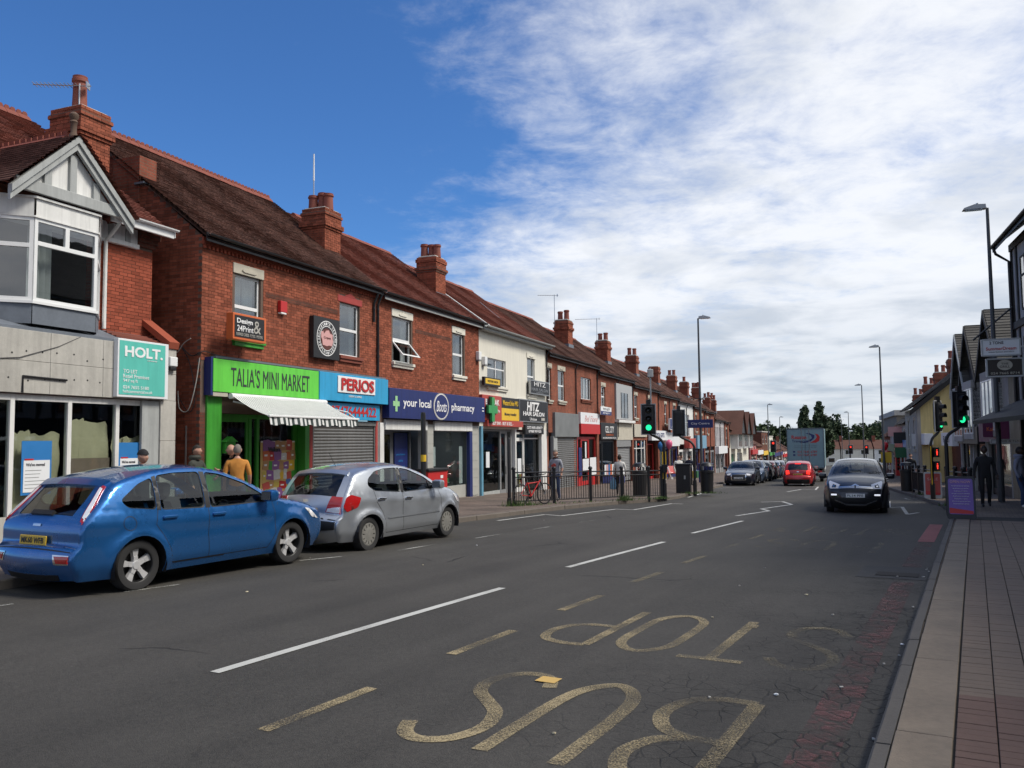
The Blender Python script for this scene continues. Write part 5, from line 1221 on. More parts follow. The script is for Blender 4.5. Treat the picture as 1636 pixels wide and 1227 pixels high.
# C: white framed shop and toy shop
t, g0 = pair(26.4, 35.0, 5.6, 'brick pair above the white framed shop and the toy shop', [(27.0, 27.9, 3.34, 4.92), (31.5, 32.4, 3.3, 4.9)], pots=2)
zp = g0
front(t, 26.6, 30.3, zp, 2.0, .05, [27.6, 29.2], 'white', .7, 'brick_dark', None, 1.2, 'shopglass', .16, 2.6, 'room', 51); B().bbox(26.5, 30.4, -.1, .05, 2.0, 2.9, .02).build('stone_fascia', 'stone', t)
front(t, 30.7, 34.8, zp, 1.5, .4, [32.5], 'red', .1, 'red', None, None, 'shopglass', .1, 2.6, mat('roomred', (.25, .03, .03), .8, var=.1), 52)
s_ = sign('toy_shop_sign', 'white fascia with blue words above the toy shop', 'L', 31.2, 37.0, 1.75, 2.5, .0, .3, 'postwhite'); text(s_, 'TOYS & GIFTS', 34.0, -.306, 2.15, .35, 'blue', 3.6, .02)
s_ = sign('navy_square_sign', 'navy sign with white capitals DI beyond the left traffic signal', 'L', 36.5, 40.2, 2.6, 3.5, .5, .62, 'blue', 'postwhite'); text(s_, 'DI', 38.2, -.63, 3.2, .4, 'whiteletter', 1.0, .02); text(s_, 'CARPETS', 38.3, -.63, 2.8, .18, 'whiteletter', 2.2)
# D ... onwards
t, g0 = pair(35.0, 43.4, 5.38, 'brick pair above the blue and white discount shop', [(37.5, 38.4, 3.1, 4.7), (41.2, 42.2, 3.1, 4.7)], pots=0)
front(t, 35.3, 43.1, g0, 1.2, .1, [37, 39, 41], 'blue', .4, 'blue', None, None, 'shopglass', .2, 2.6, 'room', 61)
sign('plain_white_fascia', 'plain white fascia beside the toy shop sign', 'L', 37.4, 43.0, 1.25, 2.4, .0, .2, 'postwhite')
t, g0 = pair(43.4, 51.4, 5.15, 'terrace pair with a white painted front beyond the signals', [(45.4, 49.2, 2.1, 4.1, 'quad', None)], wm='white', rm='tile_brown', pots=2)
front(t, 43.7, 51.1, g0, .9, .1, [46, 48.5], 'white', .5, 'white', None, None, 'shopglass', .2, 2.6, 'room', 62)
s_ = sign('red_white_sign', 'small red sign over a white panel on the white painted front', 'L', 46.2, 49.6, 1.0, 1.9, .0, .5, 'signred')
t, g0 = pair(51.4, 58.2, 4.95, 'brick pair with a pale blue shopfront below', [(52.6, 53.5, 2.6, 4.2), (56, 57, 2.6, 4.2)], pots=1)
front(t, 51.6, 58, g0, .8, .1, [54, 56], 'blue', .5, 'blue', None, None, 'shopglass', .2, 2.6, 'room', 63)
sign('blue_shop_sign', 'pale blue banner sign beside the lamp post', 'L', 51.9, 57.6, .9, 2.2, .0, .3, mat('paleblue', (.16, .32, .45), .5, var=.1))
t, g0 = pair(58.2, 65.6, 4.75, 'brick pair beyond the lamp post with a cluster of chimney pots', [(60, 60.9, 2.4, 4.0)], pots=3)
front(t, 58.4, 65.4, g0, .6, .1, [61, 63], 'grey', .5, 'grey', None, None, 'shopglass', .2, 2.6, 'room', 64)
t, g0 = pair(65.6, 73.4, 4.0, 'low pale rendered building with a row of tall narrow windows', [(66.6 + i * 1.15, 67.2 + i * 1.15, 1.0, 3.2, 'sash', None) for i in range(6)], wm=mat('palerender', (.43, .41, .42), .8, var=.1), rm='tile_brown', pots=2, hh=2.6)
front(t, 65.9, 73.1, g0, .1, .1, [68, 71], 'grey', .5, 'grey', None, None, 'shopglass', .2, 2.6, 'room', 65)
s_ = sign('long_white_sign', 'long plain white shop sign below the narrow windows', 'L', 65.8, 73.2, -.6 + .75, 1.0, .0, .4, 'postwhite')
# gabled black and white corner building
t, g0 = pair(73.4, 78.2, 3.9, 'brick end house beside the gabled corner building', [(75, 76.2, .9, 3.0)], pots=2, hh=2.9)
t = thingL('gabled_corner_building', 'cream corner building with white bays under three brown tiled gables', 'building', 79)
p_ = Lw(88); g0 = gz(p_[0], p_[1]) + .12; ze = 2.95
wall(t, 78.2, 100, g0 - 1, ze, [(79.5, 83.5, g0 - .5, g0 + 2.4), (86, 92, g0 - .5, g0 + 2.4)], 'cream', y=.0)
B().box(79.5, 83.5, .2, .3, g0 - .5, g0 + 2.4).build('green_door', mat('doorgreen', (.02, .12, .05), .5, var=.1), t); B().box(86, 92, .2, .3, g0 - .5, g0 + 2.4).build('shop_window', 'darkglass', t)
rf = roof(t, 78.2, 100, ze, ze + 2.9, m='tile_brown', tiles=False)
for i, xc in enumerate((82.0, 88.5, 95.5)):
    B().bbox(xc - 2.2, xc + 2.2, -.9, .0, .55, ze - .3, .02).build('bay', 'white', t)
    w = win(t, xc - 2.0, xc + 2.0, .75, ze - .45, y=-.99, dep=.02, kind='three', lintel=None, sill=None)
    q = B(); q.prism([(xc - 2.9, ze - .4), (xc, ze + 2.4), (xc + 2.9, ze - .4)], lambda a, h_, d: (a, d, h_), -1.3, -1.2); q.build('gable_boards', 'black', t)
    for sg in (-1, 1): q = B(); q.quad((xc + sg * 3.1, -1.5, ze - .55), (xc + sg * 3.1, 2.0, ze - .55), (xc, 2.0, ze + 2.6), (xc, -1.5, ze + 2.6)); q.build('gable_roof', 'tile_brown', rf)
chimney(rf, 79, 81, 2, 3, ze + 1.5, ze + 4.2, 2, 'brick_far', .7)
# smaller buildings beyond
for i, (s0, s1, z1, m_, rm_) in enumerate(((103, 112, 1.0, mat('pinkpaint', (.42, .18, .17), .8, var=.1), 'tile_brown'), (112, 122, .6, 'brick_far', 'tile_brown'), (122, 134, 3.0, 'brick_dark', None), (135, 146, 2.2, 'cream', None), (146, 170, -.4, 'brick_far', 'tile_brown'), (172, 200, -1.0, 'white', 'tile_brown'))):
    p_ = Lw((s0 + s1) / 2); g0 = gz(p_[0], p_[1]) + .12; w = (s1 - s0)
    t = thingL('distant_shop', 'distant %s shop building down the left side, number %s beyond the gabled corner' % (('pink painted', 'brick', 'tall brown brick', 'cream rendered', 'low brick', 'low white')[i], ('one', 'two', 'three', 'four', 'five', 'six')[i]), 'building', s0)
    wl = [(s0 + w * f, s0 + w * (f + .18), z1 - 2.0, z1 - .5) for f in (.15, .6)]
    wall(t, s0, s1, g0 - 1, z1, wl + [(s0 + .8, s1 - .8, g0, g0 + 2.3)], m_)
    for a in wl: win(t, *a, lintel=None, sill='stone')
    B().box(s0 + .8, s1 - .8, .15, .2, g0 - .2, g0 + 2.3).build('shop_window', 'darkglass', t); B().bbox(s0 + .4, s1 - .4, -.3, -.01, g0 + 2.4, g0 + 3.1, .01).build('shop_sign', ['red', 'postwhite', 'yellow', 'green', 'blue', 'red'][i], t)
    if rm_: roof(t, s0, s1, z1, z1 + 2.6, m=rm_, tiles=False)
    else: B().bbox(s0 - .1, s1 + .1, -.1, 8, z1, z1 + .2, .02).build('flat_roof', 'concrete', t)
    b = B(); b.quad((s0, 0, g0 - 1), (s0, 8, g0 - 1), (s0, 8, z1), (s0, 0, z1)); b.build('end_wall', m_, t)
# ================================================================== RIGHT SIDE (local x = -s; facing the street)
mat('timberwhite', (.42, .41, .39), .8, var=.15, sc=2, streak=.2); mat('timberblack', (.02, .018, .016), .7, var=.2)
mat('slate', (.075, .070, .062), .8, var=.3, sc=1.5, island=.3, bump=.4); mat('plum', (.10, .012, .06), .5, var=.1); mat('greyrender', (.34, .325, .30), .8, var=.15, streak=.2)
def rg(s): p_ = Rw(s); return gz(p_[0], p_[1]) + .12
# half-timbered block nearest the camera
t = thingR('half_timbered_block', 'tall half-timbered black and white building at the right edge', 'building', 31.6)
g0 = rg(30); s0, s1, ze = 12.0, 31.6, 8.55
b = B(); b.box(-s1, -s0, 0, 9, g0 + 3.1, ze); b.build('upper_wall', 'timberwhite', t)
for i in range(26):
    x = -s1 + i * .75
    for za, zb_ in ((g0 + 3.3, 5.5), (5.75, 8.3)):
        if (i % 4) != 2: B().bbox(x, x + .2, -.05, .0, za, zb_, .01).build('stud', 'timberblack', t)
for z in (g0 + 3.1, 5.5, 8.3): B().bbox(-s1 - .02, -s0, -.08, .02, z, z + .25, .01).build('rail', 'timberblack', t)
for i in range(5): win(t, -s1 + 1.6 + i * 3.0, -s1 + 2.9 + i * 3.0, 6.0, 7.8, y=-.06, dep=-.02, kind='quad', lintel=None, sill=None, fm='timberblack'); win(t, -s1 + 1.6 + i * 3.0, -s1 + 2.9 + i * 3.0, 3.3, 5.1, y=-.06, dep=-.02, kind='quad', lintel=None, sill=None, fm='timberblack')
roof(t, -s1 - .3, -s0, ze, ze + 4.0, yr=4.5, ye=-.55, m='slate', tiles=False); gutter(t, -s1 - .3, -s0, ze, -.6)
b = B(); b.add([(-s1, 0, ze), (-s1, 9, ze), (-s1, 4.5, ze + 3.9)], [(0, 1, 2)]); b.quad((-s1, 0, g0 - 1), (-s1, 9, g0 - 1), (-s1, 9, ze), (-s1, 0, ze)); b.build('end_wall', 'greyrender', t)
b = B(); b.tube([(-s1 + .1, -.58, ze - .06), (-s1 + .1, -.5, ze - .3), (-s1 + .1, -.1, ze - .6), (-s1 + .1, -.1, g0 + 3)], .05, 8); b.build('downpipe', 'black', t)
b = B(); b.cyl((-s1 + .3, -.1, 6.3), (-s1 + .1, -1.35, 5.2), .035, n=6); b.build('flag_pole', 'black', t)
for i in range(5):
    a = -s1 + .2 + i * 3.8; front(t, a, a + 3.5, g0, g0 + 2.5, .2, [a + 1.1], 'black' if i % 2 else 'white', .4, 'brick_dark', (a, a + 1.1), None, 'shopglass', .12, 2.8, 'room', 70 + i)
B().box(-s1, -s0, .3, .6, g0 - 1, g0 - .02).build('plinth', 'brick_dark', t)
b = B(); b.prism([(0, g0 + 3.45), (-1.5, g0 + 2.75), (-1.5, g0 + 2.62), (0, g0 + 3.2)], lambda a, q, d: (d, a, q), -s1 + .2, -s0); b.build('shop_canopy', 'timberblack', t)
for x in (-s1 + .4, -s1 + 3.6, -s1 + 7.5): B().bbox(x, x + .22, -.1, .15, g0 - .3, g0 + 2.9, .02).build('pillar', 'black', t)
# the frontage carries on beside and behind the camera
t = thingR('near_right_block', 'brick shop block continuing the right frontage beside the camera', 'building', -16); g0 = .12
b = B(); b.box(-11.9, 16, .0, 9, -.3, 7.4); b.build('wall', 'brick_far', t); roof(t, -11.9, 16, 7.4, 10.6, yr=4.5, ye=-.35, m='slate', tiles=False)
for i in range(7): win(t, -11 + i * 3.8, -9.6 + i * 3.8, 4.6, 6.4, y=-.08, dep=.01); front(t, -11.7 + i * 3.8, -8.3 + i * 3.8, .05, 2.7, -.15, [-10.5 + i * 3.8], 'white', .4, 'brick_dark', (-11.7 + i * 3.8, -10.5 + i * 3.8), None, 'shopglass', .12, .1, 'dark', 1, False)
# four gabled houses
gs = [(35.6, 6.70), (40.4, 6.66), (43.4, 6.62), (46.6, 6.15)]
for i, (sc_, zr) in enumerate(gs):
    w = (2.35, 2.15, 1.9, 1.45)[i]; g0 = rg(sc_); ze = zr - 2.45; wm = ('greyrender', 'timberwhite', 'timberwhite', 'greyrender')[i]
    t = thingR('gabled_house', ('gabled house with grey bay directly behind the stacked signs', 'gabled house with tall pale bay and dark tiles, second from the timbered block', 'narrow gabled house with white barge board, third from the timbered block', 'lowest brown tiled gabled house beside the yellow wall')[i], 'building', sc_, group='gabled houses on the right side')
    x = -sc_
    if i == 3: t.location.x += .75 * math.cos(HR); t.location.y -= .75 * math.sin(HR)
    wall(t, x - w, x + w, g0 - 1, ze, [(x - 1.2, x + 1.2, 2.0 - i * .1, 4.0 - i * .1), (x - w + .2, x + w - .2, g0 - 1, g0 + 2.5)], wm)
    q = B(); q.add([(x - w, 0, ze), (x + w, 0, ze), (x, 0, zr)], [(0, 1, 2)]); q.build('gable_wall', 'timberblack', t)
    B().bbox(x - 1.25, x + 1.25, -.35, .0, 1.75 - i * .1, 2.0 - i * .1, .02).build('bay_base', wm, t); B().bbox(x - 1.25, x + 1.25, -.35, .0, 4.0 - i * .1, 4.35 - i * .1, .02).build('bay_head', wm, t)
    win(t, x - 1.2, x + 1.2, 2.0 - i * .1, 4.0 - i * .1, y=-.37, dep=.02, kind='three', lintel=None, sill=None)
    for xs_ in (x - 1.2, x + 1.14): q = B(); q.box(xs_, xs_ + .06, -.33, .0, 2.0 - i * .1, 4.0 - i * .1); q.build('bay_side', 'white', t)
    rf = None
    for sg in (-1, 1):
        q = B(); n = 22
        for k_ in range(n):
            f0, f1 = k_ / n, (k_ + 1) / n + .01; P_ = lambda f, h_: (x + sg * (w + .25) * (1 - f), ze - .15 + (zr + .1 - ze + .15) * f + h_)
            (xa, za), (xb, zb_) = P_(f0, .05), P_(f1, .015); q.add([(xa, -.3, za), (xa, 6, za), (xb, 6, zb_), (xb, -.3, zb_), (xa, -.3, za - .05), (xa, 6, za - .05)], [(0, 1, 2, 3), (4, 5, 1, 0)])
        if rf is None: rf = q.build('roof', ('slate', 'slate', 'slate', 'tile_brown')[i], t)
        else: q.build('roof_slope', ('slate', 'slate', 'slate', 'tile_brown')[i], rf)
        q = B(); q.prism([(x + sg * (w + .3), ze - .22), (x, zr + .12), (x, zr - .16), (x + sg * (w + .3), ze - .5)], lambda a, h_, d: (a, d, h_), -.36, -.3); q.build('barge_board', ('timberblack', 'timberblack', 'greypaint', 'pink')[i], t)
    fz = g0 + 2.5
    front(t, x - w + .15, x + w - .15, g0, fz, .1, [x - w + 1.3], 'black', .4, 'black', (x - w + .15, x - w + 1.3), None, 'shopglass', .12, 2.4, 'room', 80 + i)
    b = B(); b.quad((x + w, .0, g0 - 1), (x + w, 8, g0 - 1), (x + w, 8, ze), (x + w, 0, ze)); b.build('side_wall', wm, t)
for i, (a, e, z0, z1, m_, lab, tx, lm) in enumerate(((33.4, 38.0, 1.55, 2.45, 'plum', 'plum coloured fascia with faint orange lettering', 'Kabin Bar', 'orange'), (38.4, 44.0, 1.45, 2.2, 'black', 'black fascia under the pale bay windows', '', 'white'), (45.8, 50.0, 1.3, 2.0, 'postwhite', 'white fascia below the yellow wall', 'FLORIST', 'ink'))):
    s_ = sign('right_fascia_sign', lab + ' on the right side', 'R', a, e, z0, z1, .0, .3, m_)
    if tx: text(s_, tx, -(a + e) / 2, -.306, (z0 + z1) / 2, .35, lm, 2.4)
# yellow gable-ended building further down, chimneys stepping away behind it
t = thingR('yellow_gable_building', 'yellow rendered building whose side gable faces the camera beyond the signals', 'building', 58); t.location.x -= .7 * math.cos(HR); t.location.y += .7 * math.sin(HR)
g0 = rg(58); ze = 3.65; s0, s1 = 58.0, 66.0
mat('yellowrender', (.62, .50, .22), .8, var=.1, streak=.15)
b = B(); b.quad((-s0, 0, g0 - 1), (-s0, 8.4, g0 - 1), (-s0, 8.4, ze), (-s0, 0, ze)); b.add([(-s0, 0, ze), (-s0, 8.4, ze), (-s0, 4.2, ze + 3.6)], [(0, 1, 2)]); b.build('gable_wall', 'yellowrender', t)
B().box(-s0 - .0, -s0 + .02, .0, .22, g0, ze).build('grey_quoin', 'greyrender', t)
wall(t, -s1, -s0, g0 - 1, ze, [(-s0 - 2.4, -s0 - 1.2, 1.0, 2.9), (-s0 - 6.2, -s0 - 5, 1.0, 2.9)], 'greyrender')
for a in (-s0 - 2.4, -s0 - 6.2): win(t, a, a + 1.2, 1.0, 2.9, lintel='stone')
rf = roof(t, -s1, -s0 + .35, ze, ze + 3.6, yr=4.2, ye=-.4, m='slate', tiles=False); q = B(); q.prism([(-.45, ze - .15), (4.2, ze + 3.75), (4.2, ze + 3.4), (-.45, ze - .5)], lambda a, h_, d: (d, a, h_), -s0 + .36, -s0 + .42); q.build('barge_board', 'timberblack', t)
front(t, -s1 + .2, -s0 - .2, g0, g0 + 2.3, .1, [-s1 + 3, -s1 + 5], 'white', .4, 'brick_dark', None, None, 'shopglass', .14, 2.4, 'room', 91)
sign('white_corner_sign', 'white shop sign on the corner of the yellow gable building', 'R', 56.2, 62.5, g0 + 2.4, g0 + 3.1, .0, .5, 'postwhite')
def rpair(s0, s1, ze, label, wm, rm='slate', ch=True, pots=2, hh=3.2, si=None):
    g0 = rg((s0 + s1) / 2); t = thingR('right_terrace', label, 'building', s0)
    n = max(2, int((s1 - s0) / 2.6)); wl = [(-s1 + (s1 - s0) * (i + .25) / n, -s1 + (s1 - s0) * (i + .75) / n, ze - 2.3, ze - .6) for i in range(n)]
    wall(t, -s1, -s0, g0 - 1, ze, wl + [(-s1 + .4, -s0 - .4, g0 - 1, g0 + 2.2)], wm)
    for a in wl: win(t, *a, lintel='stone', sill='stone')
    rf = roof(t, -s1, -s0, ze, ze + hh, m=rm, tiles=False); gable_end(t, -s0, 4.0, ze, ze + hh, g0 - 1, wm)
    front(t, -s1 + .4, -s0 - .4, g0, g0 + 2.2, .1, [-s1 + (s1 - s0) / 2], 'white', .4, 'brick_dark', None, None, 'shopglass', .14, 2.4, 'room', int(s0))
    B().bbox(-s1 + .2, -s0 - .2, -.3, .0, g0 + 2.25, g0 + 2.95, .01).build('shop_sign', si or 'posterblue', t)
    if ch: chimney(rf, -s0 - .9, -s0 + .3, 2.2, 3.3, ze + 1.4, ze + 4.1, pots, 'brick_far', .7)
    return t
rpair(66, 74, 3.3, 'grey and white house with tall bay windows beyond the yellow gable', 'greyrender')
rpair(74, 82, 2.9, 'pale house with brick chimney, second beyond the yellow gable', 'timberwhite', si='red')
rpair(82, 91, 2.4, 'pink fronted shop with a green sign further down the right side', 'palerender', 'tile_brown', si='doorgreen')
rpair(91, 100, 1.9, 'last low brick house before the flat grey block', 'brick_far', 'tile_brown', si='red')
chimney_t = thingR('tall_brick_chimney', 'tall stepped red brick chimney stack rising behind the yellow wall', 'chimney', 55)
chimney(chimney_t, -56.2, -54.6, 3.0, 4.4, 2.0, 6.9, 2, 'brick_far', .6, lead=False)
b = B(); b.box(-57.6, -50.5, 1.2, 8, rg(54) - 1, 1.6); tb = thingR('low_side_building', 'low brick building tucked between the gables and the yellow wall', 'building', 54); b.build('wall', 'brick_dark', tb); B().bbox(-57.7, -50.4, 1.0, 8.1, 1.6, 1.75, .02).build('flat_roof', 'lead', tb)
# flat grey block
t = thingR('flat_grey_block', 'plain grey brick block with a flat roof and phone masts', 'building', 118)
g0 = rg(125)
b = B(); b.box(-145, -116, 2.6, 16, g0 - 1, 4.6); b.build('wall', mat('greybrick', (.17, .155, .13), .9, var=.15, sc=.4), t); B().bbox(-145.3, -115.7, 2.3, 16.3, 4.6, 5.3, .03).build('parapet', 'concrete', t)
for x, h in ((-122, 9.5), (-120.8, 9.8), (-117, 8.2)): q = B(); q.cyl((x, 9, 5), (x, 9, h - 1.6), .06, n=6); q.box(x - .15, x + .15, 8.85, 9.15, h - 1.6, h); q.build('phone_mast', 'steel', t)
mat('brownblack', (.03, .02, .016), .4, var=.1)
# far end of the street: terrace across the T junction
for i in range(6):
    x0, y0 = 72 + i * 9.0, 262 - i * 2.2; g0 = gz(x0, y0)
    t = thing('distant_house', 'tiny far terrace house across the end of the street, %s from the left' % ('first', 'second', 'third', 'fourth', 'fifth', 'sixth')[i], 'house', (x0, y0, g0), R(-13.7), 'far terrace across the junction')
    wm = ('brick_far', 'brick_far', 'cream', 'cream', 'white', 'brick_far')[i]; B().box(0, 8.9, 0, 8, -1, 5.0).build('wall', wm, t)
    for xa in (1.0, 5.4): 
        for z in (.8, 3.2):
            w = B(); w.box(xa, xa + 2.0, -.08, -.005, z, z + 1.5); wo_ = w.build('window', 'upvc', t); B().box(xa + .15, xa + 1.85, -.1, -.081, z + .15, z + 1.35).build('pane', 'darkglass', wo_)
    B().box(3.6, 4.6, -.06, -.005, 0, 2.1).build('door', 'dark', t)
    q = B(); q.prism([(-.4, 4.9), (4, 7.6), (8.4, 4.9)], lambda a, h_, d: (d, a, h_), -.02, 8.92); rf = q.build('roof', ('slate', 'slate', 'tile_brown', 'tile_brown', 'tile_brown', 'tile_brown')[i], t)
    B().box(.0, .9, 3.2, 4.4, 7, 8.9).build('chimney', 'brick_far', rf)
# ================================================================== VEHICLES
def paint(name, col, metal=.55, rough=.28):
    m, nt, p = newm(name); g = nd(nt, 'ShaderNodeNewGeometry')
    n1 = noise(nt, g.outputs['Position'], 2.2, 5, .6); fl = noise(nt, g.outputs['Position'], 420, 1, .5)
    k = mth(nt, 'ADD', mth(nt, 'MULTIPLY', mth(nt, 'SUBTRACT', fl, .5), .35), mth(nt, 'ADD', mth(nt, 'MULTIPLY', mth(nt, 'SUBTRACT', n1, .5), .16), 1.0))
    v = nd(nt, 'ShaderNodeVectorMath', {0: col}, operation='SCALE'); nt.links.new(k, v.inputs['Scale']); nt.links.new(v.outputs[0], p.inputs['Base Color'])
    p.inputs['Metallic'].default_value = metal; nt.links.new(sstep(nt, n1, .3, .7, rough, rough + .14), p.inputs['Roughness'])
    p.inputs['Coat Weight'].default_value = 1.0; nt.links.new(sstep(nt, n1, .3, .7, .02, .09), p.inputs['Coat Roughness'])
    MATS[name] = m
paint('paint_blue', (.016, .125, .37), .6, .22); paint('paint_silver', (.50, .53, .57), .75); paint('paint_black', (.008, .008, .012), .3); paint('paint_carred', (.42, .015, .018), .3)
paint('paint_navy', (.012, .016, .03), .4); paint('paint_grey', (.14, .15, .17), .6); paint('paint_bluegrey', (.05, .08, .14), .5); paint('paint_white', (.6, .6, .6), .0) if 'paint_white' not in MATS else None
paint('paint_wine', (.12, .02, .03), .5)
mat('trim', (.010, .010, .011), .5, var=.15, sc=12); mat('lampred', (.42, .012, .012), .15, var=.05, coat=1.0); mat('lampclear', (.80, .80, .82), .1, var=.1, sc=20, coat=1.0); mat('alloy', (.60, .60, .61), .3, metal=.35, var=.12, sc=15); mat('hubcap', (.40, .39, .36), .4, metal=.6, var=.2, sc=12)
mat('plate_yellow', (.66, .43, .04), .45, var=.06); mat('plate_white', (.72, .72, .70), .45, var=.06); mat('seat', (.035, .036, .04), .9, var=.2); mat('lamp_on', (.9, .92, 1.0), .3, var=0, emit=.6); mat('brake_on', (.9, .03, .02), .3, var=0, emit=1.3)
def crom(pts, n):
    """Catmull-Rom through (x, z) points; returns samples and the index parameter of each"""
    out, idx = [], []
    for i in range(len(pts) - 1):
        p0, p1, p2, p3 = [Vector(pts[max(0, min(len(pts) - 1, j))]) for j in (i - 1, i, i + 1, i + 2)]
        for k_ in range(n):
            t_ = k_ / n
            out.append(.5 * ((2 * p1) + (p2 - p0) * t_ + (2 * p0 - 5 * p1 + 4 * p2 - p3) * t_ * t_ + (3 * p1 - p0 - 3 * p2 + p3) * t_ ** 3)); idx.append(i + t_)
    out.append(Vector(pts[-1])); idx.append(len(pts) - 1.0)
    return out, idx
def inpoly(x, z, poly):
    c = False; n = len(poly); j = n - 1
    for i in range(n):
        if (poly[i][1] > z) != (poly[j][1] > z) and x < (poly[j][0] - poly[i][0]) * (z - poly[i][1]) / (poly[j][1] - poly[i][1] + 1e-12) + poly[i][0]: c = not c
        j = i
    return c
def dens(poly, st):
    out = []
    for a, e in zip(poly, poly[1:] + poly[:1]):
        n = max(1, int(math.dist(a, e) / st))
        out += [(a[0] + (e[0] - a[0]) * i / n, a[1] + (e[1] - a[1]) * i / n) for i in range(n)]
    return out
def rounded(poly, r=.05, n=4):
    out = []; N = len(poly)
    for i in range(N):
        p, a, e = Vector(poly[i]), Vector(poly[i - 1]), Vector(poly[(i + 1) % N]); da, de = (a - p), (e - p); q = min(r, .45 * da.length, .45 * de.length)
        pa, pe = p + da.normalized() * q, p + de.normalized() * q
        for k_ in range(n + 1):
            t_ = k_ / n; v = pa * (1 - t_) ** 2 + p * 2 * t_ * (1 - t_) + pe * t_ * t_; out.append((v.x, v.y))
    return out
class Car:
    def __init__(s, name, label, cat, loc, heading, spec, group=None):
        s.sp = spec; s.root = thing(name, label, cat, loc, math.pi / 2 - heading, group)
        s.res = spec.get('res', .07); s.curve, s.idx = crom(spec['prof'], spec.get('n', 7))
        s.W0 = spec['W'] / 2; s.xF, s.xR = max(p[0] for p in spec['prof']), min(p[0] for p in spec['prof'])
        s.fa, s.ra, s.wr = spec['fa'], spec['ra'], spec['wr']
        s.seg = [(s.curve[i], s.curve[i + 1]) for i in range(len(s.curve) - 1)]
    def dist(s, x, z, full=False):
        best = 9; out = Vector((0, 1))
        p = Vector((x, z))
        for a, e in s.seg:
            if abs(a.x - x) > .25 + abs(e.x - a.x) or abs(a.y - z) > .25 + abs(e.y - a.y): continue
            d = e - a; t_ = max(0, min(1, (p - a).dot(d) / max(d.length_squared, 1e-9))); l_ = (a + d * t_ - p).length
            if l_ < best:
                best = l_
                if full:
                    out = Vector((-d.y, d.x)).normalized()
                    if (a - Vector((0, .7))).dot(out) < 0: out = -out
        return (best, out) if full else best
    def Wd(s, x, z, rnd_=True):
        sp = s.sp; w = s.W0
        f = max(0, (x - sp.get('tx', .9)) / (s.xF - sp.get('tx', .9))); w -= sp.get('tf', .20) * f ** 2.6
        r = max(0, (sp.get('rx', -1.1) - x) / (sp.get('rx', -1.1) - s.xR)); w -= sp.get('tr', .13) * r ** 2.4
        zb = sp['belt'] + sp.get('rise', .03) * (-(x) / 2)
        if z > zb: d = z - zb; w -= .035 + .26 * d + .34 * d * d
        else:
            w -= .035 * max(0, (z - .55) / (zb - .55)) ** 2 if z > .55 else .10 * ((.55 - z) / .4) ** 2
            w += .016 * math.exp(-((z - zb + .13) / .095) ** 2) + .008 * math.exp(-((z - .36) / .08) ** 2)                      # shoulder crease
        for xa in (s.fa, s.ra):
            d = math.hypot(x - xa, z - s.wr); w += .036 * math.exp(-((d - s.wr * 1.2) / .085) ** 2) if z < zb else 0
        if rnd_:
            d = s.dist(x, z); R0 = sp.get('round', .05)
            if d < R0: w -= .8 * R0 * (1 - math.sqrt(max(0, 1 - (1 - d / R0) ** 2)))
        return w
    def sideP(s, x, z, sgn, o=0.0): return (x, sgn * (s.Wd(x, z) + o), z)
    def region(s, poly, holes, sgn, name, m, par, o=0.0, st=None, normals=True):
        """a patch of the body side bounded by a side-view outline"""
        st = st or s.res; P_ = dens(poly, st * .5); pts = list(P_); edges = [(i, (i + 1) % len(P_)) for i in range(len(P_))]
        for h in holes:
            k_ = len(pts); H = dens(h, st * .5); pts += H; edges += [(k_ + i, k_ + (i + 1) % len(H)) for i in range(len(H))]
        xs = [p[0] for p in P_]; zs = [p[1] for p in P_]; x = min(xs) + st * .5; r_ = 0
        bd = [Vector(p) for p in pts]
        while x < max(xs):
            z = min(zs) + st * (.5 if r_ % 2 else .25)
            while z < max(zs):
                if inpoly(x, z, P_) and not any(inpoly(x, z, h) for h in holes) and min(abs(b_.x - x) + abs(b_.y - z) for b_ in bd) > st * .45: pts.append((x, z))
                z += st
            x += st; r_ += 1
        vo, eo, fo, *_ = geometry.delaunay_2d_cdt([Vector(p) for p in pts], edges, [], 0, 1e-5)
        fs = []
        for f in fo:
            cx = sum(vo[i].x for i in f) / 3; cz = sum(vo[i].y for i in f) / 3
            if inpoly(cx, cz, P_) and not any(inpoly(cx, cz, h) for h in holes): fs.append(tuple(f))
        me = bpy.data.meshes.new(name); me.from_pydata([s.sideP(v.x, v.y, sgn, o) for v in vo], [], fs if sgn < 0 else [f[::-1] for f in fs])
        me.materials.append(M[m]); me.polygons.foreach_set('use_smooth', [True] * len(me.polygons)); me.update()
        if normals:
            e = .012; ns = []; sp_r = s.sp.get('round', .05)
            for v in vo:
                gx = (s.Wd(v.x + e, v.y, False) - s.Wd(v.x - e, v.y, False)) / (2 * e); gz_ = (s.Wd(v.x, v.y + e, False) - s.Wd(v.x, v.y - e, False)) / (2 * e)
                d, ou = s.dist(v.x, v.y, True); R0 = sp_r
                nn = Vector((-gx, sgn, -gz_)).normalized()
                if d < R0: q = 1 - d / R0; nn = (nn * math.sqrt(max(0, 1 - q * q)) + Vector((ou.x, 0, ou.y)) * q).normalized()
                ns.append(nn)
            me.normals_split_custom_set_from_vertices(ns)
        return obj(name, me, par)
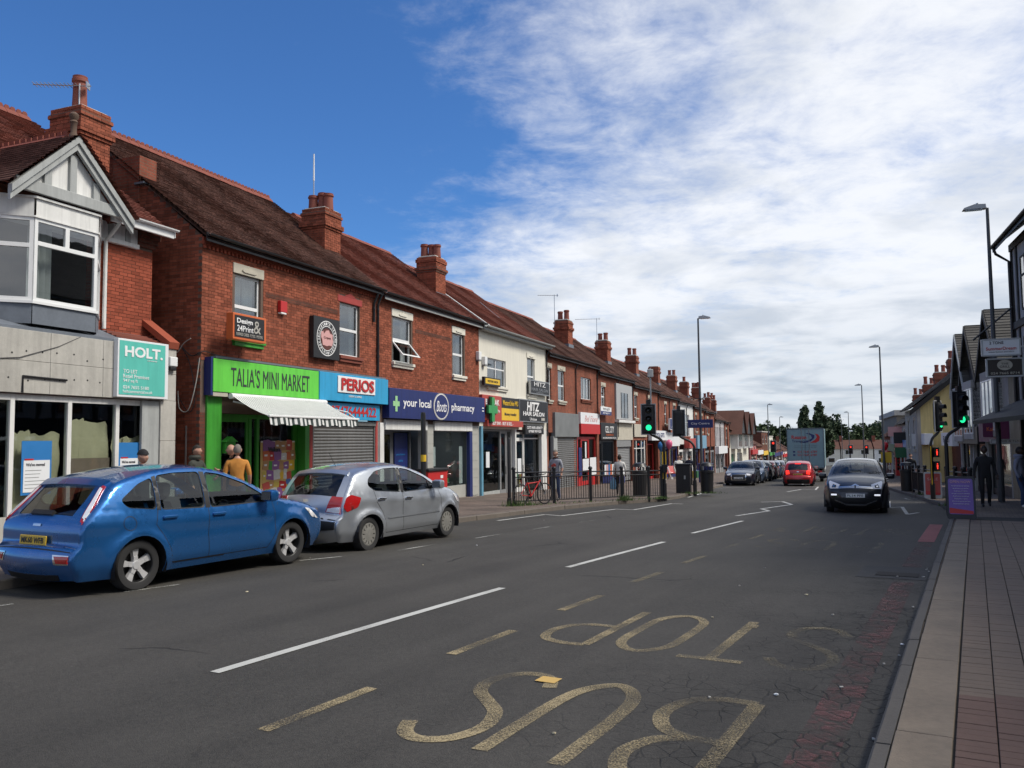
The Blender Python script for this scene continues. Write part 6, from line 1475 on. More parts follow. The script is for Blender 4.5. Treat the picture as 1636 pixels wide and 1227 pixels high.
    def at(s, ci):
        """profile point, outward normal and crown at control index ci"""
        for i in range(len(s.idx) - 1):
            if s.idx[i] <= ci <= s.idx[i + 1]: break
        f = (ci - s.idx[i]) / max(s.idx[i + 1] - s.idx[i], 1e-9); p = s.curve[i].lerp(s.curve[i + 1], f)
        a, e = s.curve[max(i - 1, 0)], s.curve[min(i + 2, len(s.curve) - 1)]; d = (e - a).normalized(); nrm = Vector((d.y * -1, d.x)) if False else Vector((-d.y, d.x))
        c = s.sp['prof'][0]; mid = Vector((0, .7))
        if (p - mid).dot(nrm) < 0: nrm = -nrm
        cr = s.sp['crown']; j = min(int(ci), len(cr) - 2); crown = cr[j] + (cr[j + 1] - cr[j]) * (ci - j)
        return p, nrm, crown
    def wrapP(s, ci, y, o=0.0, v=None):
        p, n_, c = s.at(ci); w = s.Wd(p.x, p.y)
        y = v * w if v is not None else max(-w + .004, min(w - .004, y))
        u = max(-1, min(1, y / max(w, .01))); h = c * (1 - abs(u) ** 2.3) + o
        return (p.x + n_.x * h, y, p.y + n_.y * h)
    def patch(s, poly, name, m, par, o=.008, sgn=1, n=8, thick=True):
        """overlay on the wrap: poly is a quad of (ci, y) corners: a-b along y at the first ci, d-c at the second"""
        a, b_, c, d = poly; bb = B(); N = n
        for off_ in ([o, -.01] if thick else [o]):
            bb.add([s.wrapP((a[0] * (1 - u) + b_[0] * u) * (1 - w) + (d[0] * (1 - u) + c[0] * u) * w, sgn * ((a[1] * (1 - u) + b_[1] * u) * (1 - w) + (d[1] * (1 - u) + c[1] * u) * w), off_) for w in [j / N for j in range(N + 1)] for u in [i / N for i in range(N + 1)]], [])
        q = N + 1; bb.f = [(j * q + i, j * q + i + 1, (j + 1) * q + i + 1, (j + 1) * q + i) for j in range(N) for i in range(N)]
        if thick:
            rim = [i for i in range(N)] + [N + j * q for j in range(N)] + [N * q + N - i for i in range(N)] + [(N - j) * q for j in range(N)]; k_ = q * q
            bb.f += [(rim[i], rim[(i + 1) % len(rim)], k_ + rim[(i + 1) % len(rim)], k_ + rim[i]) for i in range(len(rim))]
        bb.m = [0] * len(bb.f)
        return bb.build(name, m, par, True)
    def build(s):
        sp = s.sp; r = s.root; zs = sp.get('sill', .2)
        # ---- side panels with wheel arch and window openings
        top = [(p.x, p.y) for p in s.curve]; AR = s.wr * 1.15
        bot = []
        for xa in (s.ra, s.fa):
            a0 = math.asin(max(-1, min(1, (zs - s.wr) / AR)))
            bot += [(xa - AR * math.cos(t_), s.wr + AR * math.sin(t_)) for t_ in [a0 + (math.pi - 2 * a0) * i / 16 for i in range(17)]]
        outline = top + [(top[-1][0] + .02, zs)] + bot + [(top[0][0] - .02, zs)]
        wins = [rounded(w, .06) for w in sp['wins']]
        body = None
        for sgn in (-1, 1):
            o = s.region(outline, wins, sgn, 'body' if body is None else 'body_side', sp['paint'], r if body is None else body)
            body = body or o
            if sgn == -1 or sp.get('both'):
                pass
            for w in sp['wins']:
                gl = s.region(rounded(w, .06), [], sgn, 'side_window', sp.get('glass', 'carglass'), r, -.012, .12)
                rim = [(x_, z_) for x_, z_ in rounded(w, .06)]; cen = (sum(p_[0] for p_ in rim) / len(rim), sum(p_[1] for p_ in rim) / len(rim))
                b = B(); n = len(rim); inn = [(x_ + (cen[0] - x_) * .05, z_ + (cen[1] - z_) * .07) for x_, z_ in rim]
                b.add([s.sideP(*p_, sgn, .002) for p_ in rim] + [s.sideP(*p_, sgn, -.02) for p_ in inn], [(i, (i + 1) % n, n + (i + 1) % n, n + i) for i in range(n)]); b.build('window_seal', 'trim', gl, True)
            for pl_ in sp.get('pillars', []): s.region(pl_, [], sgn, 'pillar_trim', 'trim', r, .004, .1, False)
            for ln in sp.get('seams', []):
                b = B(); pts = [Vector(p_) for p_ in ln]; vs = []
                pp = []
                for a, e in zip(pts, pts[1:]): n = max(1, int((e - a).length / .06)); pp += [a.lerp(e, i / n) for i in range(n)]
                pp.append(pts[-1])
                for i, p_ in enumerate(pp):
                    d = (pp[min(i + 1, len(pp) - 1)] - pp[max(i - 1, 0)]).normalized(); q = Vector((-d.y, d.x)) * .004
                    vs += [s.sideP(p_.x + q.x, p_.y + q.y, sgn, .0015), s.sideP(p_.x - q.x, p_.y - q.y, sgn, .0015)]
                b.add(vs, [(2 * i, 2 * i + 1, 2 * i + 3, 2 * i + 2) for i in range(len(pp) - 1)]); b.build('panel_gap', 'black', r)
            for (x_, z_) in sp.get('handles', []):
                y_ = s.Wd(x_, z_); b = B(); b.bbox(x_ - .11, x_ + .11, min(sgn * (y_ - .01), sgn * (y_ + .035)), max(sgn * (y_ - .01), sgn * (y_ + .035)), z_ - .018, z_ + .02, .012); b.build('door_handle', sp.get('handle_m', sp['paint']), r, True)
            for pg, m_, nm, o_ in sp.get('side_patches', []): s.region(rounded(pg, .03), [], sgn, nm, m_, r, o_, .08, False)
            # door mirror
            mx, mz = sp['mirror']; y_ = s.Wd(mx, mz); b = B(); a, e = sorted((sgn * (y_ + .03), sgn * (y_ + .25))); b.bbox(mx - .06, mx + .11, a, e, mz - .02, mz + .15, .05); mo = b.build('door_mirror', sp.get('mirror_m', sp['paint']), r, True)
            b = B(); b.box(mx - .068, mx - .058, a + .025, e - .025, mz + .005, mz + .125); b.build('mirror_glass', 'chrome', mo)
            b = B(); a2, e2 = sorted((sgn * (y_ - .03), sgn * (y_ + .06))); b.box(mx - .02, mx + .06, a2, e2, mz + .0, mz + .045); b.build('mirror_arm', 'trim', mo)
        # ---- wrap: bumper, bonnet, windscreen, roof, tailgate
        ks = sorted(set([i for i in s.idx] + [v for w in sp['screens'] for v in w[:2]])); vl = [-1, -.985, -.955, -.9, -.82, -.7, -.55, -.4, -.2, 0]; vl += [-v for v in reversed(vl[:-1])]
        sh = B(); gl = [B() for _ in sp['screens']]; grid = {}
        def vid(bb, key, k_, v):
            d = grid.setdefault(id(bb), {})
            if key not in d: d[key] = len(bb.v); bb.v.append(s.wrapP(k_, 0, -.006 if bb is not sh else 0.0, v))
            return d[key]
        for i in range(len(ks) - 1):
            for j in range(len(vl) - 1):
                km, vm = (ks[i] + ks[i + 1]) / 2, (vl[j] + vl[j + 1]) / 2; tgt = sh
                for wi, w in enumerate(sp['screens']):
                    if w[0] < km < w[1] and abs(vm) < w[2]: tgt = gl[wi]
                tgt.f.append(tuple(vid(tgt, (a, e), ks[a], vl[e]) for a, e in ((i, j), (i, j + 1), (i + 1, j + 1), (i + 1, j)))); tgt.m.append(0)
        sh.build('shell', sp['paint'], body, True)
        for w, g_ in zip(sp['screens'], gl): g_.build(w[3], w[4] if len(w) > 4 else sp.get('glass', 'carglass'), r, True)
        for w in sp['screens']:                        # black ceramic border
            for a, e in ((w[0], w[0] + .10), (w[1] - .10, w[1])): s.patch(((a, -.1), (a, .1), (e, .1), (e, -.1)), 'x', 'trim', r) if False else None
        # ---- underside, wheel wells, cabin
        b = B(); b.box(s.xR + .25, s.xF - .25, -s.W0 + .30, s.W0 - .30, zs - .03, zs + .12); b.build('underbody', 'black', r)
        for xa in (s.fa, s.ra):
            for sgn in (-1, 1):
                b = B(); n = 14; y0, y1 = sgn * (s.W0 - .32), sgn * (s.Wd(xa, s.wr + AR + .02) - .012); R_ = AR + .012
                b.add([(xa + R_ * math.cos(t_), y, max(zs - .02, s.wr + R_ * math.sin(t_))) for y in (y0, y1) for t_ in [-.35 + (math.pi + .7) * i / n for i in range(n + 1)]], [(i, i + 1, n + 2 + i, n + 1 + i) for i in range(n)]); b.poly([(xa + R_ * math.cos(t_), y0, max(zs - .02, s.wr + R_ * math.sin(t_))) for t_ in [-.35 + (math.pi + .7) * i / n for i in range(n + 1)]]); b.build('wheel_well', 'black', r)
        if not sp.get('plain'):
            st_ = B(); zf = .30
            for y in (-.38, .38):
                b = B(); b.bbox(-.45, .08, y - .25, y + .25, zf, zf + .28, .08); b.add(*_slab((-.38, y, zf + .2), (-.62, y, zf + .78), .24, .07)); b.bbox(-.72, -.58, y - .14, y + .14, zf + .80, zf + 1.0, .05); b.build('seat', 'seat', r, True)
            b = B(); b.bbox(-1.25, -.75, -.62, .62, zf, zf + .26, .07); b.add(*_slab((-1.2, 0, zf + .2), (-1.4, 0, zf + .62), .60, .06)); b.build('rear_seat', 'seat', r, True)
            b = B(); b.bbox(sp['dash'] - .35, sp['dash'] + .25, -.68, .68, .55, sp['belt'] - .04, .08); b.build('dashboard', 'trim', r, True)
            b = B(); b.lathe([(.17, 0), (.185, .015), (.17, .03), (.155, .015), (.17, 0)], (sp['dash'] - .5, -.36, sp['belt'] - .12), 'x', 18); b.build('steering_wheel', 'trim', r, True)
            b = B(); b.box(-1.3, sp['dash'], -s.W0 + .16, s.W0 - .16, .24, .3); b.build('cabin_floor', 'seat', r)
        # ---- wheels
        w = sp['wheel']; me_t = B().lathe([(s.wr * .66, .09), (s.wr * .72, .1), (s.wr * .92, .098), (s.wr * .985, .075), (s.wr, .04), (s.wr, -.04), (s.wr * .985, -.075), (s.wr * .92, -.098), (s.wr * .66, -.09)], ax='y', n=36).mesh('tyre', 'rubber', True)
        R_ = s.wr * .68
        if w == 'alloy5':
            b = B(); b.lathe([(R_, -.09), (R_, .085), (R_ * .95, .075), (R_ * .93, -.02), (R_ * .2, -.03), (0, -.03)], ax='y', n=36)
            d = B()
            for k_ in range(5):
                a = 6.2832 * k_ / 5 + .3
                for off_ in (0,):
                    for (r0, w0), (r1, w1) in (((.03, .034), (R_ * .5, .028)), ((R_ * .5, .028), (R_ * .96, .046))):
                        c_, s__ = math.cos(a), math.sin(a); pts = []
                        for rr, ww, yy in ((r0, w0, .055 - r0 * .05), (r1, w1, .055 + (r1 - R_ * .5) * .06)):
                            for e in (-1, 1): pts += [(rr * c_ - e * ww * s__, yy, rr * s__ + e * ww * c_), (rr * c_ - e * ww * 1.1 * s__, yy - .05, rr * s__ + e * ww * 1.1 * c_)]
                        d.add(pts, [(0, 2, 6, 4), (0, 4, 5, 1), (2, 3, 7, 6), (1, 5, 7, 3), (0, 1, 3, 2), (4, 6, 7, 5)])
            d.lathe([(0, .062), (.05, .062), (.06, .05), (.06, 0)], ax='y', n=16)
            barrel = b.mesh('rim_barrel', 'trim', True); face = d.mesh('rim', 'alloy', False)
        else:
            b = B(); b.lathe([(R_, -.09), (R_, .07), (R_ * .9, .06), (R_ * .9, .02), (0, .02)], ax='y', n=36); barrel = b.mesh('rim_barrel', 'trim', True)
            d = B(); d.lathe([(R_ * 1.02, .07), (R_ * 1.0, .085), (R_ * .86, .09), (R_ * .84, .075)], ax='y', n=36); d.lathe([(R_ * .60, .07), (R_ * .58, .092), (R_ * .2, .1), (0, .102)], ax='y', n=24); K_ = 12 if w == 'hub' else 7
            for k_ in range(K_):
                a = 6.2832 * k_ / K_; c_, s__ = math.cos(a), math.sin(a); pts = []
                for rr, ww in ((R_ * .5, .022), (R_ * .9, .034)):
                    for e in (-1, 1): pts += [(rr * c_ - e * ww * s__, .092, rr * s__ + e * ww * c_), (rr * c_ - e * ww * s__, .06, rr * s__ + e * ww * c_)]
                d.add(pts, [(0, 2, 6, 4), (0, 4, 5, 1), (2, 3, 7, 6)])
            face = d.mesh('rim', 'hubcap' if w == 'hub' else 'alloy', True)
        for xa in (s.fa, s.ra):
            for sgn in (-1, 1):
                wh = obj('wheel', me_t, r); wh.location = (xa, sgn * (s.W0 - .135), s.wr); wh.rotation_euler = (rnd.uniform(0, 0), 0, 0 if sgn > 0 else math.pi)
                for nm, me_ in (('rim_barrel', barrel), ('rim', face)): o = obj(nm, me_, wh); o.rotation_euler = (0, rnd.uniform(0, 1), 0)
        return s
def _slab(a, e, hw, th):
    """a leaning seat back: box of half width hw and thickness th between two points in the x-z plane"""
    d = Vector((e[0] - a[0], e[2] - a[2])).normalized(); n_ = Vector((-d.y, d.x)) * th; vs = []
    for p in (a, e):
        for s1 in (-1, 1):
            for s2 in (-1, 1): vs.append((p[0] + n_.x * s1, p[1] + hw * s2, p[2] + n_.y * s1))
    return vs, [(0, 1, 3, 2), (4, 6, 7, 5), (0, 4, 5, 1), (2, 3, 7, 6), (0, 2, 6, 4), (1, 5, 7, 3)]
def plate(c, ci, txt, m, name='number_plate', w=.52, h=.112, y=0.0, o=.012):
    """number plate lying on the body wrap at profile index ci"""
    p = c.wrapP(ci, y, o); _, n_, _c = c.at(ci); front_ = n_.x > 0
    b = B(); b.bbox(-w / 2, w / 2, -.008, .008, -h / 2, h / 2, .006); pl_ = b.build(name, m, c.root)
    tx = text(pl_, txt, 0, -.0095, 0, h * .62, 'ink', w * .84, .004)
    ang = math.pi / 2 if front_ else -math.pi / 2
    pl_.location = p; pl_.rotation_euler = (-(math.asin(max(-1, min(1, n_.y)))), 0, ang)
    return pl_
def badge(c, ci, y, w, h, m='chrome', o=.01, name='badge'):
    return c.patch(((ci - h, y - w), (ci - h, y + w), (ci + h, y + w), (ci + h, y - w)), name, m, c.root, o)

FOCUS = dict(prof=[(2.00, .20), (2.12, .32), (2.17, .48), (2.13, .66), (1.98, .78), (1.55, .91), (1.05, 1.01), (.55, 1.26), (.08, 1.435), (-.4, 1.50), (-.95, 1.475), (-1.42, 1.39), (-1.63, 1.315), (-1.82, 1.12), (-2.00, .93), (-2.07, .80), (-2.08, .63), (-2.15, .555), (-2.17, .42), (-2.08, .22)],
    crown=[.10, .12, .13, .12, .06, .05, .05, .07, .05, .04, .04, .04, .04, .05, .05, .045, .045, .06, .07, .06], W=1.84, belt=.94, rise=.05, fa=1.29, ra=-1.35, wr=.318, wheel='alloy5', res=.048, paint='paint_blue', dash=.95, rx=-1.2, tr=.16,
    wins=[[(.93, .965), (.46, 1.245), (.06, 1.392), (-.20, 1.43), (-.24, .95)], [(-.33, .955), (-.29, 1.437), (-.70, 1.438), (-1.0, 1.41), (-1.03, .975)], [(-1.10, .985), (-1.07, 1.39), (-1.30, 1.315), (-1.58, 1.13), (-1.50, 1.03)]],
    pillars=[[(-.245, .95), (-.205, 1.43), (-.285, 1.437), (-.325, .955)], [(-1.035, .975), (-1.005, 1.41), (-1.065, 1.395), (-1.095, .985)]],
    seams=[[(.90, .98), (.93, .8), (.92, .5), (.80, .30)], [(-.28, .98), (-.30, .60), (-.27, .30)], [(-1.08, 1.0), (-1.13, .80), (-1.02, .66), (-.90, .46), (-.86, .30)], [(.80, .30), (-.86, .30)], [(1.05, .985), (1.0, .9)]],
    handles=[(-.12, .86), (-.92, .88)], mirror=(.72, .99), screens=[(6.12, 7.95, .9, 'windscreen'), (12.12, 13.92, .68, 'rear_window', 'darkglass')],
    side_patches=[([(2.0, .62), (1.72, .80), (1.60, .82), (1.80, .66)], 'lampclear', 'headlight', .006), ([(-.0, .285), (-.85, .285), (-.85, .30), (-.0, .30)], 'trim', 'sill_strip', .004)], n=7)
c = Car('hatchback_car', 'metallic blue hatchback with silver five-spoke wheels parked nearest on the left', 'car', (-4.77, 12.2, gz(-4.77, 12.2)), R(28.8), FOCUS).build(); C1 = c
for sg in (-1, 1):
    c.patch(((12.1, .575), (12.15, .66), (14.45, .86), (14.25, .72)), 'tail_light', 'lampred', c.root, .010, sg); c.patch(((12.25, .595), (12.3, .645), (14.15, .815), (13.95, .715)), 'light_lens', 'lampclear', c.root, .014, sg)
    c.patch(((17.45, .50), (17.4, .76), (17.95, .72), (17.9, .54)), 'bumper_reflector', 'lampred', c.root, .012, sg); c.patch(((17.35, .47), (17.3, .79), (18.05, .75), (18.0, .50)), 'reflector_rim', 'chrome', c.root, .006, sg)
plate(c, 15.75, 'MK60 WFB', 'plate_yellow', 'rear_number_plate', o=.035)
badge(c, 14.75, 0, .075, .10); badge(c, 16.4, -.66, .09, .03, 'chrome', .008, 'model_script')
c.patch(((11.7, -.62), (11.7, .62), (12.25, .60), (12.25, -.60)), 'spoiler', 'paint_blue', c.root, .03)
c.patch(((13.75, -.2), (13.75, .22), (14.0, .22), (14.0, -.2)), 'rear_wiper', 'trim', c.root, .03); c.patch(((15.45, -.42), (15.45, .42), (16.75, .40), (16.75, -.40)), 'plate_recess', 'paint_blue', c.root, .001); c.patch(((18.55, -.5), (18.55, .5), (18.95, .48), (18.95, -.48)), 'lower_valance', 'trim', c.root, .006)
c.patch(((16.95, -.72), (16.95, .72), (17.05, .72), (17.05, -.72)), 'tailgate_gap', 'black', c.root, .002)
# fuel flap
b = B(); n = 20; cx_, cz_ = -1.50, .845
b.add([c.sideP(cx_ + rr * math.cos(6.2832 * i / n), cz_ + rr * math.sin(6.2832 * i / n), -1, .002) for rr in (.088, .081) for i in range(n)], [(i, (i + 1) % n, n + (i + 1) % n, n + i) for i in range(n)]); b.build('fuel_flap', 'black', c.root)

P207 = dict(prof=[(1.88, .20), (1.99, .33), (2.015, .48), (1.96, .66), (1.78, .80), (1.42, .94), (1.02, 1.03), (.50, 1.28), (.02, 1.425), (-.45, 1.472), (-1.0, 1.45), (-1.40, 1.385), (-1.58, 1.315), (-1.76, 1.10), (-1.87, .93), (-1.91, .80), (-1.92, .66), (-2.00, .58), (-2.015, .42), (-1.93, .22)],
    crown=[.12, .15, .17, .15, .08, .06, .06, .08, .06, .05, .05, .05, .06, .10, .12, .12, .12, .12, .13, .10], W=1.75, belt=.95, rise=.07, fa=1.20, ra=-1.34, wr=.30, wheel='hub', res=.05, paint='paint_silver', dash=.95, rx=-.95, tr=.20, tf=.24,
    wins=[[(.88, .985), (.48, 1.215), (.03, 1.375), (-.22, 1.41), (-.31, .965)], [(-.40, .97), (-.31, 1.415), (-.70, 1.412), (-1.02, 1.37), (-1.26, 1.25), (-1.32, 1.13), (-1.16, 1.03)]],
    pillars=[[(-.315, .965), (-.225, 1.41), (-.305, 1.415), (-.395, .97)], [(.62, .98), (.60, 1.14), (.57, 1.155), (.57, .98)]],
    seams=[[(.86, .98), (.92, .78), (.90, .48), (.80, .28)], [(-.36, .99), (-.38, .60), (-.33, .28)], [(-1.20, 1.06), (-1.16, .84), (-1.0, .66), (-.90, .46), (-.86, .28)], [(.80, .28), (-.86, .28)]],
    handles=[(-.20, .86), (-1.02, .89)], handle_m='chrome', mirror=(.66, 1.0), mirror_m='paint_silver', screens=[(6.12, 7.95, .9, 'windscreen'), (12.1, 13.9, .82, 'rear_window', 'darkglass')],
    side_patches=[([(.84, .53), (-.84, .53), (-.84, .565), (.84, .565)], 'paint_silver', 'rubbing_strip', .014), ([(1.9, .62), (1.5, .84), (1.42, .84), (1.62, .68)], 'lampclear', 'headlight', .006), ([(-1.74, 1.0), (-1.54, .94), (-1.62, .78), (-1.84, .71), (-1.90, .80), (-1.84, .95)], 'lampred', 'tail_light_wing', .008)], n=7)
c = Car('compact_car', 'silver compact hatchback with round hubcaps parked in front of the blue car', 'car', (-2.62, 16.35, gz(-2.62, 16.35)), R(27.6), P207).build()
for sg in (-1, 1):
    c.patch(((13.9, .50), (13.8, .78), (15.9, .74), (15.6, .42)), 'tail_light', 'lampred', c.root, .014, sg); c.patch(((15.2, .46), (15.0, .68), (15.75, .66), (15.55, .44)), 'light_lens', 'lampclear', c.root, .018, sg)
plate(c, 15.5, 'KR12 CDF', 'plate_yellow', 'rear_number_plate', .5); badge(c, 14.5, 0, .05, .16)
c.patch(((17.2, -.70), (17.2, .70), (17.95, .68), (17.95, -.68)), 'bumper_insert', 'trim', c.root, .012); c.patch(((12.0, -.1), (12.0, .1), (12.08, .1), (12.08, -.1)), 'brake_light', 'lampred', c.root, .02); c.patch(((14.75, -.38), (14.75, .38), (16.4, .36), (16.4, -.36)), 'plate_recess', 'paint_silver', c.root, .001); c.patch(((11.6, -.56), (11.6, .56), (12.1, .58), (12.1, -.58)), 'spoiler', 'paint_silver', c.root, .025)
c.patch(((16.95, -.74), (16.95, .74), (17.06, .74), (17.06, -.74)), 'tailgate_gap', 'black', c.root, .002)
b = B(); b.cyl((-1.2, 0, 1.43), (-1.42, 0, 1.72), .006, .003, 6); b.build('roof_aerial', 'black', c.root)

def variant(base, **kw): d = dict(base); d.update(kw); return d
C3 = variant(P207, prof=[(1.82, .20), (1.94, .33), (1.97, .48), (1.93, .66), (1.80, .82), (1.45, .97), (1.10, 1.07), (.55, 1.33), (.05, 1.475), (-.4, 1.52), (-1.0, 1.50), (-1.45, 1.43), (-1.62, 1.35), (-1.78, 1.10), (-1.88, .93), (-1.92, .80), (-1.92, .66), (-1.95, .58), (-1.97, .42), (-1.90, .22)], W=1.73, paint='paint_black', wheel='alloy7', fa=1.2, ra=-1.26, wr=.30, res=.09, mirror_m='paint_black', handle_m='paint_black', side_patches=[], tf=.17, dash=1.0)
c = Car('oncoming_car', 'black hatchback driving towards the camera with white daytime lights', 'car', (10.6, 26.2, gz(10.6, 26.2)), R(203.5), C3).build()
for sg in (-1, 1):
    c.patch(((3.25, .44), (3.9, .42), (4.75, .70), (3.55, .80)), 'headlight', 'lampclear', c.root, .012, sg); c.patch(((3.45, .53), (3.8, .51), (4.1, .60), (3.6, .64)), 'headlight_reflector', 'trim', c.root, .015, sg, 5); c.patch(((3.58, .56), (3.78, .55), (3.9, .59), (3.68, .61)), 'headlight_bulb', 'chrome', c.root, .018, sg, 4); c.patch(((2.35, .50), (2.4, .74), (2.62, .74), (2.55, .50)), 'daytime_light', 'lamp_on', c.root, .02, sg)
    c.patch(((3.42, .02), (3.56, .02), (3.56, .46), (3.42, .46)), 'chrome_bar', 'chrome', c.root, .018, sg); c.patch(((3.22, .02), (3.32, .02), (3.36, .46), (3.26, .46)), 'chrome_bar', 'chrome', c.root, .018, sg)
    c.patch(((3.62, .0), (3.86, .0), (3.58, .10), (3.42, .10)), 'chevron', 'chrome', c.root, .022, sg)
    c.patch(((1.05, .24), (1.18, .24), (1.72, .56), (1.60, .56)), 'chrome_lip', 'chrome', c.root, .018, sg)
c.patch(((1.05, -.24), (1.05, .24), (1.15, .24), (1.15, -.24)), 'chrome_lip', 'chrome', c.root, .018); c.patch(((1.25, -.52), (1.25, .52), (2.1, .60), (2.1, -.60)), 'lower_grille', 'black', c.root, .004); c.patch(((2.75, -.42), (2.75, .42), (3.1, .44), (3.1, -.44)), 'upper_grille', 'black', c.root, .006)
plate(c, 2.3, 'FL14 PFE', 'plate_white', 'front_number_plate', .5)
for sg in (-.3, .34): b = B(); b.tube([c.wrapP(6.2, sg, .02), c.wrapP(6.35, sg + .2, .015), c.wrapP(6.4, sg + .45, .012)], .008, 5); b.build('wiper', 'black', c.root)
# the man at the wheel
b = B(); b.lathe([(0, .0), (.2, .05), (.2, .38), (.09, .45), (.06, .5), (.10, .55), (.10, .70), (0, .77)], (-.22, -.38, .55), n=12); b.build('driver_silhouette', 'dark', c.root, True)
R208 = variant(P207, paint='paint_carred', res=.11, wheel='alloy7', mirror_m='paint_carred', handle_m='paint_carred', side_patches=[], prof=[(x, z * 1.0) for x, z in P207['prof']])
c = Car('red_hatchback', 'red hatchback braking behind the lorry', 'car', (17.45, 51.75, gz(17.45, 51.75)), R(21), R208).build()
for sg in (-1, 1): c.patch(((13.9, .50), (13.8, .78), (15.6, .74), (15.3, .46)), 'tail_light', 'brake_on', c.root, .014, sg)
c.patch(((12.0, -.16), (12.0, .16), (12.15, .16), (12.15, -.16)), 'brake_light', 'brake_on', c.root, .02); plate(c, 15.6, 'BX63 HTL', 'plate_yellow', 'rear_number_plate', .5); c.patch(((17.8, -.70), (17.8, .70), (18.9, .66), (18.9, -.66)), 'lower_bumper', 'trim', c.root, .012); badge(c, 14.5, 0, .06, .16)
# parked row: saloon first
A4 = variant(FOCUS, rise=.05, prof=[(2.22, .20), (2.32, .32), (2.35, .48), (2.32, .64), (2.18, .78), (1.55, .90), (.95, .98), (.45, 1.22), (.0, 1.385), (-.4, 1.425), (-.95, 1.40), (-1.35, 1.32), (-1.65, 1.18), (-1.90, 1.02), (-2.1, .98), (-2.28, .95), (-2.33, .78), (-2.35, .60), (-2.35, .42), (-2.25, .22)], W=1.80, paint='paint_navy', wheel='alloy7', fa=1.42, ra=-1.38, res=.12, side_patches=[], screens=[(6.12, 7.95, .9, 'windscreen'), (11.2, 13.0, .8, 'rear_window', 'darkglass')], pillars=[], seams=FOCUS['seams'][:2])
pk = [(0, A4, 'paint_navy', 'dark navy saloon with chrome grille parked facing the camera beside the lamp post', 1), (1, FOCUS, 'paint_bluegrey', 'blue grey hatchback parked right behind the dark navy saloon', 1), (2, FOCUS, 'paint_black', 'black hatchback with red tail lights, third of the parked row', -1), (3, P207, 'paint_wine', 'dark wine red compact car, fourth of the parked row', -1), (4, P207, 'paint_bluegrey', 'blue grey compact car, fifth of the parked row', -1), (5, FOCUS, 'paint_grey', 'grey hatchback, sixth and last of the parked row', -1)]
for i, base, pm_, lab, face in pk:
    x, y = 14.35 + i * 2.18, 53.0 + i * 5.6
    sp_ = variant(base, paint=pm_, res=.13 if i else .10, wheel='alloy7', mirror_m=pm_, handle_m=pm_, n=5, side_patches=[])
    c = Car('parked_car', lab, 'car', (x, y, gz(x, y)), R(21.3 if face < 0 else 201.3), sp_, 'cars parked along the left kerb').build()
    if face > 0:
        for sg in (-1, 1): c.patch(((3.1, .50), (3.15, .84), (3.75, .78), (3.7, .44)), 'headlight', 'lampclear', c.root, .014, sg)
        if i == 0: c.patch(((1.7, -.38), (1.7, .38), (3.5, .42), (3.5, -.42)), 'grille', 'black', c.root, .012); c.patch(((1.55, -.43), (1.55, .43), (1.72, .43), (1.72, -.43)), 'grille_rim', 'chrome', c.root, .016); c.patch(((3.4, -.46), (3.4, .46), (3.58, .46), (3.58, -.46)), 'grille_rim', 'chrome', c.root, .016)
        for sg in (-1, 1): c.patch(((1.6, .37), (1.6, .43), (3.5, .46), (3.5, .40)), 'grille_rim', 'chrome', c.root, .016, sg) if i == 0 else None
        plate(c, 2.2, ('LG57 KXM', 'FN08 OWB')[i], 'plate_white', 'front_number_plate')
    else:
        for sg in (-1, 1): c.patch(((13.2, .58), (13.2, .78), (14.9, .80), (14.7, .60)), 'tail_light', 'lampred', c.root, .014, sg)
        plate(c, 16.0, ('VX09 NDE', 'BJ55 RTU', 'AK11 LMO', 'YT06 SCD')[i - 2], 'plate_yellow', 'rear_number_plate')
# lorry
lx, ly = 21.95, 63.2; t = thing('box_lorry', 'pale blue grey box lorry with red and navy lettering on its rear doors', 'lorry', (lx, ly, gz(lx, ly)), math.pi / 2 - R(21)); mat('lorry', (.20, .31, .35), .45, var=.08); mat('lorryframe', (.11, .14, .16), .5, var=.1)
B().bbox(-3.2, 3.6, -1.25, 1.25, 1.05, 3.85, .04).build('cargo_box', 'lorry', t); B().bbox(3.75, 5.5, -1.2, 1.2, .55, 3.0, .2).build('cab', 'postwhite', t); B().box(-3.1, 5.2, -.45, .45, .6, 1.04).build('chassis', 'black', t)
for y in (-1.255, 1.205): B().box(-3.23, -3.15, y, y + .05, 1.05, 3.87).build('door_post', 'lorryframe', t)
for z in (1.02, 3.80): B().box(-3.23, -3.15, -1.2, 1.2, z, z + .08).build('door_rail', 'lorryframe', t)
for y in (-.61, .60): B().box(-3.212, -3.2, y, y + .02, 1.12, 3.78).build('door_gap', 'lorryframe', t) if y > 5 else None
B().box(-3.24, -3.2, -.008, .008, 1.12, 3.78).build('door_gap', 'lorryframe', t)
for y in (-.25, .25): q = B(); q.cyl((-3.24, y, 1.1), (-3.24, y, 3.78), .018, n=6); q.build('door_bar', 'steel', t)
B().bbox(-3.3, -3.12, -1.2, 1.2, .50, .68, .02).build('bumper_bar', 'black', t)
for y in (-1.05, .75): B().bbox(-3.32, -3.25, y, y + .3, .72, .86, .02).build('tail_light', 'lampred', t)
for xw in (-2.0, 3.9):
    for y in (-1.0, 1.0): q = B(); q.lathe([(0, .13), (.3, .13), (.46, .12), (.48, .08), (.48, -.08), (.46, -.12), (0, -.12)], (xw, y, .48), 'y', 20); q.build('wheel', 'rubber', t, True)
tl = obj('lettering_panel', B().box(-1.1, 1.1, -.004, .004, -1.2, 1.2).mesh('lettering_panel', 'lorry'), t); tl.location = (-3.212, 0, 2.45); tl.rotation_euler = (0, 0, -math.pi / 2)
text(tl, 'Reason', -.42, -.012, .78, .26, 'red', 1.0, .02); text(tl, 'Transport', -.38, -.012, .48, .24, 'blue', 1.05, .01)
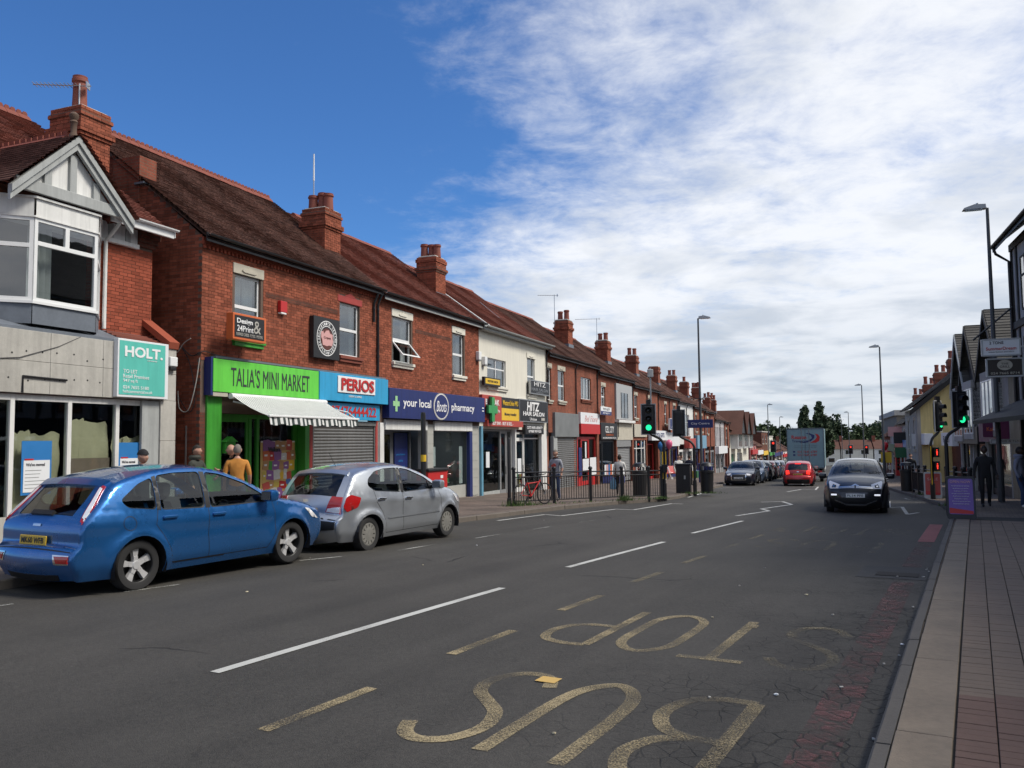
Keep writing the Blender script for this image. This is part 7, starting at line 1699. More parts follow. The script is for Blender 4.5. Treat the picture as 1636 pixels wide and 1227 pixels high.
for m_, pts in (('blue', [(-.4, .38), (.1, .5), (.45, .7), (.38, .92), (-.0, 1.06), (.3, 1.06), (.62, .92), (.62, .72), (.35, .48), (.0, .38)]), ('red', [(.30, .38), (.62, .56), (.78, .76), (.72, .95), (.62, 1.02), (.86, .98), (.98, .78), (.92, .5), (.7, .38)])): q = B(); q.prism(pts, lambda u, v, d_: (u, d_, v), -.010, -.005); q.build('swoosh', m_, tl)
for z in (.18, .05): text(tl, 'general haulage and storage', 0, -.012, z, .06, 'lorryframe', 1.5)
for z in (-.25, -.48): text(tl, '024 7645 6789', .1, -.012, z, .15, 'red', 1.3); B().box(-.85, -.7, -.01, -.005, z - .06, z + .06).build('phone_mark', 'blue', tl)
# ================================================================== STREET FURNITURE
mat('column', (.055, .06, .065), .5, var=.12); mat('lantern', (.42, .43, .43), .45, var=.08); mat('green_lamp', (.02, .95, .36), .3, var=0, emit=1.15); mat('red_lamp', (1.0, .05, .03), .3, var=0, emit=1.2); mat('lens_off', (.02, .02, .018), .2, var=0)
def G(x, y, o=.12): return (x, y, gz(x, y) + o)
def lamp_post(label, x, y, az, h=10.0, sign_=None):
    t = thing('lamp_post', label, 'lamp post', G(x, y), az, 'street lamps')
    b = B(); b.lathe([(0, 0), (.11, 0), (.11, 1.3), (.085, 1.4), (.05, h), (0, h)], n=12); b.build('column', 'column', t, True)
    b = B(); b.tube([(0, 0, h - .04), (.06, 0, h + .03), (.2, 0, h + .05)], [.045, .04, .035], 8); b.build('bracket', 'lantern', t, True)
    b = B(); b.prism([(.05, h - .02), (.06, h + .12), (.4, h + .14), (.72, h + .04), (.76, h - .02)], lambda a, q, d: (a, d, q), -.15, .15); l_ = b.build('lantern', 'lantern', t); B().box(.15, .68, -.11, .11, h - .05, h - .021).build('lens', 'glass', l_)
    b = B(); b.cyl((.3, 0, h + .13), (.3, 0, h + .2), .04, n=8); b.build('photocell', 'steel', l_)
    B().box(-.06, .06, -.125, -.1, .3, 1.0).build('access_door', 'column', t)
    return t
left_az, right_az = -HL, math.pi - HR
l1 = lamp_post('tall grey lamp post with a blue street sign beside the dark saloon', 11.35, 51.0, left_az)
B().bbox(-.75, .75, -.16, -.12, 3.35, 3.85, .01).build('street_sign', 'blue', l1); text(l1, 'City Centre', 0, -.165, 3.6, .16, 'whiteletter', 1.1)
B().bbox(-.5, .25, -.35, .2, 5.05, 5.12, .01).build('solar_panel', 'darkglass', l1)
lamp_post('distant lamp post on the left before the poplars', 39.6, 131, left_az); lamp_post('most distant lamp post on the left, just left of the lorry', 53.4, 169, left_az)
l4 = lamp_post('tall lamp post with a yellow plate behind the oncoming black car', 28.0, 64, right_az); B().bbox(-.55, .2, -.16, -.12, 1.2, 2.0, .01).build('yellow_plate', 'yellow', l4)
lamp_post('thin lamp post in the middle distance right of the road', 40.2, 97, right_az); lamp_post('far lamp post in front of the dark wood', 60.4, 152, right_az); lamp_post('faintest lamp post before the wood, left of another', 70, 180, right_az)
lamp_post('nearest lamp post rising behind the stacked signs on the right', 16.35, 28.5, right_az)

def head(t, x, y, z, face, lit, name='signal_head', cam_back=False):
    """three-aspect head looking along local -y turned by face"""
    e = bpy.data.objects.new(name, None); 
    b = B(); b.bbox(-.16, .16, -.10, .12, 0, .98, .03); h_ = b.build(name, 'black', t); h_.location = (x, y, z); h_.rotation_euler = (0, 0, face)
    b = B(); b.box(-.26, .26, .0, .02, -.07, 1.05); b.build('backing_board', 'black', h_)
    b = B()
    for q in ((-.28, -.25, -.09, 1.07), (.25, .28, -.09, 1.07), (-.25, .25, -.09, -.06), (-.25, .25, 1.04, 1.07)): b.box(q[0], q[1], -.008, .028, q[2], q[3])
    b.build('white_border', 'lantern', h_)
    for k_ in range(3):
        zc = .18 + k_ * .31; m_ = 'lens_off'
        if lit == 'green' and k_ == 0: m_ = 'green_lamp'
        if lit == 'red' and k_ == 2: m_ = 'red_lamp'
        b = B(); b.lathe([(0, -.135), (.06, -.13), (.105, -.105), (.105, -.09)], (0, 0, zc), 'y', 18); b.build('lamp_lens', m_, h_, True)
        b = B(); n = 12; b.add([(.125 * math.cos(a), y_, zc + .125 * math.sin(a)) for y_ in (-.09, -.27) for a in [-.3 + (math.pi + .6) * i / n for i in range(n + 1)]], [(i, i + 1, n + 2 + i, n + 1 + i) for i in range(n)]); b.build('hood', 'black', h_, True)
    return h_
def signal(label, x, y, off, face, lit, hz=2.42, mast=0.0, stripes=False, ped=False):
    """cranked post: the head stands off to the side by the world offset off"""
    t = thing('traffic_signal', label, 'traffic light', G(x, y), 0, 'signals at the crossing')
    b = B(); b.cyl((0, 0, -.1), (0, 0, 1.9), .057, n=10); b.cyl((0, 0, -.1), (0, 0, .55), .085, n=10); b.build('post', 'black', t, True)
    ox, oy = off; b = B(); b.tube(smooth3([(0, 0, 1.85), (0, 0, 2.0), (ox * .25, oy * .25, 2.2), (ox * .8, oy * .8, 2.36), (ox, oy, 2.5), (ox, oy, hz + .3)]), .05, 8); b.build('crank', 'black', t, True)
    head(t, ox, oy, hz, face, lit)
    b = B(); b.box(ox - .07, ox + .07, oy - .05, oy + .09, hz + 1.0, hz + 1.22); b.build('detector', 'black', t)
    if mast:
        b = B(); b.cyl((ox + .12, oy + .1, hz + .3), (ox + .12, oy + .1, mast), .035, .03, 8); b.build('mast', 'steel', t); B().bbox(ox + .02, ox + .22, oy, oy + .2, mast - .35, mast - .05, .02).build('mast_camera', 'lantern', t)
    if stripes:
        for z in (.72, 1.2):
            for sx in (-.075, .045): B().box(sx, sx + .03, -.075, -.05, z, z + .52).build('yellow_strip', 'yellow', t)
        B().bbox(-.09, .09, -.16, -.06, .95, 1.25, .01).build('push_button_box', 'black', t)
    if ped:
        for z in (1.0, 1.5):
            h_ = B().bbox(.06, .24, -.12, .06, z, z + .36, .01).build('pedestrian_lamp', 'black', t); q = B(); q.box(.13, .165, -.126, -.121, z + .07, z + .22); q.cyl((.148, -.126, z + .26), (.148, -.121, z + .26), .022, n=8); q.box(.122, .173, -.1258, -.1212, z + .14, z + .22); q.build('red_man', 'red_lamp', h_)
        B().box(-.06, -.03, -.07, -.05, .5, 1.9).build('yellow_strip', 'yellow', t)
    return t
signal('green traffic signal with a camera mast at the end of the left railings', 5.62, 31.55, (-.56, -.1), R(-8), 'green', 2.44, 4.85, True)
signal('traffic signal seen from behind beside the black cabinet', 7.7, 36.0, (-.60, .1), R(165), None, 2.5)
signal('farther green traffic signal with two red pedestrian lamps on its post, right pavement', 15.25, 30.9, (.36, .1), R(38), 'green', 2.5, 0, False, True)
signal('nearer and larger green traffic signal on the right pavement', 13.35, 26.1, (.52, .1), R(12), 'green', 2.46)
for i, (x, y, lab) in enumerate(((26.4, 86, 'small far signal showing red, left of the lorry'), (44.6, 112, 'small far signal showing red, left of a pair above the black car'), (47.3, 113.5, 'small far signal showing red, right of a pair above the black car'))):
    t = thing('traffic_signal', lab, 'traffic light', G(x, y), 0, 'far signals showing red'); b = B(); b.cyl((0, 0, 0), (0, 0, 3.2), .06, n=8); b.build('post', 'black', t); h_ = head(t, 0, -.12, 2.3, R(-15), 'red'); h_.scale = (1.05, 1.05, 1.05)

# railings
def railing(label, pts, group='pedestrian guard rails'):
    x0, y0 = pts[0]; t = thing('guard_railing', label, 'railing', G(x0, y0), 0, group); z00 = gz(x0, y0) + .12
    loc = [(x - x0, y - y0, gz(x, y) + .12 - z00) for x, y in pts]
    pm_ = B().bbox(-.05, .05, -.05, .05, -.1, 1.10, .012).mesh('post', 'black'); cap = B(); cap.lathe([(.0, 1.20), (.05, 1.19), (.075, 1.15), (.07, 1.11), (.05, 1.10)], n=10)
    pm2 = cap.mesh('post_cap', 'black', True)
    bar = B().box(-.008, .008, -.008, .008, .12, .88).mesh('bar', 'black')
    for p_ in loc:
        o = obj('post', pm_, t); o.location = p_; q = obj('post_cap', pm2, o)
    for a, e in zip(loc, loc[1:]):
        A, E_ = Vector(a), Vector(e); L_ = (E_ - A).length; d = (E_ - A) / L_
        for z, r_ in ((1.02, .022), (.88, .018), (.12, .018)): q = B(); q.cyl(A + d * .05 + Vector((0, 0, z)), E_ - d * .05 + Vector((0, 0, z)), r_, n=6); q.build('rail', 'black', t)
        n = int(L_ / .115)
        for i in range(1, n): o = obj('bar', bar, t); o.location = A + d * (L_ * i / n); o.rotation_euler = (0, 0, math.atan2(d.y, d.x))
    return t
railing('black guard railing with the red bicycle against it on the left kerb', [(.02, 26.5), (1.35, 27.95), (2.65, 29.1), (3.85, 30.15), (4.95, 31.05), (5.5, 31.5)])
railing('black guard railing on the right kerb beyond the pedestrian lamps', [(15.65, 31.7), (16.3, 33.6), (16.95, 35.5), (17.6, 37.4)]); railing('black guard railing behind the purple pavement board', [(12.75, 23.7), (13.25, 25.0), (13.95, 26.8), (14.65, 28.7)])
t = thing('black_pole', 'plain black pole at the near end of the left railing', 'pole', G(-.12, 26.3), 0); b = B(); b.lathe([(0, -.1), (.055, -.1), (.055, 2.05), (.04, 2.1), (0, 2.11)], n=12); b.build('shaft', 'black', t, True); B().bbox(-.07, .07, -.07, .07, -.1, .25, .02).build('base', 'black', t)
t = thing('banded_pole', 'black pole with one yellow band in front of the pharmacy', 'pole', G(-2.15, 20.4), 0); b = B(); b.lathe([(0, -.1), (.06, -.1), (.06, 2.5), (.05, 2.56), (0, 2.57)], n=12); b.build('shaft', 'black', t, True); b = B(); b.cyl((0, 0, 1.38), (0, 0, 1.54), .068, n=12); b.build('yellow_band', 'yellow', t, True)
t = thingL('red_ticket_cabinet', 'low red cabinet with a dark top in front of the pharmacy', 'cabinet', -5.4, None, .5); zb = OFF[t.name][2]
B().bbox(-6.1, -4.65, -.85, -.4, zb, zb + 1.05, .02).build('body', 'red', t); B().bbox(-6.15, -4.6, -.9, -.36, zb + 1.05, zb + 1.14, .02).build('top', 'black', t); B().box(-5.2, -5.0, -.857, -.851, zb + .8, zb + .9).build('label', 'postwhite', t)
# black cabinet and litter bin by the second signal
t = thing('signal_cabinet', 'black traffic control cabinet behind the left signals', 'cabinet', G(7.35, 36.6), R(-20)); B().bbox(-.30, .30, -.22, .22, 0, 1.2, .02).build('case', 'black', t); B().bbox(-.33, .33, -.25, .25, 1.2, 1.26, .01).build('lid', 'black', t); B().box(-.01, .01, -.227, -.22, .1, 1.1).build('door_gap', 'dark', t); B().bbox(.05, .12, -.25, -.22, .6, .75, .008).build('door_handle', 'steel', t)
def bin_(lab, x, y, m='black'):
    t = thing('litter_bin', lab, 'bin', G(x, y), 0, 'litter bins'); b = B(); b.lathe([(0, 0), (.26, 0), (.29, .85), (.31, .87), (.31, .95), (.28, .97), (.26, .9)], n=16); b.build('drum', m, t, True)
    b = B(); b.lathe([(.30, 1.15), (.22, 1.28), (0, 1.33)], n=16); b.build('hood', m, t, True)
    for a in range(4): q = B(); q.cyl((.27 * math.cos(a * 1.57), .27 * math.sin(a * 1.57), .95), (.28 * math.cos(a * 1.57), .28 * math.sin(a * 1.57), 1.17), .02, n=6); q.build('strut', m, t)
bin_('black litter bin beside the traffic control cabinet', 8.35, 36.6); bin_('black litter bin at the end of the right railings', 17.9, 38.6); bin_('black litter bin behind the left railing', 4.95, 33.2)
t = thing('blue_cabinet', 'navy blue utility cabinet beside the parked dark saloon', 'cabinet', G(12.3, 54.2), -HL); B().bbox(-.4, .4, -.3, .3, 0, 1.15, .02).build('case', 'blue', t); B().bbox(-.44, .44, -.34, .34, 1.15, 1.2, .01).build('lid', 'blue', t)
# pavement boards
def aboard(lab, x, y, rz, w, h, fm, bm, words):
    t = thing('pavement_board', lab, 'pavement sign', G(x, y), rz, 'pavement boards')
    for sgn in (-1, 1):
        lean = .22; q = B(); P_ = lambda a, l, d: (a, sgn * (-.30 + l / h * lean) + d * sgn * -1, l)
        prof = rounded([(-w / 2, .0), (w / 2, .0), (w / 2, h), (-w / 2, h)], .07); n = len(prof)
        q.add([P_(a, l, .012) for a, l in prof] + [P_(a, l, -.012) for a, l in prof], [tuple(range(n)), tuple(range(n, 2 * n))[::-1]] + [(i, (i + 1) % n, n + (i + 1) % n, n + i) for i in range(n)]); pn = q.build('panel', fm, t)
        prof = rounded([(-w / 2 + .05, .12), (w / 2 - .05, .12), (w / 2 - .05, h - .05), (-w / 2 + .05, h - .05)], .05); n = len(prof); q = B(); q.add([P_(a, l, .016) for a, l in prof], [tuple(range(n))]); q.build('poster', bm, pn)
        q = B(); q.add([P_(a, l, .018) for a, l in ((-w / 2 + .06, .14), (w / 2 - .06, .13), (w / 2 - .06, .2), (-w / 2 + .06, .27))], [(0, 1, 2, 3)]); q.build('poster_band', 'red', pn)
        if sgn < 0: continue
        for k_, (tx, l, ww, hh) in enumerate(words):
            o = text(pn, tx, 0, 0, 0, hh, ('pink', 'whiteletter')[k_ > 0], ww); o.location = P_(0, l, .02); o.rotation_euler = (-math.atan(lean / h), 0, 0)
    return t
mat('purple', (.16, .085, .36), .4, var=.18, sc=2.5)
aboard('purple pavement board with lines of white words in a black frame', 10.75, 20.45, R(-26), .62, 1.0, 'black', 'purple', [('OPEN NOW', .88, .44, .06)] + [('the quick service you need here', .78 - i * .06, .38 - .05 * (i % 3), .025) for i in range(8)])
aboard('faded red pavement board between the right railings', 15.6, 31.6, R(-26), .6, .95, 'lantern', 'signred', [('SALE', .7, .35, .1)])
# red phone box, far right
t = thing('phone_box', 'red telephone box far down the right pavement', 'phone box', G(35.2, 77.0), HR * -1); B().bbox(-.45, .45, -.45, .45, 0, 2.3, .03).build('body', 'red', t); B().bbox(-.48, .48, -.48, .48, 2.3, 2.5, .05).build('roof', 'red', t)
for i in range(3):
    for j in range(5): B().box(-.36 + i * .25, -.14 + i * .25, -.462, -.452, .5 + j * .34, .8 + j * .34).build('pane', 'darkglass', t)
# projecting signs that face the oncoming pedestrian, right side
def proj(name, label, x, y, z0, z1, w, m, edge, reach, words):
    t = thing(name, label, 'sign', (x, y, z0), R(-22)); B().bbox(-w / 2, w / 2, -.06, .06, 0, z1 - z0, .01).build('board', m, t)
    b = B(); e = .035; h_ = z1 - z0
    for q in ((-w / 2 - .01, -w / 2 + e, 0, h_), (w / 2 - e, w / 2 + .01, 0, h_), (-w / 2 + e, w / 2 - e, -.01, e), (-w / 2 + e, w / 2 - e, h_ - e, h_ + .01)): b.box(q[0], q[1], -.072, .072, q[2], q[3])
    b.build('rim', edge, t); B().box(w / 2, w / 2 + reach, -.02, .02, h_ * .45, h_ * .55).build('bracket', 'steel', t)
    for tx, zz, hh, ww, mm, xx in words: text(t, tx, xx, -.066, zz, hh, mm, ww, .01)
    return t
proj('white_stacked_sign', 'white sign with red script, upper of the two stacked signs', 15.12, 26.0, 4.25, 4.77, 1.05, 'postwhite', 'lantern', 1.3, [('2 TONE', .40, .09, .38, 'ink', -.12), ('SummerDream', .22, .10, .82, 'red', 0), ('unisex fashion and fabric', .12, .04, .7, 'grey', 0)])
s_ = proj('black_stacked_sign', 'black sign with a round cream emblem, lower of the two stacked signs', 15.24, 26.05, 3.60, 4.17, 1.0, 'brownblack', 'lantern', 1.3, [('024 7665 8714', .11, .07, .78, 'stone', 0)])
q = B(); q.prism([(.21 * math.cos(6.2832 * i / 20), .36 + .16 * math.sin(6.2832 * i / 20)) for i in range(20)], lambda u, v, d_: (u, d_, v), -.068, -.061); q.build('emblem', 'stone', s_); text(s_, 'THE', 0, -.07, .40, .06, 'brownblack', .2, .01); text(s_, 'GRILL', 0, -.07, .31, .07, 'brownblack', .28, .01)
proj('plum_hanging_sign', 'plum sign with faint orange script above the dark walking man', 18.65, 32.6, 1.75, 2.35, .95, 'plum', 'plum', .8, [('Kabin Bar', .3, .15, .7, 'orange', 0)])
proj('white_arrow_sign', 'long white lit sign board below the plum sign', 17.6, 30.2, 1.5, 1.66, 1.0, 'postwhite', 'lantern', .5, [('HAIR & NAIL', .1, .08, .8, 'grey', .1)])
for i, (x, y, z, w, h, m_, lab) in enumerate(((31.2, 67, .2, 1.8, .8, 'doorgreen', 'small dark green sign beyond the phone box'), (33.0, 73, 1.9, 1.1, .8, 'pink', 'small pink sign high on the far right shops'), (27.2, 56.5, 1.2, 1.0, .8, 'postwhite', 'small white square sign on the far right shops'), (32.0, 70, 1.3, .9, .9, 'black', 'small black square sign on the far right shops'))):
    proj('hanging_shop_sign', lab, x, y, z, z + h, w, m_, m_, .5, [])
mat('balloonred', (.5, .02, .03), .25, var=.05)
# toy shop goods outside on the pavement
def balloon(lab, s, o, z, m):
    x, y, _ = Lw(s, o); t = thing('balloon', lab, 'balloon', (x, y, z), 0, 'balloons outside the toy shop'); b = B(); b.lathe([(0, 0), (.03, .02), (.13, .12), (.24, .32), (.27, .5), (.22, .68), (.11, .78), (0, .81)], n=16); b.build('skin', m, t, True); b = B(); b.cyl((0, 0, 0), (0, 0, -.9), .006, n=4); b.build('string', 'white', t)
balloon('blue balloon hanging outside the toy shop', 33.0, .6, .85, 'posterblue'); balloon('pink balloon hanging outside the toy shop', 35.6, .7, 1.0, mat('balloonpink', (.65, .12, .25), .3, var=.05)); balloon('dark red balloon above the red pedestrian lamps on the right', 53, 17.0, .6, 'balloonred')
def deckchair(lab, s, o, m):
    x, y, _ = Lw(s, o); t = thing('folding_chair', lab, 'chair', G(x, y), R(20), 'chairs outside the toy shop')
    for sx in (-.25, .25): 
        for a, e in (((sx, -.35, 0), (sx, .35, .95)), ((sx, .35, 0), (sx, -.3, .5))): q = B(); q.cyl(a, e, .018, n=6); q.build('leg', 'steel', t)
    q = B(); q.quad((-.25, -.3, .45), (.25, -.3, .45), (.25, .1, .38), (-.25, .1, .38)); q.build('seat', m, t); q = B(); q.quad((-.25, .1, .38), (.25, .1, .38), (.25, .38, .98), (-.25, .38, .98)); q.build('backrest', m, t)
deckchair('red folding chair outside the toy shop, left one', 31.8, 1.2, 'red'); deckchair('red folding chair outside the toy shop, right one', 33.4, 1.4, 'red')
def crate(lab, s, o, m, w=.5, h=.35):
    x, y, _ = Lw(s, o); t = thing('plastic_crate', lab, 'crate', G(x, y), RZL, 'crates and boxes outside the toy shop')
    for q in ((-w / 2, w / 2, -.2, -.17), (-w / 2, w / 2, .17, .2), (-w / 2, -w / 2 + .03, -.17, .17), (w / 2 - .03, w / 2, -.17, .17)): B().bbox(*q, 0, h, .008).build('side', m, t)
    B().box(-w / 2 + .03, w / 2 - .03, -.17, .17, 0, .03).build('base', m, t); stock(t, -w / 2 + .05, w / 2 - .05, .05, h + .15, -.15, int(s * 10), 1)
for i, (s, o, m_, lab) in enumerate(((37.0, 2.2, 'yellow', 'yellow crate on the pavement outside the discount shop'), (38.0, 2.3, 'doorgreen', 'dark green crate next to the yellow crate'), (39.2, 2.2, 'paleblue', 'pale blue crate at the front of the discount shop goods'), (40.2, 2.0, 'postwhite', 'white box of goods behind the pale blue crate'), (38.6, 1.6, 'signred', 'red crate in the second row of goods'), (36.2, 1.8, 'posterblue', 'blue crate beside the red folding chairs'))): crate(lab, s, o, m_, .8, .55)
t = thingL('poster_stand', 'low stand of pink, orange and blue posters outside the phone shop', 'display stand', 19.9, None, .6); zb = OFF[t.name][2]
B().bbox(18.9, 20.9, -.75, -.5, zb, zb + .4, .01).build('base', 'blue', t)
for i in range(5): B().bbox(18.92 + i * .4, 19.28 + i * .4, -.74, -.7, zb + .42, zb + 1.05, .005).build('poster', ['postwhite', 'pink', 'posterblue', 'orange', 'postwhite'][i], t)
# bicycle
def bicycle(lab, x, y, az):
    t = thing('bicycle', lab, 'bicycle', G(x, y), az); Rw_ = .34
    for xc, nm in ((-.52, 'rear_wheel'), (.52, 'front_wheel')):
        b = B(); b.lathe([(Rw_ - .035, -.02), (Rw_, -.012), (Rw_ + .004, 0), (Rw_, .012), (Rw_ - .035, .02), (Rw_ - .04, 0), (Rw_ - .035, -.02)], (xc, 0, Rw_), 'y', 32); w = b.build(nm, 'rubber', t, True)
        b = B()
        for k_ in range(14): a = 6.2832 * k_ / 14; b.cyl((xc, .02 * (-1) ** k_, Rw_), (xc + (Rw_ - .03) * math.cos(a), 0, Rw_ + (Rw_ - .03) * math.sin(a)), .002, n=3)
        b.build('spokes', 'steel', w); b = B(); b.cyl((xc, -.04, Rw_), (xc, .04, Rw_), .025, n=8); b.build('hub', 'steel', w)
    bb, st, hd, rx, sx_ = (-.08, 0, .28), (-.22, 0, .72), (.33, 0, .78), (-.52, 0, .34), (.52, 0, .34)
    b = B()
    for a, e, r_ in ((bb, st, .018), (bb, hd, .022), ((-.21, 0, .68), (.32, 0, .72), .018)): b.cyl(a, e, r_, n=8)
    b.cyl(rx, bb, .012, n=6); b.cyl(rx, st, .012, n=6); b.build('frame', 'red', t, True)
    b = B(); b.tube([(.30, 0, .86), hd, (.40, 0, .62), sx_], .018, 8); b.build('fork', 'black', t, True)
    b = B(); b.tube([(.28, -.3, .98), (.33, -.12, .95), (.33, .12, .95), (.28, .3, .98)], .014, 6); b.cyl(hd, (.33, 0, .95), .015, n=6); b.build('handlebar', 'black', t, True)
    b = B(); b.bbox(-.38, -.12, -.06, .06, .86, .91, .02); b.build('saddle', 'black', t, True); b = B(); b.cyl(st, (-.25, 0, .87), .013, n=6); b.build('seat_post', 'steel', t)
    b = B(); b.lathe([(.0, .03), (.09, .03), (.09, .04), (0, .04)], (-.08, 0, .28), 'y', 18); b.cyl((-.08, -.09, .28), (.02, -.09, .14), .01, n=6); b.cyl((-.08, .09, .28), (-.18, .09, .42), .01, n=6); b.box(-.02, .06, -.17, -.09, .13, .15); b.build('crankset', 'black', t)
bicycle('red and black bicycle leaning on the left railing', .62, 26.85, R(42))
# weeds at the foot of the railing
mat('weed', (.07, .12, .03), .9, var=.3, sc=6)
b = B(); r = random.Random(3)
for i in range(900):
    f = r.choice([r.uniform(-.05, .12), r.uniform(0, 1), .7, .98]); f += r.gauss(0, .015); x = .0 + f * 5.5 + r.gauss(0, .10) + .06; y = 26.4 + f * 5.05 + r.gauss(0, .10) - .12; z = gz(x, y) + .12; h_ = r.uniform(.03, .16) * (1.5 if f < .1 or .68 < f < .73 else .8); a = r.uniform(0, 6.3)
    b.add([(x, y, z), (x + .02 * math.cos(a), y + .02 * math.sin(a), z), (x + r.gauss(0, .05), y + r.gauss(0, .05), z + h_)], [(0, 1, 2)])
for cx_, cy_ in ((7.6, 35.9), (8.4, 36.3), (15.9, 31.6), (16.6, 34.4), (13.4, 26.0)):
    for i in range(120):
        x, y = cx_ + r.gauss(0, .22), cy_ + r.gauss(0, .22); z = gz(x, y) + .12; a = r.uniform(0, 6.3); b.add([(x, y, z), (x + .02 * math.cos(a), y + .02 * math.sin(a), z), (x + r.gauss(0, .04), y + r.gauss(0, .04), z + r.uniform(.03, .14))], [(0, 1, 2)])
tag(b.build('kerbside_weeds', 'weed'), 'straggly green weeds along the foot of the railings', 'weeds', None, 'stuff')

# ================================================================== PEOPLE
def person(label, loc, rz, top, bottom, skin='skin', hair='hair', h=1.75, joints=None, hat=None, sleeves=True, long_hair=False, hood=False, bald=False, shoe='black', extra=None):
    t = thing('person', label, 'person', loc, rz); k_ = h / 1.75
    J = dict(pelvis=(0, 0, .96), waist=(0, .0, 1.10), chest=(0, -.01, 1.30), neck=(0, .01, 1.46), head0=(0, -.005, 1.54), shL=(-.185, .0, 1.40), shR=(.185, .0, 1.40), elL=(-.25, .03, 1.13), elR=(.25, .03, 1.13), wrL=(-.25, -.07, .90), wrR=(.25, -.07, .90), hipL=(-.095, 0, .90), hipR=(.095, 0, .90), knL=(-.11, -.03, .50), knR=(.11, -.03, .50), anL=(-.115, .03, .085), anR=(.115, .03, .085), toL=(-.13, -.15, .04), toR=(.13, -.15, .04))
    J.update(joints or {})
    Rr = dict(pelvis=(.155, .115), waist=(.145, .11), chest=(.165, .125), neck=(.062, .062), head0=(.06, .06), shL=(.075, .075), shR=(.075, .075), elL=(.050, .050), elR=(.050, .050), wrL=(.034, .034), wrR=(.034, .034), hipL=(.095, .10), hipR=(.095, .10), knL=(.067, .067), knR=(.067, .067), anL=(.048, .048), anR=(.048, .048), toL=(.042, .032), toR=(.042, .032))
    E_ = [('pelvis', 'waist', 't'), ('waist', 'chest', 't'), ('chest', 'neck', 't'), ('neck', 'head0', 's'), ('chest', 'shL', 't'), ('chest', 'shR', 't'), ('shL', 'elL', 't'), ('shR', 'elR', 't'), ('elL', 'wrL', 't' if sleeves else 's'), ('elR', 'wrR', 't' if sleeves else 's'), ('pelvis', 'hipL', 'b'), ('pelvis', 'hipR', 'b'), ('hipL', 'knL', 'b'), ('hipR', 'knR', 'b'), ('knL', 'anL', 'b'), ('knR', 'anR', 'b'), ('anL', 'toL', 'f'), ('anR', 'toR', 'f')]
    V = {n_: Vector(p_) for n_, p_ in J.items()}
    for sd, sg in (('L', -1), ('R', 1)):              # hands: palm, four fingers, thumb
        w, el = V['wr' + sd], V['el' + sd]; d = (w - el).normalized(); sdv = d.cross(Vector((0, 1, .2))).normalized(); nrm = d.cross(sdv)
        V['pa' + sd] = w + d * .07; Rr['pa' + sd] = (.034, .02); E_.append(('wr' + sd, 'pa' + sd, 's'))
        for f in range(4):
            base = V['pa' + sd] + sdv * (.030 - .020 * f); L_ = (.07, .08, .075, .058)[f]
            a, e = f'fa{sd}{f}', f'fb{sd}{f}'; V[a] = base + d * L_ * .55; V[e] = base + d * L_ * .9 - nrm * .025 * (1 if sg > 0 else -1); Rr[a] = (.0095, .0095); Rr[e] = (.008, .008); E_ += [('pa' + sd, a, 's'), (a, e, 's')]
        a = f'th{sd}'; V[a] = w + d * .06 + sdv * .06; Rr[a] = (.011, .011); E_.append(('wr' + sd, a, 's'))
    names = list(V); me = bpy.data.meshes.new('body'); me.from_pydata([V[n_] * k_ for n_ in names], [(names.index(a), names.index(e)) for a, e, _ in E_], [])
    o = bpy.data.objects.new('body', me); ts = bpy.data.scenes.new('posing'); ts.collection.objects.link(o); md = o.modifiers.new('s', 'SKIN'); md.use_smooth_shade = True; md.branch_smoothing = .35
    for i, n_ in enumerate(names): me.skin_vertices[0].data[i].radius = (Rr[n_][0] * k_, Rr[n_][1] * k_); me.skin_vertices[0].data[i].use_root = (n_ == 'pelvis')
    sb = o.modifiers.new('u', 'SUBSURF'); sb.levels = 1; sb.render_levels = 1
    ts.view_layers[0].update(); dg = ts.view_layers[0].depsgraph; m2 = bpy.data.meshes.new_from_object(o.evaluated_get(dg)); bpy.data.objects.remove(o); bpy.data.scenes.remove(ts)
    # head: skull, jaw, nose, ears, eyes sockets as one surface, merged into the body mesh
    bm = bmesh.new(); bm.from_mesh(m2); hb = bmesh.new(); bmesh.ops.create_uvsphere(hb, u_segments=20, v_segments=14, radius=1.0)
    hd = V['head0'] * k_ + Vector((0, -.012, .105)) * k_
    for v in hb.verts:
        x, y, z = v.co; jaw = max(0, -z); x_ = x * (.078 - .020 * jaw ** 1.5); y_ = y * .098 - .012 * jaw * (1 if y < 0 else 0); z_ = z * .118
        if y < -.85 and abs(x) < .3 and -.35 < z < .12: y_ -= .022 * (1 - abs(x) / .3)             # nose
        if y < -.6 and .12 < abs(x) < .6 and .05 < z < .3: y_ += .008                                # eye sockets
        if y < -.75 and abs(x) < .5 and -.62 < z < -.42: y_ += .006                                  # mouth
        if abs(x) > .93 and abs(z) < .28: x_ += math.copysign(.014, x)                               # ears
        v.co = hd + Vector((x_, y_, z_)) * k_
    tmp = bpy.data.meshes.new('h'); hb.to_mesh(tmp); hb.free(); nb = len(bm.faces); bm.from_mesh(tmp); bpy.data.meshes.remove(tmp)
    for f in bm.faces: f.smooth = True
    bm.to_mesh(m2); bm.free(); m2.materials.clear()
    for mm in (top, bottom, skin, shoe): m2.materials.append(M[mm])
    idx = {'t': 0, 'b': 1, 's': 2, 'f': 3}
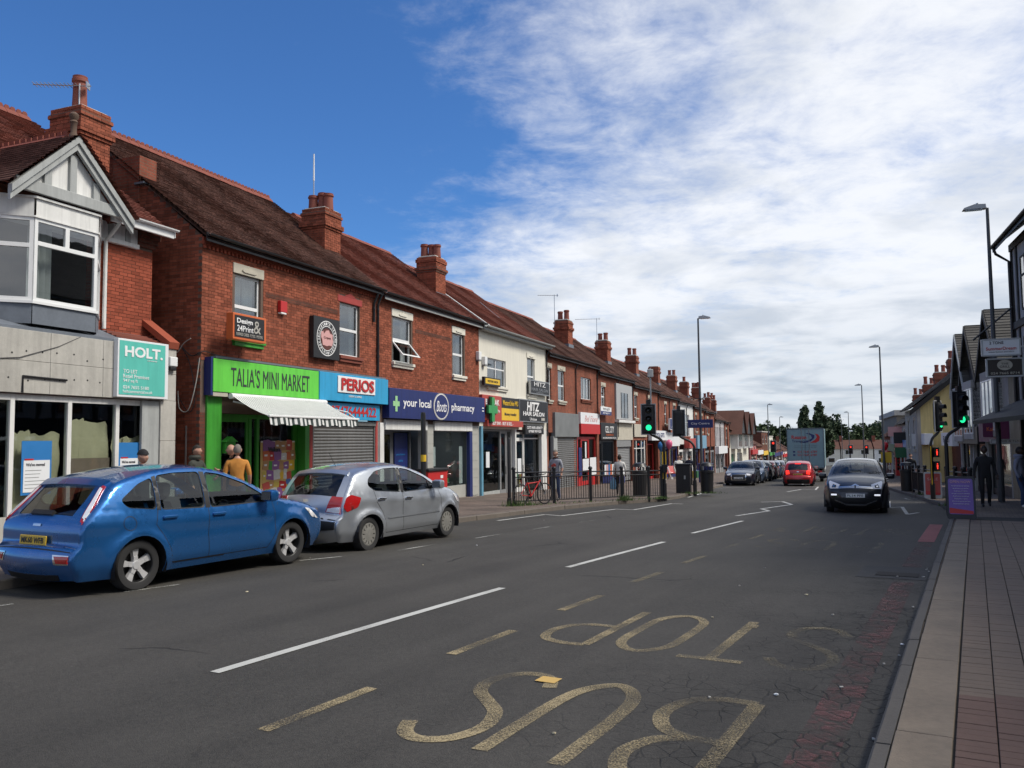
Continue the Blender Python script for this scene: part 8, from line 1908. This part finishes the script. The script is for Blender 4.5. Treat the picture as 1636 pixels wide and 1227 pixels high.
    for i, f in enumerate(m2.polygons):
        if i >= nb: f.material_index = 2; continue
        c = f.center / k_; best, bt = 9, 't'
        for a, e, tg in E_:
            A, D_ = V[a], V[e] - V[a]; q = max(0, min(1, (c - A).dot(D_) / max(D_.length_squared, 1e-9))); dd = (A + D_ * q - c).length - (Rr[a][0] * (1 - q) + Rr[e][0] * q) * .9
            if dd < best: best, bt = dd, tg
        if bt == 's' and 1.38 < c.z < 1.47 : bt = 's' if c.z > 1.44 else 't'
        if bt == 'b' and c.z > .97 or (bt == 't' and .8 < c.z < .93 and abs(c.x) < .17): bt = 't' if c.z > .93 else 'b'
        f.material_index = idx[bt]
    m2.name = 'body'; body = obj('body', m2, t)
    if not bald or hat:
        hb = bmesh.new(); bmesh.ops.create_uvsphere(hb, u_segments=18, v_segments=14, radius=1.0)
        kill = [v for v in hb.verts if v.co.z < ((.35 if v.co.y < -.3 else -.05 if v.co.y < .2 else -.6) if not long_hair else (.3 if v.co.y < -.3 else -.9))] if not hat else [v for v in hb.verts if v.co.z < .12]
        bmesh.ops.delete(hb, geom=kill, context='VERTS')
        for v in hb.verts: x, y, z = v.co; s_ = 1.09 + (.10 if hat else .0); v.co = hd + Vector((x * .078 * s_ * (1.12 if long_hair and z < .2 else 1), y * .100 * s_ + (.004), z * .118 * s_ + (.01 if hat else 0))) * k_
        hm = bpy.data.meshes.new('hair'); hb.to_mesh(hm); hb.free(); hm.materials.append(M[hat or hair]); hm.polygons.foreach_set('use_smooth', [True] * len(hm.polygons)); obj('hat' if hat else 'hair', hm, body)
    if hood:
        b = B(); b.lathe([(.07, 1.44), (.12, 1.45), (.135, 1.50), (.11, 1.55), (.08, 1.53)], (0, .03, 0), n=14); b.v = [(x * k_, y * k_, z * k_) for x, y, z in b.v]; b.build('hood', top, body, True)
    if extra: extra(t, body, V, k_)
    return t
mat('cl_orange', (.48, .20, .035), .85, var=.12, sc=6, bump=1.0, bsc=13); mat('cl_olive', (.035, .038, .03), .8, var=.2, sc=8, bump=1.0, bsc=13); mat('cl_black', (.012, .012, .014), .85, var=.2, sc=8, bump=1.0, bsc=13); mat('cl_grey', (.30, .31, .35), .9, var=.1, sc=6, bump=1.0, bsc=13); mat('cl_white', (.60, .59, .56), .9, var=.08, sc=6, bump=1.0, bsc=13); mat('cl_navy', (.02, .025, .045), .85, var=.2, sc=6, bump=1.0, bsc=13); mat('cl_hoodie', (.22, .23, .30), .9, var=.1, sc=6, bump=1.0, bsc=13); mat('cl_tan', (.30, .24, .16), .9, var=.1, bump=1.0, bsc=13)
def cup(t, body, V, k_):
    b = B(); p_ = V['paR'] * k_; b.lathe([(0, 0), (.03, 0), (.04, .1), (.04, .11), (0, .11)], (p_.x, p_.y - .02, p_.z), n=12); o = b.build('paper_cup', 'upvc', t)
person('person in a black hat and dark coat drinking behind the blue car', G(-6.25, 14.3), R(75), 'cl_black', 'cl_black', h=1.60, hat='cl_black', joints=dict(elR=(.24, -.12, 1.18), wrR=(.10, -.22, 1.38)))
person('man in a dark olive padded jacket facing the doorway of the mini market', G(-6.85, 18.35), R(80), 'cl_olive', 'cl_black', h=1.74, hood=True, joints=dict(elR=(.25, -.10, 1.15), wrR=(.12, -.30, 1.15)))
person('balding man in black talking with the man in olive', G(-6.30, 19.0), R(-50), 'cl_black', 'cl_navy', h=1.76, bald=True, joints=dict(elR=(.25, -.12, 1.15), wrR=(.12, -.30, 1.20), elL=(-.25, -.1, 1.15), wrL=(-.1, -.28, 1.05)))
person('man in an orange polo shirt seen from behind at the mini market', G(-5.75, 17.7), R(196), 'cl_orange', 'jeans', h=1.74, hair='hair_grey', sleeves=False)
def tee_print(t, body, V, k_):
    b = B(); pts = [(-.10, 1.22), (.02, 1.30), (.10, 1.24), (.06, 1.14), (-.04, 1.12)]; b.prism([(x * k_, z * k_) for x, z in pts], lambda a, q, d: (a, d, q), -.150 * k_, -.135 * k_); b.build('shirt_print', 'signred', t)
person('man in a grey t-shirt and jeans standing behind the left railing', G(1.5, 29.7), R(-35), 'cl_grey', 'jeans', h=1.76, hair='hair_grey', sleeves=False, extra=tee_print, joints=dict(elL=(-.27, .03, 1.13), wrL=(-.26, -.10, .92)))
def carrier(t, body, V, k_):
    p_ = V['paR'] * k_; b = B(); b.lathe([(.02, 0), (.06, -.08), (.13, -.2), (.15, -.4), (.12, -.5), (0, -.52)], (p_.x + .02, p_.y, p_.z), n=12); b.v = [(x, p_.y + (y - p_.y) * .5, z) for x, y, z in b.v]; b.build('carrier_bag', 'paleblue', t, True)
person('woman in a white coat with a pale carrier bag seen from behind', G(4.35, 34.6), R(170), 'cl_white', 'cl_black', h=1.62, long_hair=True, extra=carrier, joints=dict(wrR=(.26, -.02, .86)))
person('man in black walking towards the camera behind the purple board', G(14.0, 25.2), R(-22), 'cl_black', 'cl_black', skin='skin_dark', h=1.80, joints=dict(knL=(-.10, -.12, .50), anL=(-.10, -.08, .09), toL=(-.10, -.26, .05), knR=(.1, .02, .5), anR=(.1, .16, .12), toR=(.1, .02, .04), wrL=(-.28, -.02, .9), wrR=(.28, -.1, .92)))
person('man in a grey hoodie and jeans at the right edge of the pavement', G(14.6, 24.45), R(35), 'cl_hoodie', 'jeans', skin='skin_dark', h=1.76, hood=True, shoe='postwhite', joints=dict(knL=(-.1, -.1, .5), anL=(-.1, -.06, .09), toL=(-.1, -.24, .05), wrR=(.27, .05, .9)))
person('person in dark clothes walking past the blue sign lamp post', G(9.9, 47.6), R(150), 'cl_navy', 'cl_black', h=1.7); person('person in white and black beside the litter bin down the left pavement', G(8.2, 42.0), R(20), 'cl_white', 'cl_black', h=1.68); person('person in black far along the right pavement by the phone box', G(21.8, 46.5), R(-30), 'cl_black', 'cl_navy', h=1.75)
person('person in a black coat waiting on the left pavement near the toy shop goods', G(9.2, 46.4), R(120), 'cl_black', 'cl_navy', h=1.72)

# ================================================================== TREES
mat('leaf_dark', (.030, .052, .020), .8, var=.35, sc=.35, island=.45); mat('leaf_mid', (.045, .072, .026), .8, var=.35, sc=.35, island=.45); mat('bark', (.06, .05, .04), .9, var=.3)
def tree(name, label, x, y, h, w, lobes, m, n=1500, leaf=.45, seed=1, group='trees beyond the junction'):
    r = random.Random(seed); z0 = gz(x, min(y, 330)) - .3; t = thing(name, label, 'tree', (x, y, z0), 0, group)
    tr = B(); tr.tube([(0, 0, 0), (.1, .05, h * .3), (0, .1, h * .55), (.05, 0, h * .85)], [h * .028, h * .022, h * .014, h * .004], 8)
    cr = B()
    for cx, cz, rx, rz_ in lobes:
        tr.tube([(0, 0, h * max(.12, cz - .25)), (cx * w * .5, r.uniform(-.2, .2) * w, h * (cz - .08)), (cx * w, r.uniform(-.2, .2) * w, h * cz)], [h * .012, h * .008, h * .002], 6)
    tr.build('trunk', 'bark', t, True)
    tot = sum(l_[2] * l_[3] for l_ in lobes)
    for cx, cz, rx, rz_ in lobes:
        cy = r.uniform(-.3, .3) * w; sub = [(r.gauss(0, .45), r.gauss(0, .45), r.gauss(0, .45)) for _ in range(16)]
        for i in range(int(n * rx * rz_ / tot)):
            s_ = r.choice(sub); g_ = [s_[k_] + r.gauss(0, .20) for k_ in range(3)]; L2 = math.sqrt(sum(v * v for v in g_))
            if L2 > 1.05: g_ = [v / L2 * r.uniform(.85, 1.05) for v in g_]
            p_ = Vector((cx * w + g_[0] * rx * w, cy + g_[1] * rx * w, h * cz + g_[2] * rz_ * h)); a = Vector((r.gauss(0, 1), r.gauss(0, 1), r.gauss(0, 1))).normalized(); q = a.orthogonal().normalized(); c_ = a.cross(q); e = leaf * r.uniform(.5, 1.2)
            cr.add([p_ + q * e, p_ + c_ * e * .7, p_ - q * e, p_ - c_ * e * .7], [(0, 1, 2, 3)])
    cr.build('crown', m, t)
pop = [(0, .35, .8, .24), (.1, .55, .74, .22), (-.05, .72, .58, .18), (.02, .88, .36, .13), (-.5, .42, .5, .22), (.5, .42, .5, .22), (.3, .62, .4, .16)]
tree('poplar_tree', 'tall left poplar rising behind the lorry', 73.2, 212, 15.6, 3.2, pop, 'leaf_dark', 6500, .48, 1, 'pair of poplars'); tree('poplar_tree', 'tall right poplar rising behind the lorry, slightly higher', 77.8, 214, 16.4, 3.3, pop, 'leaf_dark', 6500, .48, 2, 'pair of poplars')
rt_ = [(0, .55, .6, .3), (-.55, .5, .5, .25), (.55, .5, .5, .25), (.1, .78, .5, .2), (-.3, .7, .4, .2), (.5, .66, .35, .2), (-.1, .36, .7, .2)]
spots = [(86, 290, 15.5), (95, 296, 14.5), (103, 288, 16.5), (112, 298, 18.5), (120, 292, 15), (128, 300, 16.5), (137, 294, 14.5), (146, 300, 15), (66, 230, 11.5), (81, 240, 11), (45, 170, 9.5), (38, 150, 7.5), (52, 185, 9)]
nm = ('first', 'second', 'third', 'fourth', 'fifth', 'sixth', 'seventh', 'eighth')
for i, (x, y, h_) in enumerate(spots):
    lab = 'round dark tree in the far wood, %s from the left above the end terrace' % nm[i] if i < 8 else ('round tree at the left foot of the poplars', 'round tree at the right foot of the poplars', 'small tree behind the distant brown shops', 'small low tree left of the far lamp post', 'small tree between the far lamp posts')[i - 8]
    tree('broadleaf_tree', lab, x, y, h_, h_ * .44, rt_, 'leaf_dark' if i % 2 else 'leaf_mid', 3200, .62, 10 + i)
